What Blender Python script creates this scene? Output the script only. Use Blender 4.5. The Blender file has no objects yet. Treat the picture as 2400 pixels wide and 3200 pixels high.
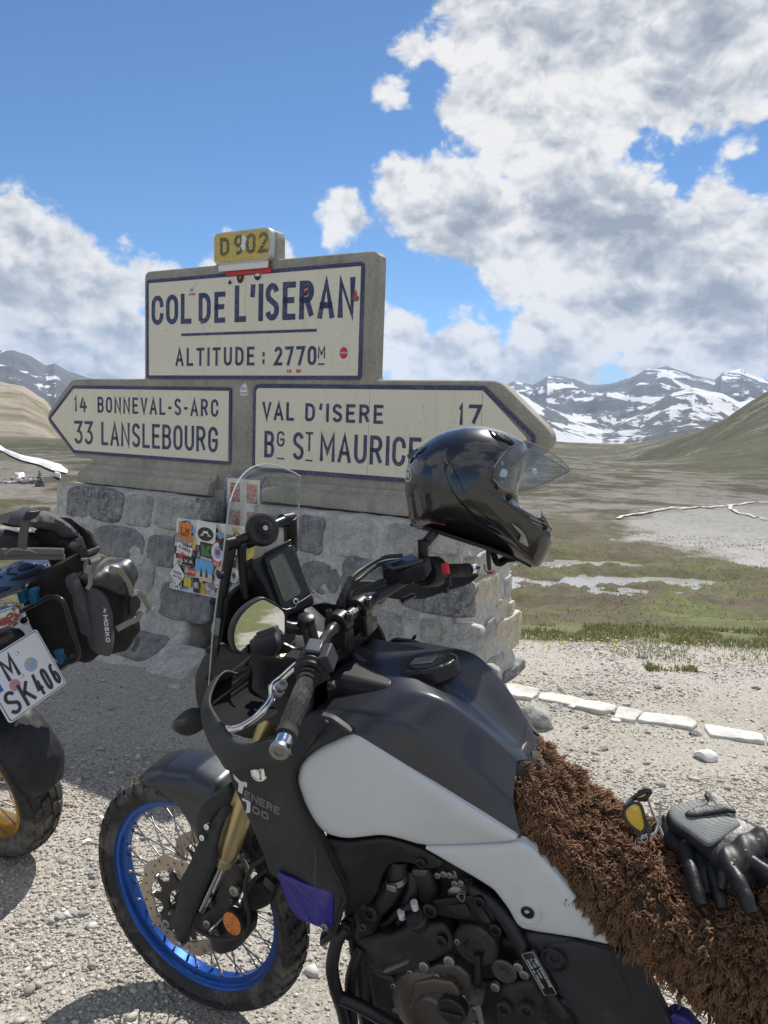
import bpy, bmesh, math, random
import numpy as np
from mathutils import Vector, Matrix, noise as mnoise
from mathutils.geometry import delaunay_2d_cdt
random.seed(7); RNG = np.random.RandomState(7)
R = math.radians
SC = bpy.context.scene
COL = SC.collection

# ------------------------------------------------------------------ camera
CAMH, PITCH, ROLL, FPX = 1.6, R(6.72), R(2.02), 2404.0
_f = np.array([0, math.cos(PITCH), -math.sin(PITCH)])
_u = np.array([0, math.sin(PITCH), math.cos(PITCH)])
_r = np.array([1.0, 0, 0])
CR = _r*math.cos(ROLL)+_u*math.sin(ROLL); CU = -_r*math.sin(ROLL)+_u*math.cos(ROLL); CF = _f
CAMP = np.array([0, 0, CAMH])
cam_d = bpy.data.cameras.new('camera'); cam = bpy.data.objects.new('camera', cam_d); COL.objects.link(cam)
cam_d.sensor_fit = 'VERTICAL'; cam_d.sensor_height = 32.0; cam_d.lens = FPX/3200*32.0
cam_d.clip_start = 0.05; cam_d.clip_end = 40000
cam.matrix_world = Matrix(((CR[0], CU[0], -CF[0], 0), (CR[1], CU[1], -CF[1], 0), (CR[2], CU[2], -CF[2], CAMH), (0, 0, 0, 1)))
SC.camera = cam

# ------------------------------------------------------------------ light
SUNM = np.array([-0.28, -0.70])          # ground shift of a shadow per metre of height
SUNV = Vector((-SUNM[0], -SUNM[1], 1)).normalized()
sd = bpy.data.lights.new('sun', 'SUN'); sd.energy = 5.0; sd.angle = R(0.53); sd.color = (1.0, 0.95, 0.87)
sun = bpy.data.objects.new('sun', sd); COL.objects.link(sun)
sun.rotation_euler = SUNV.to_track_quat('Z', 'Y').to_euler()
SC.view_settings.view_transform = 'Standard'; SC.view_settings.look = 'None'
SC.view_settings.exposure = 0.30; SC.view_settings.gamma = 1.0

def pray(px, py):
    return CF + CR*((px-1200)/FPX) - CU*((py-1600)/FPX)
def D(x, y):                              # reading grid of the photograph (1659 wide) -> its pixels
    return x*1.44666, y*1.44666
def pdir(px, py):
    d = pray(px, py); return d/np.linalg.norm(d)

world = bpy.data.worlds.new('World'); SC.world = world; world.use_nodes = True
def build_world():
    nt = world.node_tree; nt.nodes.clear(); N = nt.nodes.new; L = nt.links.new
    out = N('ShaderNodeOutputWorld'); bg = N('ShaderNodeBackground'); bg.inputs[1].default_value = 0.10
    sky = N('ShaderNodeTexSky'); sky.sky_type = 'NISHITA'; sky.sun_disc = False
    sky.sun_elevation = math.asin(SUNV.z); sky.sun_rotation = math.atan2(SUNV.x, SUNV.y)
    sky.altitude = 2770; sky.air_density = 1.0; sky.dust_density = 0.25; sky.ozone_density = 2.2
    tc = N('ShaderNodeTexCoord')
    def M(op, a, b=None, c=None):
        n = N('ShaderNodeMath'); n.operation = op
        for i, v in enumerate((a, b, c)):
            if v is None: continue
            if isinstance(v, (int, float)): n.inputs[i].default_value = v
            else: L(v, n.inputs[i])
        return n.outputs[0]
    def fbm(vec, scale, det, rough, dist=0.0):
        n = N('ShaderNodeTexNoise'); n.inputs['Scale'].default_value = scale; n.inputs['Detail'].default_value = det
        n.inputs['Roughness'].default_value = rough; n.inputs['Distortion'].default_value = dist
        L(vec, n.inputs['Vector']); return n.outputs['Fac']
    def smooth(x, a, b):
        n = N('ShaderNodeMapRange'); n.interpolation_type = 'SMOOTHSTEP'; L(x, n.inputs[0])
        n.inputs[1].default_value = a; n.inputs[2].default_value = b; return n.outputs[0]
    blobs = [(1230,20,290),(1500,70,210),(1080,180,140),(1240,230,170),(1120,310,100),(1010,130,55),(985,230,50),(1400,170,120),(1620,60,120),(1560,235,60),
      (862,390,80),(930,450,90),(1040,470,120),(1210,450,165),(1370,520,160),(1530,480,110),(1640,520,110),(1130,590,110),(1330,620,190),(1530,640,170),(1180,700,120),
      (875,720,90),(1000,770,120),(1200,770,120),(1420,760,120),(1600,750,110),(830,660,40),(900,790,110),
      (30,460,85),(110,550,100),(30,620,150),(200,640,110),(310,610,75),(272,520,36),(390,650,75),(100,740,150),(260,760,120),(480,580,60),(560,640,110),
      (735,462,66),(905,105,40),(850,212,44),(1580,330,44),(1470,275,60),(500,760,140),(700,760,140)]
    # unseen clouds outside the frame, added and enlarged to neutralise the ambient light
    extra = [(55,16,.26),(80,40,.26),(110,18,.32),(135,42,.30),(165,18,.34),(195,42,.32),(225,18,.34),(255,42,.26),(285,16,.28),(310,14,.2),(180,70,.28),(90,66,.2)]
    cov = None
    B = [(pdir(*D(x, y)), r/1750) for x, y, r in blobs]
    B += [((math.sin(R(a))*math.cos(R(e)), math.cos(R(a))*math.cos(R(e)), math.sin(R(e))), r) for a, e, r in extra]
    for c, r in B:
        v = N('ShaderNodeVectorMath'); v.operation = 'DISTANCE'; L(tc.outputs['Generated'], v.inputs[0]); v.inputs[1].default_value = tuple(c)
        k_ = min(1.0, .02+r*10.5); m = M('MULTIPLY_ADD', v.outputs['Value'], -k_/r, k_)
        if cov is None: cov = m
        else:
            n = N('ShaderNodeMath'); n.operation = 'SMOOTH_MAX'; L(cov, n.inputs[0]); L(m, n.inputs[1]); n.inputs[2].default_value = 0.12; cov = n.outputs[0]
    cov = M('MAXIMUM', cov, -1.2)
    gen = tc.outputs['Generated']
    mp = N('ShaderNodeMapping'); mp.inputs['Scale'].default_value = (1, 1, 1.35); L(gen, mp.inputs['Vector']); g = mp.outputs[0]
    mp2 = N('ShaderNodeMapping'); mp2.inputs['Scale'].default_value = (1, 1, 1.35)
    mp2.inputs['Location'].default_value = (0.012, 0.01, 0.04); L(gen, mp2.inputs['Vector']); g2 = mp2.outputs[0]
    def bil(vec, scale, det, rough):
        n = N('ShaderNodeTexVoronoi'); n.feature = 'F1'; n.inputs['Scale'].default_value = scale; n.inputs['Detail'].default_value = det; n.inputs['Roughness'].default_value = rough; n.normalize = True
        L(vec, n.inputs['Vector']); return n.outputs['Distance']
    wn = N('ShaderNodeTexNoise'); wn.inputs['Scale'].default_value = 9; wn.inputs['Detail'].default_value = 5; L(g, wn.inputs['Vector'])
    wv = N('ShaderNodeVectorMath'); wv.operation = 'MULTIPLY_ADD'; L(wn.outputs['Color'], wv.inputs[0]); wv.inputs[1].default_value = (.06, .06, .06); L(g, wv.inputs[2]); gw = wv.outputs[0]
    n1 = fbm(g, 4.2, 7, 0.58, 0.15); s1 = fbm(g, 5.0, 2.5, 0.5, 0.3); s2 = fbm(g2, 5.0, 2.5, 0.5, 0.3)
    off = N('ShaderNodeVectorMath'); off.operation = 'ADD'; L(gw, off.inputs[0]); off.inputs[1].default_value = (.005, .006, .013)
    b1 = bil(gw, 20, 3.0, .55); b2 = bil(off.outputs[0], 20, 3.0, .55)
    nf = fbm(g, 26, 7, 0.62, 0.5)
    dens = M('ADD', M('MULTIPLY', cov, 0.60), M('MULTIPLY', M('SUBTRACT', n1, 0.53), 1.15))
    dens = M('ADD', dens, M('MULTIPLY', M('SUBTRACT', .42, b1), 0.36))
    dens = M('ADD', dens, M('MULTIPLY', M('SUBTRACT', nf, 0.5), 0.36))
    alpha = smooth(dens, 0.0, 0.13)
    thick = smooth(dens, 0.08, 0.62)
    big = M('MULTIPLY', M('SUBTRACT', s1, s2), -3.6)
    bump = M('MULTIPLY', M('SUBTRACT', b1, b2), 2.7)
    shade = M('ADD', M('MULTIPLY', thick, 0.52), big)
    shade = M('ADD', M('ADD', shade, 0.10), bump)
    shade = M('ADD', shade, M('MULTIPLY', M('SUBTRACT', nf, 0.5), -0.28))
    shc = N('ShaderNodeClamp'); L(shade, shc.inputs[0])
    rp = N('ShaderNodeValToRGB'); L(shc.outputs[0], rp.inputs[0]); e = rp.color_ramp.elements
    e[0].position = 0.0; e[0].color = (7.3, 7.2, 7.05, 1)
    e[1].position = 1.0; e[1].color = (2.6, 2.9, 3.45, 1)
    k = e.new(0.28); k.color = (5.9, 5.95, 6.1, 1)
    k = e.new(0.58); k.color = (4.1, 4.35, 4.75, 1)
    mx = N('ShaderNodeMix'); mx.data_type = 'RGBA'; L(alpha, mx.inputs['Factor']); 
    tint = N('ShaderNodeMix'); tint.data_type = 'RGBA'; tint.blend_type = 'MULTIPLY'; tint.inputs['Factor'].default_value = 1.0
    L(sky.outputs[0], tint.inputs['A']); tint.inputs['B'].default_value = (0.60, 0.84, 1.0, 1)
    L(rp.outputs[0], mx.inputs['B'])
    hz = N('ShaderNodeMix'); hz.data_type = 'RGBA'; sx = N('ShaderNodeSeparateXYZ'); L(gen, sx.inputs[0]); L(smooth(sx.outputs[2], 0.11, -0.01), hz.inputs['Factor'])
    L(tint.outputs['Result'], hz.inputs['A']); hz.inputs['B'].default_value = (3.9, 4.6, 5.5, 1); L(hz.outputs['Result'], mx.inputs['A'])
    L(mx.outputs['Result'], bg.inputs[0]); L(bg.outputs[0], out.inputs[0])
    world.cycles.sampling_method = 'MANUAL'; world.cycles.sample_map_resolution = 512
build_world()

# ------------------------------------------------------------------ materials
MATS = {}
class NB:
    def __init__(s, name):
        s.m = bpy.data.materials.new(name); s.m.use_nodes = True; s.nt = s.m.node_tree; s.b = s.nt.nodes['Principled BSDF']; MATS[name] = s.m
        s.tc = s.nt.nodes.new('ShaderNodeTexCoord')
    def n(s, t): return s.nt.nodes.new(t)
    def l(s, a, b): s.nt.links.new(a, b)
    def setv(s, k, v):
        if hasattr(v, 'node'): s.l(v, s.b.inputs[k])
        else: s.b.inputs[k].default_value = (tuple(v)+(1,))[:4] if isinstance(v, tuple) else v
    def math(s, op, a, b=None):
        n = s.n('ShaderNodeMath'); n.operation = op
        for i, v in enumerate((a, b)):
            if v is None: continue
            if hasattr(v, 'node'): s.l(v, n.inputs[i])
            else: n.inputs[i].default_value = v
        return n.outputs[0]
    def noise(s, scale, det=4, rough=.55, dist=0, vec=None, out='Fac'):
        n = s.n('ShaderNodeTexNoise'); n.inputs['Scale'].default_value = scale; n.inputs['Detail'].default_value = det
        n.inputs['Roughness'].default_value = rough; n.inputs['Distortion'].default_value = dist
        s.l(vec or s.tc.outputs['Object'], n.inputs['Vector']); return n.outputs[out]
    def voro(s, scale, feat='F1', vec=None, out='Distance', rnd=1):
        n = s.n('ShaderNodeTexVoronoi'); n.inputs['Scale'].default_value = scale; n.feature = feat; n.inputs['Randomness'].default_value = rnd
        s.l(vec or s.tc.outputs['Object'], n.inputs['Vector']); return n.outputs[out]
    def ramp(s, fac, stops, interp='LINEAR'):
        n = s.n('ShaderNodeValToRGB'); s.l(fac, n.inputs[0]); e = n.color_ramp.elements; n.color_ramp.interpolation = interp
        while len(e) < len(stops): e.new(.5)
        for i, (p, c) in enumerate(stops):
            e[i].position = p; c = (c, c, c) if isinstance(c, (int, float)) else c; e[i].color = tuple(c)+(1,)
        return n.outputs[0]
    def mix(s, f, a, b, mode='MIX'):
        n = s.n('ShaderNodeMix'); n.data_type = 'RGBA'; n.blend_type = mode
        for k, v in (('Factor', f), ('A', a), ('B', b)):
            if hasattr(v, 'node'): s.l(v, n.inputs[k])
            elif k == 'Factor': n.inputs[k].default_value = v
            else: n.inputs[k].default_value = tuple(v)+(1,)
        return n.outputs['Result']
    def bump(s, h, strength=.3, dist=.01, prev=None):
        n = s.n('ShaderNodeBump'); n.inputs['Strength'].default_value = strength; n.inputs['Distance'].default_value = dist
        s.l(h, n.inputs['Height'])
        if prev is not None: s.l(prev, n.inputs['Normal'])
        return n.outputs[0]
    def mapping(s, scale=(1,1,1), rot=(0,0,0), vec=None):
        n = s.n('ShaderNodeMapping'); n.inputs['Scale'].default_value = scale; n.inputs['Rotation'].default_value = rot
        s.l(vec or s.tc.outputs['Object'], n.inputs['Vector']); return n.outputs[0]
def simple(name, col, rough=.5, metal=0., spec=.5, nscale=0, namt=.15, bump=0, bscale=200, coat=0, dirt=0):
    s = NB(name)
    c = col
    if nscale: c = s.mix(s.noise(nscale, 5, .6), tuple(x*(1-namt) for x in col), tuple(min(1, x*(1+namt)) for x in col))
    if dirt:
        c = s.mix(s.ramp(s.noise(9, 8, .7), [(.5, 0.), (.75, dirt)]), c if hasattr(c, 'node') else tuple(c), (.32, .29, .25))
    s.setv('Base Color', c); s.setv('Metallic', metal)
    if nscale or dirt:
        s.setv('Roughness', s.math('ADD', s.math('MULTIPLY', s.noise(max(nscale, 6)*2.3, 5, .6), .22), max(rough-.11, .02)))
    else: s.setv('Roughness', rough)
    s.b.inputs['Specular IOR Level'].default_value = spec
    s.b.inputs['Coat Weight'].default_value = coat; s.b.inputs['Coat Roughness'].default_value = .03
    if bump: s.l(s.bump(s.noise(bscale, 4, .6), bump, .002), s.b.inputs['Normal'])
    return s.m

# ------------------------------------------------------------------ mesh helpers
def tag(o, label=None, cat=None, group=None, kind=None, category=None):
    cat = cat or category
    for k, v in (('label', label), ('category', cat), ('group', group), ('kind', kind)):
        if v: o[k] = v
    return o
def empty(name, M=None, **kw):
    o = bpy.data.objects.new(name, None); o.empty_display_size = .1; COL.objects.link(o)
    if M is not None: o.matrix_world = M
    return tag(o, **kw)
class MB:
    def __init__(s): s.v = []; s.f = []; s.mi = []
    def add(s, V, F, mi=0):
        o = len(s.v); s.v += [tuple(map(float, p)) for p in V]; s.f += [tuple(i+o for i in f) for f in F]; s.mi += [mi]*len(F); return s
    def box(s, c, d, rot=None, mi=0):
        hx, hy, hz = d[0]/2, d[1]/2, d[2]/2
        V = [Vector((x, y, z)) for x in (-hx, hx) for y in (-hy, hy) for z in (-hz, hz)]
        if rot is not None: V = [rot @ v for v in V]
        V = [(v[0]+c[0], v[1]+c[1], v[2]+c[2]) for v in V]
        return s.add(V, [(0,1,3,2),(4,6,7,5),(0,4,5,1),(2,3,7,6),(0,2,6,4),(1,5,7,3)], mi)
    def tube(s, path, rad, seg=12, cap=True, mi=0, closed=False, flat=None):
        P = [Vector(p) for p in path]; n = len(P)
        rr = rad if hasattr(rad, '__len__') else [rad]*n
        up = None; V = []; F = []
        for i in range(n):
            t = (P[(i+1) % n]-P[i-1]) if closed else (P[min(i+1, n-1)]-P[max(i-1, 0)])
            t.normalize()
            if up is None: up = Vector((0, 0, 1)) if abs(t.z) < .9 else Vector((1, 0, 0))
            a = (up - t*up.dot(t)); 
            if a.length < 1e-5: a = t.orthogonal()
            a.normalize(); b = t.cross(a); up = a
            for k in range(seg):
                an = 2*math.pi*k/seg; kk = flat if flat else 1
                V.append(P[i]+(a*math.cos(an)+b*math.sin(an)*kk)*rr[i])
        m = n if closed else n-1
        for i in range(m):
            j = (i+1) % n
            for k in range(seg):
                k2 = (k+1) % seg; F.append((i*seg+k, i*seg+k2, j*seg+k2, j*seg+k))
        if cap and not closed: F += [tuple(range(seg-1, -1, -1)), tuple((n-1)*seg+k for k in range(seg))]
        return s.add(V, F, mi)
    def lathe(s, prof, c, axis, seg=32, mi=0, a0=0, a1=2*math.pi, capends=False):
        # prof: (distance along axis, radius)
        ax = Vector(axis).normalized(); x = ax.orthogonal().normalized(); y = ax.cross(x); c = Vector(c); full = abs(a1-a0-2*math.pi) < 1e-6
        n = seg if full else seg+1; V = []; F = []
        for h, r in prof:
            for k in range(n):
                a = a0+(a1-a0)*k/seg; V.append(c+ax*h+(x*math.cos(a)+y*math.sin(a))*r)
        for i in range(len(prof)-1):
            for k in range(seg):
                k2 = (k+1) % n; F.append((i*n+k, i*n+k2, (i+1)*n+k2, (i+1)*n+k))
        return s.add(V, F, mi)
    def grid(s, rows, mi=0, closeu=False):
        m = len(rows); n = len(rows[0]); V = [p for r in rows for p in r]; F = []
        for i in range(m-1):
            for k in range(n if closeu else n-1):
                k2 = (k+1) % n; F.append((i*n+k, i*n+k2, (i+1)*n+k2, (i+1)*n+k))
        return s.add(V, F, mi)
    def build(s, name, mat, parent=None, smooth=True, bevel=0, sub=0, solid=0, M=None, auto=35, off=0, **kw):
        me = bpy.data.meshes.new(name); me.from_pydata(s.v, [], s.f)
        o = bpy.data.objects.new(name, me); COL.objects.link(o)
        for m in (mat if isinstance(mat, (list, tuple)) else [mat]): me.materials.append(m)
        if len(set(s.mi)) > 1: me.polygons.foreach_set('material_index', s.mi)
        bm = bmesh.new(); bm.from_mesh(me); bmesh.ops.recalc_face_normals(bm, faces=bm.faces)
        if auto and smooth and not sub:
            for e in bm.edges:
                if len(e.link_faces) == 2 and e.calc_face_angle(0) > R(auto): e.smooth = False
        bm.to_mesh(me); bm.free()
        if smooth: me.polygons.foreach_set('use_smooth', [True]*len(me.polygons))
        if parent is not None: o.parent = parent
        if M is not None: o.matrix_world = M
        if solid: md = o.modifiers.new('solid', 'SOLIDIFY'); md.thickness = solid; md.offset = off
        if sub: md = o.modifiers.new('sub', 'SUBSURF'); md.levels = sub; md.render_levels = sub
        if bevel: md = o.modifiers.new('bevel', 'BEVEL'); md.width = bevel; md.segments = 2; md.limit_method = 'ANGLE'; md.angle_limit = R(40); md.harden_normals = False
        return tag(o, **kw)
def cr(P, n=6, closed=False):
    P = [np.array(p, float) for p in P]; out = []; m = len(P)
    for i in range(m if closed else m-1):
        if closed: a, b, c, d = P[i-1], P[i], P[(i+1) % m], P[(i+2) % m]
        else: a, b, c, d = P[max(i-1, 0)], P[i], P[i+1], P[min(i+2, m-1)]
        for k in range(n):
            t = k/n; out.append(.5*((2*b)+(-a+c)*t+(2*a-5*b+4*c-d)*t*t+(-a+3*b-3*c+d)*t**3))
    if not closed: out.append(P[-1])
    return out
def resample(P, n):
    P = np.array(P, float); d = np.r_[0, np.cumsum(np.linalg.norm(np.diff(P, axis=0), axis=1))]
    t = np.linspace(0, d[-1], n); return np.array([[np.interp(x, d, P[:, k]) for k in range(P.shape[1])] for x in t])
def inside(poly, x, y):
    px, py = poly[:, 0], poly[:, 1]; qx, qy = np.roll(px, -1), np.roll(py, -1)
    c = ((py > y) != (qy > y)) & (x < (qx-px)*(y-py)/np.where(qy == py, 1e-12, qy-py)+px)
    return c.sum() % 2 == 1
def edist(poly, x, y):
    a = poly; b = np.roll(poly, -1, 0); ab = b-a; ap = np.array([x, y])-a
    t = np.clip((ap*ab).sum(1)/np.maximum((ab*ab).sum(1), 1e-12), 0, 1); q = a+ab*t[:, None]-np.array([x, y])
    return math.sqrt((q*q).sum(1).min())
def shell(mb, pts, to3, thick=.01, rr=.01, re=.006, bulge=0, sp=.03, relief=None, mi=0, back=True):
    """closed outline pts (u,v,w) -> rounded plate; to3(u,v,w) gives the 3-D point, w grows outwards"""
    pts = np.array(pts, float); poly = pts[:, :2]; bw = pts[:, 2]
    # two inset rings keep the rounded edge crisp
    x0, y0 = poly.min(0); x1, y1 = poly.max(0)
    V2 = [tuple(p) for p in poly]; n = len(V2)
    area = .5*np.sum(poly[:, 0]*np.roll(poly[:, 1], -1)-np.roll(poly[:, 0], -1)*poly[:, 1]); sg = 1 if area > 0 else -1
    nb = len(poly)
    for fr in (.15, .45, .85):
        d = rr*fr
        for i in range(nb):
            e1 = poly[i]-poly[i-1]; e2 = poly[(i+1) % nb]-poly[i]
            t = e1/(np.linalg.norm(e1)+1e-9)+e2/(np.linalg.norm(e2)+1e-9); t /= (np.linalg.norm(t)+1e-9)
            q = poly[i]+np.array([-t[1], t[0]])*sg*d
            if inside(poly, *q) and edist(poly, *q) > d*.8: V2.append(tuple(q))
    xs = np.arange(x0+sp/2, x1, sp); ys = np.arange(y0+sp/2, y1, sp)
    for i, a in enumerate(xs):
        for b in ys:
            bb = b+(sp/2 if i % 2 else 0)
            if inside(poly, a, bb) and edist(poly, a, bb) > rr*1.1: V2.append((a, bb))
    vo, eo, fo, ov, _, _ = delaunay_2d_cdt([Vector(v) for v in V2], [(i, (i+1) % n) for i in range(n)], [], 1, 1e-7)
    F = [tuple(f) for f in fo]; V = []; W0 = []
    for q in vo:
        x, y = q; d2 = (poly[:, 0]-x)**2+(poly[:, 1]-y)**2
        w = 1/(d2**1.5+1e-9); w0 = (w*bw).sum()/w.sum(); d = edist(poly, x, y)
        k = min(d/rr, 1); h = w0 - re*(1-math.sqrt(max(0, 1-(1-k)**2)))
        if bulge:
            m = min(x1-x0, y1-y0)/2; h += bulge*math.sin(min(d/m, 1)*math.pi/2)
        if relief: h += relief(x, y, d)
        V.append(to3(x, y, h)); W0.append(w0)
    mb.add(V, F, mi)
    # skirt + back
    idx = [None]*n
    for k, src in enumerate(ov):
        for s_ in src:
            if s_ < n: idx[s_] = k
    fr = [V[i] for i in idx]; bk = [to3(poly[i][0], poly[i][1], bw[i]-re-thick) for i in range(n)]
    o = len(mb.v); mb.add(fr+bk, [(i, (i+1) % n, n+(i+1) % n, n+i) for i in range(n)], mi)
    if back: 
        o = len(mb.v); V3, F3 = [], []
        for q in vo: 
            d2 = (poly[:, 0]-q[0])**2+(poly[:, 1]-q[1])**2; w = 1/(d2**1.5+1e-9); V3.append(to3(q[0], q[1], (w*bw).sum()/w.sum()-re-thick))
        mb.add(V3, [f[::-1] for f in F], mi)
    return mb
def rounded(poly, r, n=4):
    """round the corners of a 2-D polygon; r per corner or one value"""
    P = [np.array(p, float) for p in poly]; out = []; m = len(P)
    for i in range(m):
        a, b, c = P[i-1], P[i], P[(i+1) % m]; rr = r[i] if hasattr(r, '__len__') else r
        u = a-b; v = c-b; lu, lv = np.linalg.norm(u[:2]), np.linalg.norm(v[:2]); k = min(rr, lu*.45, lv*.45)
        if k < 1e-5: out.append(b); continue
        p0 = b+u/lu*k; p1 = b+v/lv*k
        for j in range(n+1):
            t = j/n; out.append((1-t)**2*p0+2*t*(1-t)*b+t*t*p1)
    return out
def noise3(p, s=1., o=0.):
    return mnoise.noise(Vector((p[0]*s+o, p[1]*s+o*1.3, p[2]*s-o)))

# ------------------------------------------------------------------ stroke lettering
def _arc(cx, cy, rx, ry, a0, a1, n=8):
    return [(cx+rx*math.cos(R(a0+(a1-a0)*i/n)), cy+ry*math.sin(R(a0+(a1-a0)*i/n))) for i in range(n+1)]
_o = _arc(.5, .72, .5, .28, 0, 180)+_arc(.5, .28, .5, .28, 180, 360)+[(1, .72)]
GL = {
 'A': [[(0,0),(.5,1),(1,0)],[(.18,.3),(.82,.3)]],
 'B': [[(0,0),(0,1),(.55,1)]+_arc(.55,.77,.4,.23,90,-90)+[(0,.54)],[(.5,.54)]+_arc(.55,.27,.45,.27,90,-90)+[(0,0)]],
 'C': [_arc(.5,.72,.5,.28,0,180)+_arc(.5,.28,.5,.28,180,360)],
 'D': [[(0,0),(0,1),(.4,1)]+_arc(.4,.65,.6,.35,90,0)+_arc(.4,.35,.6,.35,0,-90)+[(0,0)]],
 'E': [[(.95,1),(0,1),(0,0),(.95,0)],[(0,.52),(.8,.52)]],
 'F': [[(.95,1),(0,1),(0,0)],[(0,.52),(.8,.52)]],
 'G': [_arc(.5,.72,.5,.28,10,180)+_arc(.5,.28,.5,.28,180,360)+[(1,.46),(.55,.46)]],
 'H': [[(0,0),(0,1)],[(1,0),(1,1)],[(0,.52),(1,.52)]],
 'I': [[(.5,0),(.5,1)]],
 'J': [[(.9,1),(.9,.3)]+_arc(.45,.28,.45,.28,0,-180)],
 'K': [[(0,0),(0,1)],[(.95,1),(0,.42)],[(.3,.6),(1,0)]],
 'L': [[(0,1),(0,0),(.95,0)]],
 'M': [[(0,0),(0,1),(.5,.3),(1,1),(1,0)]],
 'N': [[(0,0),(0,1),(1,0),(1,1)]],
 'O': [_o], '0': [_o], 'Q': [_o, [(.6,.25),(1,-.05)]],
 'P': [[(0,0),(0,1),(.5,1)]+_arc(.5,.74,.45,.26,90,-90)+[(0,.48)]],
 'R': [[(0,0),(0,1),(.5,1)]+_arc(.5,.75,.45,.25,90,-90)+[(0,.5)],[(.5,.5),(1,0)]],
 'S': [_arc(.5,.75,.46,.25,15,180)+[(.12,.62),(.88,.40)]+_arc(.5,.25,.48,.25,10,-165)],
 'T': [[(0,1),(1,1)],[(.5,1),(.5,0)]],
 'U': [[(0,1),(0,.3)]+_arc(.5,.28,.5,.28,180,360)+[(1,1)]],
 'V': [[(0,1),(.5,0),(1,1)]], 'W': [[(0,1),(.25,0),(.5,.8),(.75,0),(1,1)]],
 'X': [[(0,0),(1,1)],[(0,1),(1,0)]], 'Y': [[(0,1),(.5,.5),(1,1)],[(.5,.5),(.5,0)]], 'Z': [[(0,1),(1,1),(0,0),(1,0)]],
 '1': [[(.05,.78),(.5,1),(.5,0)]],
 '2': [_arc(.5,.74,.47,.26,170,-20)+[(0,0),(1,0)]],
 '3': [[(0,1),(.95,1),(.45,.58)]+_arc(.45,.29,.52,.29,80,-160)],
 '4': [[(.45,1),(0,.28),(1,.28)],[(.72,.62),(.72,0)]],
 '5': [[(.9,1),(.1,1),(.05,.55)]+_arc(.45,.3,.5,.3,130,-150)],
 '6': [[(.75,1)]+_arc(.5,.55,.5,.42,120,180)+_arc(.5,.28,.5,.28,180,540,14)],
 '7': [[(0,1),(1,1),(.35,0)]],
 '8': [_arc(.5,.76,.4,.24,0,360,14),_arc(.5,.27,.5,.27,0,360,14)],
 '9': [_arc(.5,.72,.5,.28,0,360,14)[::-1]+[(1,.5)]+_arc(.45,.3,.55,.3,0,-100)],
 '-': [[(.1,.42),(.9,.42)]], "'": [[(.75,1.0),(.45,.78)]], ':': [[(.5,.62),(.5,.74)],[(.5,.12),(.5,.24)]],
 '.': [[(.4,.0),(.6,.0)]], '_': [[(0,-.0),(1,-.0)]], '/': [[(0,0),(1,1)]],
}
def ribbon(path, w, closed=False):
    P = [np.array(p, float) for p in path]
    Q = [P[0]]
    for p in P[1:]:
        if np.linalg.norm(p-Q[-1]) > 1e-5: Q.append(p)
    P = Q; L_, R_ = [], []; n = len(P)
    for i in range(n):
        a = P[i]-P[i-1] if i else P[1]-P[0]; b = P[i+1]-P[i] if i < n-1 else P[i]-P[i-1]
        a = a/np.linalg.norm(a); b = b/np.linalg.norm(b); t = a+b; l = np.linalg.norm(t)
        t = t/l if l > .15 else a
        nn = np.array([-t[1], t[0]]); na = np.array([-a[1], a[0]]); c = max(abs(nn@na), .45)
        L_.append(P[i]+nn*w/2/c); R_.append(P[i]-nn*w/2/c)
    return L_, R_
def glyph(mb, ch, x, y, w, h, sw, to3, th=.0012, mi=0):
    """stroke glyph in box (x,y,w,h), stroke width sw, to3(u,v,d)"""
    for st in GL.get(ch, []):
        iw, ih = max(w-sw, 1e-4), h-sw
        path = [(x+sw/2+p[0]*iw, y+sw/2+p[1]*ih) for p in st]
        # squared ends
        L_, R_ = ribbon(path, sw)
        n = len(L_)
        if st[0] != st[-1]:
            d0 = (np.array(path[0])-np.array(path[1])); d0 = d0/np.linalg.norm(d0)*sw/2
            d1 = (np.array(path[-1])-np.array(path[-2])); d1 = d1/np.linalg.norm(d1)*sw/2
            if abs(d0[0]) < .3*sw/2 or abs(d0[1]) < .3*sw/2: L_[0] = L_[0]+d0; R_[0] = R_[0]+d0
            if abs(d1[0]) < .3*sw/2 or abs(d1[1]) < .3*sw/2: L_[-1] = L_[-1]+d1; R_[-1] = R_[-1]+d1
        V = [to3(p[0], p[1], th) for p in L_]+[to3(p[0], p[1], th) for p in R_]
        V += [to3(p[0], p[1], -.0005) for p in L_]+[to3(p[0], p[1], -.0005) for p in R_]
        F = []
        for i in range(n-1):
            F += [(i, i+1, n+i+1, n+i), (2*n+i, 2*n+i+1, i+1, i), (3*n+i, 3*n+i+1, n+i+1, n+i)]
        F += [(0, n, 3*n, 2*n), (n-1, 2*n-1, 4*n-1, 3*n-1)]
        mb.add(V, F, mi)
def text(mb, s, x0, x1, y, h, sw, to3, th=.0012, gap=None, narrow=None, mi=0):
    """fit s between x0 and x1"""
    wid = {'I': .25, "'": .42, ':': .35, '.': .35, '1': .5, '-': .55, ' ': .45, 'M': 1.25, 'W': 1.3, 'L': .88, 'E': .92, 'A': 1.08, 'N': 1.05}
    g = .3 if gap is None else gap
    tot = sum(wid.get(c, 1) for c in s)+g*(len(s)-1); k = (x1-x0)/tot; x = x0
    for c in s:
        w = wid.get(c, 1)*k
        glyph(mb, c, x, y, w, h, sw, to3, th, mi); x += w+g*k
    return mb
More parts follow.
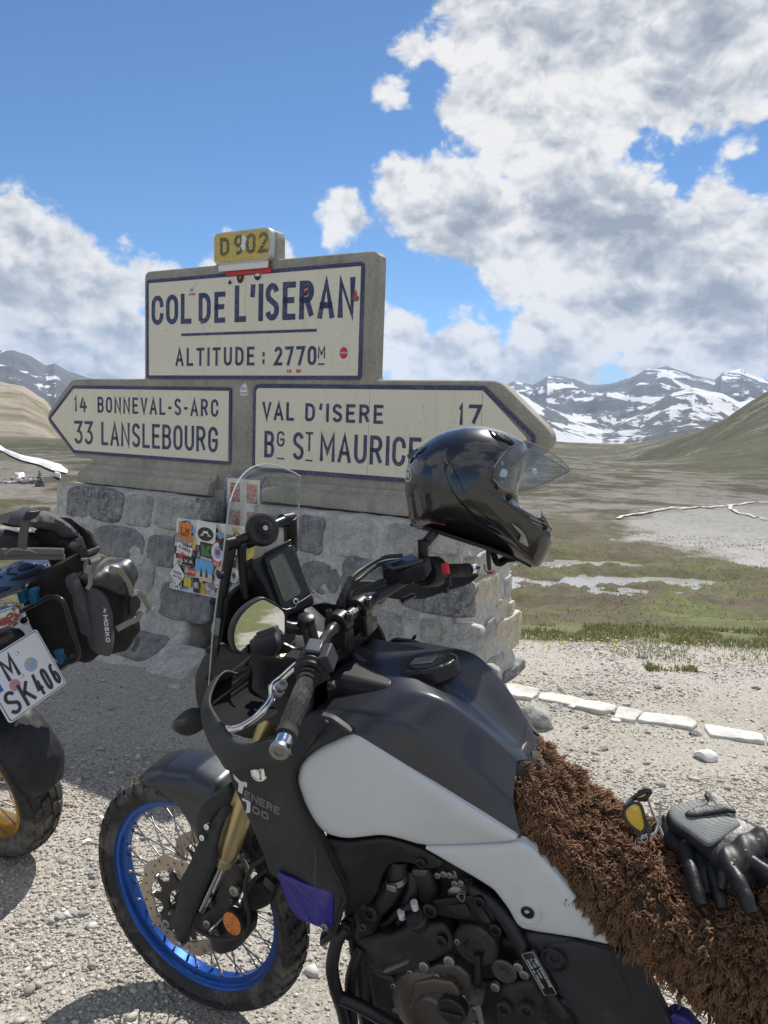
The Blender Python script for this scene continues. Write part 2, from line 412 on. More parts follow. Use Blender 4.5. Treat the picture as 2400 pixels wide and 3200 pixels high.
# ------------------------------------------------------------------ materials of the place
def stone_mat(name, c1, c2, c3, vein=(.55,.54,.5), vamt=.25):
    s = NB(name); n = s.noise(5, 9, .68, .4); n2 = s.noise(22, 8, .7); n3 = s.noise(90, 5, .7)
    c = s.ramp(n, [(.32, c1), (.5, c2), (.68, c3)])
    c = s.mix(s.ramp(s.noise(9, 10, .75, 1.6), [(.47, 0.), (.5, vamt), (.53, 0.)]), c, vein)
    c = s.mix(.5, c, s.ramp(n2, [(.3, .35), (.5, .62), (.7, .9)]), 'OVERLAY')
    c = s.mix(.35, c, s.ramp(n3, [(.35, .3), (.65, .8)]), 'OVERLAY')
    s.setv('Base Color', c); s.setv('Roughness', .88)
    h = s.math('ADD', s.math('MULTIPLY', n2, 1.0), s.math('MULTIPLY', n3, .35))
    s.l(s.bump(h, .55, .012), s.b.inputs['Normal']); return s.m
stone_mat('stone_blue', (.078,.082,.088), (.145,.150,.155), (.24,.242,.24))
stone_mat('stone_grey', (.155,.155,.148), (.26,.255,.24), (.38,.37,.34), vamt=.3)
stone_mat('stone_light', (.24,.24,.225), (.34,.335,.31), (.46,.45,.41), vamt=.2)
stone_mat('stone_beige', (.30,.27,.20), (.44,.40,.31), (.55,.51,.41), vein=(.35,.22,.12), vamt=.25)
stone_mat('stone_dark', (.05,.053,.058), (.105,.108,.112), (.21,.212,.21), vamt=.5)
stone_mat('mortar', (.31,.31,.285), (.39,.385,.355), (.47,.46,.42), vein=(.18,.17,.15), vamt=.35)
def _conc():
    s = NB('concrete'); n = s.noise(2.2, 8, .65); n2 = s.noise(30, 8, .75); v = s.noise(260, 3, .6)
    c = s.ramp(n, [(.3, (.24,.225,.185)), (.5, (.31,.295,.245)), (.7, (.38,.36,.30))])
    c = s.mix(.45, c, s.ramp(n2, [(.3, .35), (.7, .75)]), 'OVERLAY')
    c = s.mix(.5, c, s.ramp(v, [(.3, .25), (.7, .8)]), 'OVERLAY')
    st = s.noise(2.0, 6, .6, vec=s.mapping((6, 6, .9)))
    c = s.mix(s.ramp(st, [(.52, 0.), (.72, .45)]), c, (.17,.155,.125))
    c = s.mix(s.ramp(s.noise(5, 10, .8, 2.5), [(.493, 0.), (.5, .7), (.507, 0.)]), c, (.12,.11,.09))
    s.setv('Base Color', c); s.setv('Roughness', .92)
    s.l(s.bump(s.math('ADD', s.math('MULTIPLY', v, .5), n2), .45, .004), s.b.inputs['Normal'])
_conc()
def enamel(name, col, chip, amt, scale=95):
    s = NB(name); a = s.noise(scale, 6, .75); b = s.noise(3.5, 5, .6)
    t = s.math('ADD', a, s.math('MULTIPLY', b, .14))
    c = s.mix(s.noise(2.5, 6, .6), tuple(x*.92 for x in col), tuple(min(1, x*1.06) for x in col))
    f = s.ramp(t, [(amt, 0.), (amt+.02, 1.)])
    c = s.mix(f, c, chip)
    c = s.mix(s.ramp(s.noise(1.7, 7, .7, vec=s.mapping((5, 5, 1))), [(.55, 0.), (.8, .3)]), c, (.33,.28,.2))
    s.setv('Base Color', c); s.setv('Roughness', s.math('ADD', s.math('MULTIPLY', f, .4), .32))
    s.l(s.bump(f, -.4, .001), s.b.inputs['Normal']); return s.m
enamel('enamel_cream', (.74,.70,.55), (.22,.19,.14), .70, 80)
enamel('enamel_navy', (.018,.024,.095), (.34,.36,.42), .635, 150)
enamel('enamel_yellow', (.60,.45,.10), (.34,.29,.16), .63, 60)
enamel('enamel_black', (.03,.03,.028), (.42,.34,.14), .575, 110)
enamel('enamel_red', (.42,.05,.06), (.5,.48,.45), .60, 60)
enamel('enamel_blueworn', (.05,.07,.17), (.5,.5,.5), .60, 90)

# ------------------------------------------------------------------ ground
def fb(x, y, s, o=0, oc=5, rough=.5):
    """cheap vectorised value noise"""
    out = np.zeros_like(x); amp = 1.; tot = 0
    for k in range(oc):
        X = x*s+o*17.3+k*31.7; Y = y*s-o*9.1+k*11.3; xi = np.floor(X).astype(np.int64); yi = np.floor(Y).astype(np.int64)
        fx = X-xi; fy = Y-yi; fx = fx*fx*(3-2*fx); fy = fy*fy*(3-2*fy)
        def h(a, b):
            n = (a*374761393+b*668265263) & 0x7fffffff; n = ((n ^ (n >> 13))*1274126177) & 0x7fffffff
            return ((n ^ (n >> 16)) & 0xffff)/65535.
        v = (h(xi, yi)*(1-fx)+h(xi+1, yi)*fx)*(1-fy)+(h(xi, yi+1)*(1-fx)+h(xi+1, yi+1)*fx)*fy
        out += v*amp; tot += amp; amp *= rough; s *= 2.03
    return out/tot
def az_el(px, py):
    d = pray(px, py); return math.degrees(math.atan2(d[0], d[1])), math.degrees(math.atan2(d[2], math.hypot(d[0], d[1])))
def prof(pts):
    A = sorted(az_el(*D(x, y)) for x, y in pts); return np.array([a for a, _ in A]), np.array([e for _, e in A])
def sst(x, a, b):
    t = np.clip((x-a)/(b-a), 0, 1); return t*t*(3-2*t)
# far skyline of the near hills, read off the photograph as directions
RH = prof([(1230,1000),(1345,990),(1440,962),(1500,937),(1570,903),(1620,872),(1659,850),(1760,800),(1900,760)])
LH = prof([(-300,700),(-150,790),(0,826),(50,833),(95,860),(140,915),(200,960),(260,985),(400,1010)])
GE = (0.55, 5.72)                        # a point of the edge between gravel and grass
def gravel_edge(x, y):                    # signed distance (m) beyond the grass edge line
    n = np.array([-.02, 1.0]); n = n/np.linalg.norm(n)
    return (x-GE[0])*n[0]+(y-GE[1])*n[1]
def ground_z(x, y):
    r = np.hypot(x, y); az = np.degrees(np.arctan2(x, y))
    z = (fb(x, y, .8, 1, 4)-.5)*.05*np.clip(r/3, .3, 1)+(fb(x, y, 6, 2, 4)-.5)*.018
    e = gravel_edge(x, y)
    z = z-.10*sst(e, .0, 1.6)+(fb(x, y, .33, 3, 5)-.5)*.22*sst(e, .3, 3)
    tus = (fb(x, y, 3.2, 5, 3)-.45)*.07*sst(e, .2, 1)*(1-sst(r, 16, 30)); z = z+np.maximum(tus, -.012)
    # water basin
    b = np.exp(-(((x-1.9)/2.8)**2+((y-9.2)/1.5)**2))+.8*np.exp(-(((x-.2)/2.2)**2+((y-10.4)/2.4)**2))+.45*np.exp(-(((x-1.0)/1.6)**2+((y-13.0)/1.2)**2))
    z = z-.105*b+(fb(x*.5, y*1.4, 2.6, 15, 5, .6)-.5)*.34*np.clip(b*1.6, 0, 1)
    z = z-1.1*sst(r, 25, 60)+1.7*(fb(x, y, .03, 7, 5)-.5)*sst(r, 20, 70)-6*sst(r, 62, 200)
    # hill on the right
    el = np.interp(az, RH[0], RH[1]); H1 = CAMH+np.tan(np.radians(el))*260
    w = sst(r, 48, 260)*sst(az, 8, 20)*(1-sst(np.abs(az), 120, 160))
    z = np.where(az > 8, z*(1-w)+(H1+(fb(x, y, .03, 9, 6)-.5)*9*(.3+.7*sst(r,60,200)*(1-sst(r,235,262))))*w, z)
    # hill on the left
    el = np.interp(az, LH[0], LH[1]); H2 = CAMH+np.tan(np.radians(el))*520
    w = sst(r, 60, 520)**1.0*sst(-az, 12, 22)*(1-sst(np.abs(az), 120, 160))
    z = np.where(az < -10, z*(1-w)+(H2+(fb(x, y, .012, 4, 6)-.5)*22*(.3+.7*sst(r, 80, 300)))*w, z)
    z = z-np.where(r > 560, (r-560)*.25, 0)
    return z
def flat(x, y):                            # height of the parking place
    return float(ground_z(np.array([x]), np.array([y]))[0])
def build_ground():
    azs = np.r_[np.linspace(-180, -46, 60)[:-1], np.linspace(-46, 46, 620), np.linspace(46, 180, 60)[1:-1]]
    rs = np.r_[[0.02, .3], np.geomspace(.8, 1200, 430)]
    A, Rr = np.meshgrid(np.radians(azs), rs); X = Rr*np.sin(A); Y = Rr*np.cos(A); Z = ground_z(X, Y)
    m, n = X.shape; V = np.stack([X, Y, Z], -1).reshape(-1, 3)
    i, k = np.meshgrid(np.arange(m-1), np.arange(n), indexing='ij'); k2 = (k+1) % n
    F = np.stack([i*n+k, i*n+k2, (i+1)*n+k2, (i+1)*n+k], -1).reshape(-1, 4)
    me = bpy.data.meshes.new('ground'); me.vertices.add(len(V)); me.vertices.foreach_set('co', V.ravel())
    me.loops.add(F.size); me.loops.foreach_set('vertex_index', F.ravel().astype(np.int32))
    me.polygons.add(len(F)); me.polygons.foreach_set('loop_start', np.arange(0, F.size, 4, dtype=np.int32))
    me.polygons.foreach_set('loop_total', np.full(len(F), 4, dtype=np.int32)); me.update(); me.validate()
    me.polygons.foreach_set('use_smooth', [True]*len(F))
    bm = bmesh.new(); bm.from_mesh(me); bmesh.ops.recalc_face_normals(bm, faces=bm.faces); bm.to_mesh(me); bm.free()
    if me.polygons[1000].normal.z < 0: me.flip_normals()
    o = bpy.data.objects.new('ground', me); COL.objects.link(o); me.materials.append(MATS['ground']); return tag(o, kind='structure')
def ground_mat():
    s = NB('ground'); pos = s.tc.outputs['Object']
    sep = s.n('ShaderNodeSeparateXYZ'); s.l(pos, sep.inputs[0]); x, y, z = sep.outputs
    def mr(v, a, b, c=0., d=1., sm='SMOOTHSTEP'):
        n = s.n('ShaderNodeMapRange'); n.interpolation_type = sm; s.l(v, n.inputs[0])
        for i, q in enumerate((a, b, c, d)): n.inputs[i+1].default_value = q
        return n.outputs[0]
    ln = s.n('ShaderNodeVectorMath'); ln.operation = 'LENGTH'; s.l(pos, ln.inputs[0]); r = ln.outputs['Value']
    # dust and grit of the parking place
    g1 = s.noise(1.3, 8, .65); g2 = s.noise(14, 8, .7); v1 = s.voro(55, out='Color'); v1d = s.voro(55); v2 = s.voro(150, out='Color'); v2d = s.voro(150)
    dust = s.ramp(g1, [(.3, (.27,.245,.20)), (.5, (.36,.33,.275)), (.7, (.45,.415,.355))])
    bw = s.n('ShaderNodeRGBToBW'); s.l(v1, bw.inputs[0]); bw2 = s.n('ShaderNodeRGBToBW'); s.l(v2, bw2.inputs[0])
    peb = s.ramp(bw.outputs[0], [(.15, (.13,.13,.12)), (.4, (.24,.23,.21)), (.62, (.36,.345,.315)), (.85, (.56,.55,.51))])
    peb2 = s.ramp(bw2.outputs[0], [(.2, (.20,.185,.16)), (.5, (.34,.315,.27)), (.8, (.50,.47,.42))])
    cover = s.ramp(s.noise(2.2, 8, .72), [(.38, .1), (.6, .85)])
    grit = s.mix(.6, dust, peb2); 
    pm = s.math('MULTIPLY', s.ramp(v1d, [(.28, 1.), (.42, 0.)]), cover)
    grav = s.mix(pm, grit, peb)
    # the verge behind is pinker, finer chippings
    ver = mr(y, 4.2, 5.0); grav = s.mix(s.math('MULTIPLY', ver, .6), grav, s.ramp(bw2.outputs[0], [(.2, (.25,.215,.19)), (.5, (.38,.34,.31)), (.85, (.58,.55,.51))]))
    # mountain turf, mud and scree
    t1 = s.noise(.55, 10, .7); t2 = s.noise(6, 8, .72); t3 = s.noise(.16, 9, .7, .8); tw = s.noise(1.6, 9, .7, vec=s.mapping((.6, 1.6, 1)))
    turf = s.ramp(t2, [(.3, (.034,.036,.010)), (.5, (.072,.070,.022)), (.7, (.125,.11,.045))])
    mud = s.ramp(s.noise(9, 8, .7), [(.3, (.045,.034,.022)), (.6, (.10,.078,.05))])
    lush = s.ramp(t2, [(.3, (.05,.07,.012)), (.6, (.125,.155,.03))])
    marsh = s.mix(s.ramp(tw, [(.44, 0.), (.56, 1.)]), turf, mud)
    marsh = s.mix(s.math('MULTIPLY', s.ramp(s.noise(.45, 6, .6), [(.52, 0.), (.62, .8)]), mr(r, 14, 9)), marsh, lush)
    scree = s.mix(s.ramp(s.noise(2.5, 10, .8), [(.35, 0.), (.65, 1.)]), (.15,.14,.118), (.34,.315,.27))
    bare = s.math('MULTIPLY', s.ramp(s.math('ADD', s.math('MULTIPLY', t3, .55), s.math('MULTIPLY', t1, .45)), [(.465, 0.), (.53, 1.)]), mr(r, 10, 19))
    hill = s.mix(bare, s.mix(mr(r, 20, 60), marsh, s.ramp(s.noise(1.2, 9, .75), [(.3, (.034,.040,.012)), (.7, (.095,.092,.036))])), scree)
    grn = s.ramp(s.math('ADD', s.noise(.035, 6, .6), s.math('MULTIPLY', s.math('SUBTRACT', s.noise(.7, 8, .7), .5), .35)), [(.42, 0.), (.52, .9)]); hill = s.mix(s.math('MULTIPLY', grn, mr(r, 30, 60)), hill, s.ramp(s.noise(.9, 9, .75), [(.3, (.03,.036,.012)), (.7, (.105,.10,.045))]))
    # gravelled parking place on the far right
    lot = s.n('ShaderNodeVectorMath'); lot.operation = 'DISTANCE'
    mpp = s.n('ShaderNodeMapping'); mpp.vector_type = 'POINT'; mpp.inputs['Scale'].default_value = (1/9., 1/6.5, 0); s.l(pos, mpp.inputs[0]); s.l(mpp.outputs[0], lot.inputs[0])
    lot.inputs[1].default_value = (13./9., 12.8/6.5, 0)
    lotm = s.ramp(s.math('ADD', lot.outputs['Value'], s.math('MULTIPLY', s.math('SUBTRACT', s.noise(.8, 6, .7), .5), .5)), [(.92, 1.), (1.02, 0.)])
    hill = s.mix(lotm, hill, s.ramp(s.noise(8, 6, .7), [(.3, (.27,.265,.25)), (.7, (.40,.39,.37))]))
    # left hills: pale limestone above brown grass
    lf = s.math('MULTIPLY', mr(s.math('DIVIDE', x, s.math('ADD', y, .01)), -.2, -.28), mr(r, 60, 120))
    lrock = s.ramp(s.noise(.035, 12, .75, .5), [(.42, (.20,.185,.10)), (.5, (.33,.28,.215)), (.62, (.44,.385,.33))])
    hill = s.mix(lf, hill, lrock)
    edge = s.math('ADD', s.math('MULTIPLY', s.math('SUBTRACT', s.noise(2.2, 6, .65), .5), .9), s.math('ADD', y, s.math('MULTIPLY', x, -.02)))
    em = mr(edge, 5.55, 5.85)
    strip = s.ramp(s.noise(18, 5, .7), [(.3, (.07,.085,.02)), (.7, (.17,.17,.07))])
    hill = s.mix(mr(edge, 6.6, 6.0), hill, strip)
    bk = s.math('ADD', s.math('MULTIPLY', s.math('SUBTRACT', s.noise(.9, 8, .7), .5), 1.6), s.math('ADD', y, s.math('MULTIPLY', x, .25)))
    em = s.math('MAXIMUM', em, s.math('MULTIPLY', mr(bk, .35, .2), mr(bk, -.5, -.35)))
    # left of the monument the gravel runs into the meadow further back
    c = s.mix(em, grav, hill)
    s.setv('Base Color', c)
    wet = s.math('MULTIPLY', mr(z, -.235, -.30), mr(r, 22, 16)); s.setv('Roughness', s.math('SUBTRACT', .93, s.math('MULTIPLY', wet, .45)))
    h = s.math('ADD', s.math('MULTIPLY', s.ramp(v1d, [(.1, 1.), (.45, 0.)]), cover), s.math('MULTIPLY', s.ramp(v2d, [(.1, 1.), (.5, 0.)]), .45))
    h = s.math('MULTIPLY', h, mr(r, 14, 6))
    b1 = s.bump(h, .75, .006); b2 = s.bump(s.noise(1.2, 12, .75), .6, .25); 
    far = s.bump(s.math('ADD', s.math('MULTIPLY', s.noise(2.5, 10, .8), mr(r, 8, 30)), s.math('MULTIPLY', s.noise(.12, 10, .75), mr(r, 60, 200, 0, 8))), .8, .5, prev=b1)
    s.l(far, s.b.inputs['Normal']); return s.m
ground_mat(); GROUND = build_ground()
def water():
    s = NB('water'); s.setv('Base Color', (.30,.30,.29)); s.setv('Roughness', .10); s.b.inputs['Specular IOR Level'].default_value = .9; s.b.inputs['IOR'].default_value = 1.33
    s.l(s.bump(s.noise(9, 4, .6), .12, .01), s.b.inputs['Normal'])
    mb = MB(); mb.grid([[(x, y, -.232) for x in np.linspace(-4, 7, 12)] for y in np.linspace(7.0, 15.5, 10)])
    mb.build('water', s.m, kind='structure')
water()

# ------------------------------------------------------------------ mountains
def mountain_mat():
    s = NB('mountain_rock'); pos = s.tc.outputs['Object']; geo = s.n('ShaderNodeNewGeometry')
    sep = s.n('ShaderNodeSeparateXYZ'); s.l(pos, sep.inputs[0]); sn = s.n('ShaderNodeSeparateXYZ'); s.l(geo.outputs['Normal'], sn.inputs[0])
    def mr2(v, a, b):
        n = s.n('ShaderNodeMapRange'); s.l(v, n.inputs[0]); n.inputs[1].default_value = a; n.inputs[2].default_value = b; return n.outputs[0]
    rock = s.ramp(s.noise(.006, 12, .75, .6), [(.3, (.05,.055,.065)), (.5, (.10,.10,.105)), (.7, (.17,.165,.155))])
    m = s.mapping((1, .35, 2.6), (0, 0, .5))
    n1 = s.noise(.0022, 13, .68, 1.1, vec=m)
    f = s.math('ADD', n1, s.math('MULTIPLY', s.math('SUBTRACT', sn.outputs[2], .80), .35))
    f = s.math('ADD', f, s.math('MULTIPLY', s.math('SUBTRACT', sep.outputs[2], 120), .00006))
    f = s.math('ADD', f, s.math('MULTIPLY', mr2(sep.outputs[1], 4300, 3300), .045)); f = s.math('SUBTRACT', f, s.math('MULTIPLY', mr2(sep.outputs[2], 250, 480), .05)); f = s.math('ADD', f, s.math('MULTIPLY', s.math('SUBTRACT', s.noise(.011, 8, .7), .5), .10))
    f = s.math('SUBTRACT', f, s.math('MULTIPLY', mr2(sep.outputs[0], -600, -1200), .07))
    snow = s.ramp(f, [(.565, 0.), (.575, 1.)])
    c = s.mix(snow, rock, (.82,.83,.86)); s.setv('Base Color', c); s.setv('Roughness', .9)
    s.l(s.bump(s.noise(.012, 12, .8), 1., 22), s.b.inputs['Normal']); return s.m
mountain_mat()
def mountains(name, pts, r0, rp, r1, zb, seed, ampf, az0, az1):
    P = prof(pts); azs = np.linspace(az0, az1, 520); rs = np.linspace(0, 1, 110)
    A, T = np.meshgrid(azs, rs); el = np.interp(A, P[0], P[1])
    tp = .62; rr = np.where(T < tp, r0+(rp-r0)*T/tp, rp+(r1-rp)*(T-tp)/(1-tp))
    X = rr*np.sin(np.radians(A)); Y = rr*np.cos(np.radians(A))
    Hp = CAMH+np.tan(np.radians(el))*rp
    k = np.where(T < tp, T/tp, 1-(T-tp)/(1-tp)*.6)
    rid = 1-np.abs(fb(X, Y, 1/900., seed, 6, .55)-.5)*2; rid2 = fb(X, Y, 1/260., seed+3, 6, .6)-.5
    env = np.sin(np.pi*np.clip(k, 0, 1))
    Z = zb+(Hp-zb)*k**.9+env*ampf*((rid-.72)*2.2+rid2*.9)+(T >= tp-.02)*0
    crest = np.exp(-((T-tp)/.05)**2); Z += crest*(fb(X, Y, 1/150., seed+9, 5, .65)-.5)*rp*.006
    m, n = X.shape; mb = MB(); V = np.stack([X, Y, Z], -1)
    mb.grid([[tuple(p) for p in row] for row in V])
    return mb.build(name, MATS['mountain_rock'], kind='structure', auto=0)
mountains('mountain_range', [(1000,840),(1095,830),(1110,825),(1150,832),(1185,810),(1240,818),(1270,832),(1320,828),(1360,818),(1395,797),(1440,793),(1500,812),(1545,818),(1560,805),(1600,796),(1620,808),(1660,822),(1750,800),(1900,790)], 2600, 6500, 7600, -260, 3, 120, 6, 42)
mountains('mountain_slopes', [(1000,900),(1100,840),(1160,870),(1230,905),(1300,925),(1380,890),(1450,850),(1500,838),(1560,850),(1600,870),(1660,850),(1800,840)], 900, 3300, 3800, -200, 8, 60, 6, 42)
mountains('mountain_peaks', [(-300,740),(-60,752),(0,756),(30,757),(60,768),(100,792),(118,785),(150,803),(190,815),(260,828),(340,840),(480,845),(700,850)], 1500, 5200, 6200, -200, 12, 60, -42, -6)

def haze():
    m = bpy.data.materials.new('haze'); m.use_nodes = True; nt = m.node_tree; nt.nodes.clear(); o = nt.nodes.new('ShaderNodeOutputMaterial'); v = nt.nodes.new('ShaderNodeVolumePrincipled')
    v.inputs['Color'].default_value = (.50,.70,1,1); v.inputs['Density'].default_value = .00006; v.inputs['Anisotropy'].default_value = .2; nt.links.new(v.outputs[0], o.inputs['Volume'])
    mb = MB(); mb.box((0, 2000, -150), (22000, 14000, 1700)); ob = mb.build('haze', m, smooth=False, kind='stuff'); return ob
haze()
# ------------------------------------------------------------------ the stone monument with its enamel direction panels
SYAW = R(-29.95)
SO = np.array([0, 4.6, 0]); SH = np.array([math.cos(SYAW), math.sin(SYAW), 0]); SN = np.array([math.sin(SYAW), -math.cos(SYAW), 0])
def S(px, py, off=0.):
    d = pray(px, py); P0 = SO+SN*off; t = ((P0-CAMP)@SN)/(d@SN); P = CAMP+d*t-SO; return P@SH, P[2]
def SU(px, py, u):                          # on the side plane u = const -> (off, v)
    d = pray(px, py); P0 = SO+SH*u; t = ((P0-CAMP)@SH)/(d@SH); P = CAMP+d*t-SO; return P@SN, P[2]
z1 = lambda a, b: (100+.7233*a, 650+.7233*b)
z2 = lambda a, b: (1100+.7836*a, 1100+.7836*b)
z10 = lambda a, b: (100+.4822*a, 1400+.4822*b)
z11 = lambda a, b: (1150+.3617*a, 1500+.3617*b)
z12 = lambda a, b: (500+.2411*a, 1550+.2411*b)
z4 = lambda a, b: (550+.4219*a, 1450+.4219*b)
SM = Matrix.Translation(Vector(SO)) @ Matrix.Rotation(SYAW, 4, 'Z')
sign = empty('stone_road_sign', SM, label='grey concrete mountain pass sign with cream enamel panels on a rubble stone base', category='road sign')
s3 = lambda u, v, w: (u, -w, v)
slab = [(-3.17,1.535),(-2.83,1.845),(-2.04,1.845),(-2.04,2.598),(-1.345,2.598),(-1.345,2.79),(-.865,2.79),(-.865,2.598),(-.105,2.598),(-.105,1.845),(.69,1.845),(1.04,1.54),(.70,1.235),(.47,1.235),(.47,1.02),(-2.59,1.02),(-2.59,1.235),(-2.80,1.235)]
rs = [.10,.05,.006,.05,.03,.06,.06,.03,.05,.006,.05,.10,.05,.04,.0,.0,.05,.05]
mb = MB(); sl = rounded([(u, v, 0) for u, v in slab], rs, 5)
sl = resample(sl+[sl[0]], 330)[:-1]
shell(mb, sl, s3, thick=.082, rr=.032, re=.022, sp=.05, relief=lambda x, y, d: (noise3((x*7, y*7, 0))*.0015))
mb.build('concrete_slab', MATS['concrete'], sign)
# ledges either side of the central pier
def ledge(u0, u1):
    mb = MB(); pr = [(-.05,1.20),(.012,1.195),(.03,1.165),(.085,1.145),(.10,1.128),(.105,1.06),(-.05,1.03)]; rows = []
    for u in np.linspace(u0, u1, 40): rows.append([(u, -(p[0]+noise3((u*9, p[1]*9, 1))*.003), p[1]+noise3((u*6, p[0]*20, 4))*.004) for p in pr])
    mb.grid(rows); n = len(pr); m = len(rows)
    mb.f += [tuple(range(n)), tuple((m-1)*n+i for i in range(n-1, -1, -1))]; mb.mi += [0, 0]
    mb.build('ledge', MATS['concrete'], sign, bevel=.006, auto=30)
UL1 = S(683, 1516, 0)[0]; UR0 = -.86
ledge(-2.64, UL1); ledge(UR0, .52)
mb = MB(); mb.box(((UL1+UR0)/2, .01, .55), (UR0-UL1+.1, .12, 1.1)); mb.build('pier', MATS['concrete'], sign)
# rubble base: a mortar body and the stones set into it
def boff(v, left):
    t = max(0, 1-v/1.05); o = .19+(.22 if left else .14)*t**1.2
    f = max(0, (.15-v)/.15); return o+(.30 if left else .10)*f**1.2
def base(u0, u1, left):
    mb = MB(); rows = []; bk = -.46 if left else -.66
    lv = np.r_[np.linspace(-.08, .3, 16), np.linspace(.33, 1.04, 26)]
    for v in lv:
        o = boff(v, left); ex = (.06 if left else .10)*(1-v); a, b = u0-ex, u1+ex
        P = [(a, bk), (b, bk), (b, o), (a, o)]; P = rounded([np.array(p) for p in P], .05, 3); P = resample(P+[P[0]], 150)[:-1]
        row = []
        for u, w in P:
            k = noise3((u*3.1, v*3.1, w*3.1), 1, 5)*.022+noise3((u, v, w), 11, 2)*.010+noise3((u, v, w), 28, 2)*.004; 
            if v < .24: k *= 1+3*(.24-v)/.24
            du = np.array([u-(a+b)/2, (w-(o+bk)/2)*3]); du /= np.linalg.norm(du)
            row.append((u+du[0]*k, -(w+du[1]*k), v))
        rows.append(row)
    top = rows[-1]; c = np.mean(top, 0)
    for f in (.9, .6, .3, .02): rows.append([tuple(c*(1-f)+np.array(p)*f+np.array([0, 0, .03*(1-f)+noise3(p, 8, 3)*.008])) for p in top])
    mb.grid(rows, closeu=True); return mb
base(-2.78, UL1+.01, True).build('mortar', MATS['mortar'], sign, auto=0)
base(UR0, .56, False).build('mortar', MATS['mortar'], sign, auto=0)
def stone_mesh(w, h, seed, proud=.03, poly=None):
    rnd = random.Random(seed); seg = 34; mb = MB(); o = seed*3.7
    cs = [rnd.uniform(.90, 1.05) for _ in range(8)]; pl = [(rnd.uniform(-.9, .9), rnd.uniform(-.9, .9), rnd.uniform(.75, 1.15)) for _ in range(4)]
    def rad(a):
        t = a/(2*math.pi)*8; i = int(t) % 8; f = t-int(t); f = f*f*(3-2*f); k = cs[i]*(1-f)+cs[(i+1) % 8]*f
        c, s_ = abs(math.cos(a)), abs(math.sin(a)); return k*(c**6+s_**6)**(-1/6.)
    rows = []
    for f, dz in ((1.0, -.05), (1.0, .0), (.99, .45), (.965, .8), (.92, .97), (.82, 1), (.70, 1), (.57, 1), (.44, 1), (.30, 1), (.15, 1)):
        row = []
        for k in range(seg):
            a = 2*math.pi*k/seg; q = rad(a)*f; X, Y = q*math.cos(a), q*math.sin(a); x, y = X*w/2, Y*h/2
            fac = min(g*X+e*Y*.8+c_ for g, e, c_ in pl); fac = min(1.15, max(.15, fac)) if dz > .4 else 1
            nz = noise3((x*14, y*14, o), 1, o)*.28+noise3((x*38, y*38, o), 1, o)*.20
            j = noise3((x*26, y*26, o+3))*.007; j2 = noise3((x*26+9, y*26, o+7))*.007
            row.append((x+j, -(proud*(dz*(.35+.65*fac)+nz*(dz > .3))) + (.04 if dz < 0 else 0), y+j2))
        rows.append(row)
    mb.grid(rows, closeu=True); mb.f.append(tuple((len(rows)-1)*seg+k for k in range(seg))); mb.mi.append(0)
    return mb
def place_stone(u, v, w, h, mat, seed, left, side=False, rz=0, proud=.030, tilt=0):
    mbs = stone_mesh(w, h, seed, proud); o = mbs.build('stone', MATS[mat], None, auto=0); o.parent = sign
    o.rotation_euler = (tilt+(.0), rz, math.pi/2 if side else 0)
    if side: o.location = (.56+.10*(1-v)-.006, -max(u, -.60), v)
    else: o.location = (u, -(boff(v, left)-.006), v); o.rotation_euler.x = -math.atan((boff(v-.1, left)-boff(v+.1, left))/.2)
def front(f, x0, y0, x1, y1, mat, seed, left, proud=.030):
    o = .24
    for _ in range(3):
        a = S(*f((x0+x1)/2, (y0+y1)/2), o); o = boff(a[1], left)
    p = S(*f(x0, (y0+y1)/2), o); q = S(*f(x1, (y0+y1)/2), o); t = S(*f((x0+x1)/2, y0), o); b = S(*f((x0+x1)/2, y1), o)
    w, h = abs(q[0]-p[0])*1.04, abs(t[1]-b[1])*1.04; place_stone(a[0], a[1], w, h, mat, seed, left, proud=proud); placed.append((a[0], a[1], w, h, left))
placed = []
for q in [(z10,222,258,580,470,'stone_dark'),(z10,592,305,772,505,'stone_grey'),(z10,785,335,1130,540,'stone_grey'),(z10,1060,330,1200,470,'stone_dark'),
          (z10,400,512,722,705,'stone_blue'),(z10,748,570,935,770,'stone_blue'),(z10,640,725,785,1000,'stone_grey'),(z10,822,880,1160,1120,'stone_blue'),
          (z10,680,1125,935,1375,'stone_blue'),(z10,975,1180,1210,1500,'stone_light'),(z10,1180,1000,1330,1220,'stone_grey'),(z10,945,780,1230,860,'stone_grey'),
          (z10,130,480,390,680,'stone_grey'),(z10,110,710,420,960,'stone_blue'),(z10,450,740,630,980,'stone_blue'),(z10,100,990,390,1240,'stone_grey'),(z10,410,1010,660,1200,'stone_light'),(z10,380,1230,640,1400,'stone_blue')]:
    front(*q, seed=len(placed)+11, left=True)
for q in [(z4,905,385,1100,665,'stone_blue'),(z4,1150,428,1485,695,'stone_light'),(z4,1585,445,1790,700,'stone_grey'),(z4,925,735,1210,960,'stone_blue'),
          (z4,1230,700,1560,1010,'stone_blue'),(z11,-80,1130,285,1390,'stone_grey'),(z11,180,385,520,625,'stone_grey'),(z11,560,400,800,640,'stone_light'),
          (z11,255,830,910,1150,'stone_dark'),(z11,455,1205,640,1400,'stone_grey'),(z11,650,1250,965,1610,'stone_light'),(z11,300,1130,440,1200,'stone_grey'),(z11,820,660,940,810,'stone_grey'),
          (z11,940,1610,1120,1830,'stone_grey'),(z11,640,1640,900,1880,'stone_blue'),(z11,250,1560,560,1800,'stone_grey'),(z11,-150,1480,180,1800,'stone_blue'),(z11,700,1930,1000,2200,'stone_light'),(z11,250,1880,600,2150,'stone_grey')]:
    front(*q, seed=len(placed)+31, left=False)
rf = random.Random(12); ms_ = ['stone_blue','stone_grey','stone_grey','stone_light','stone_dark']
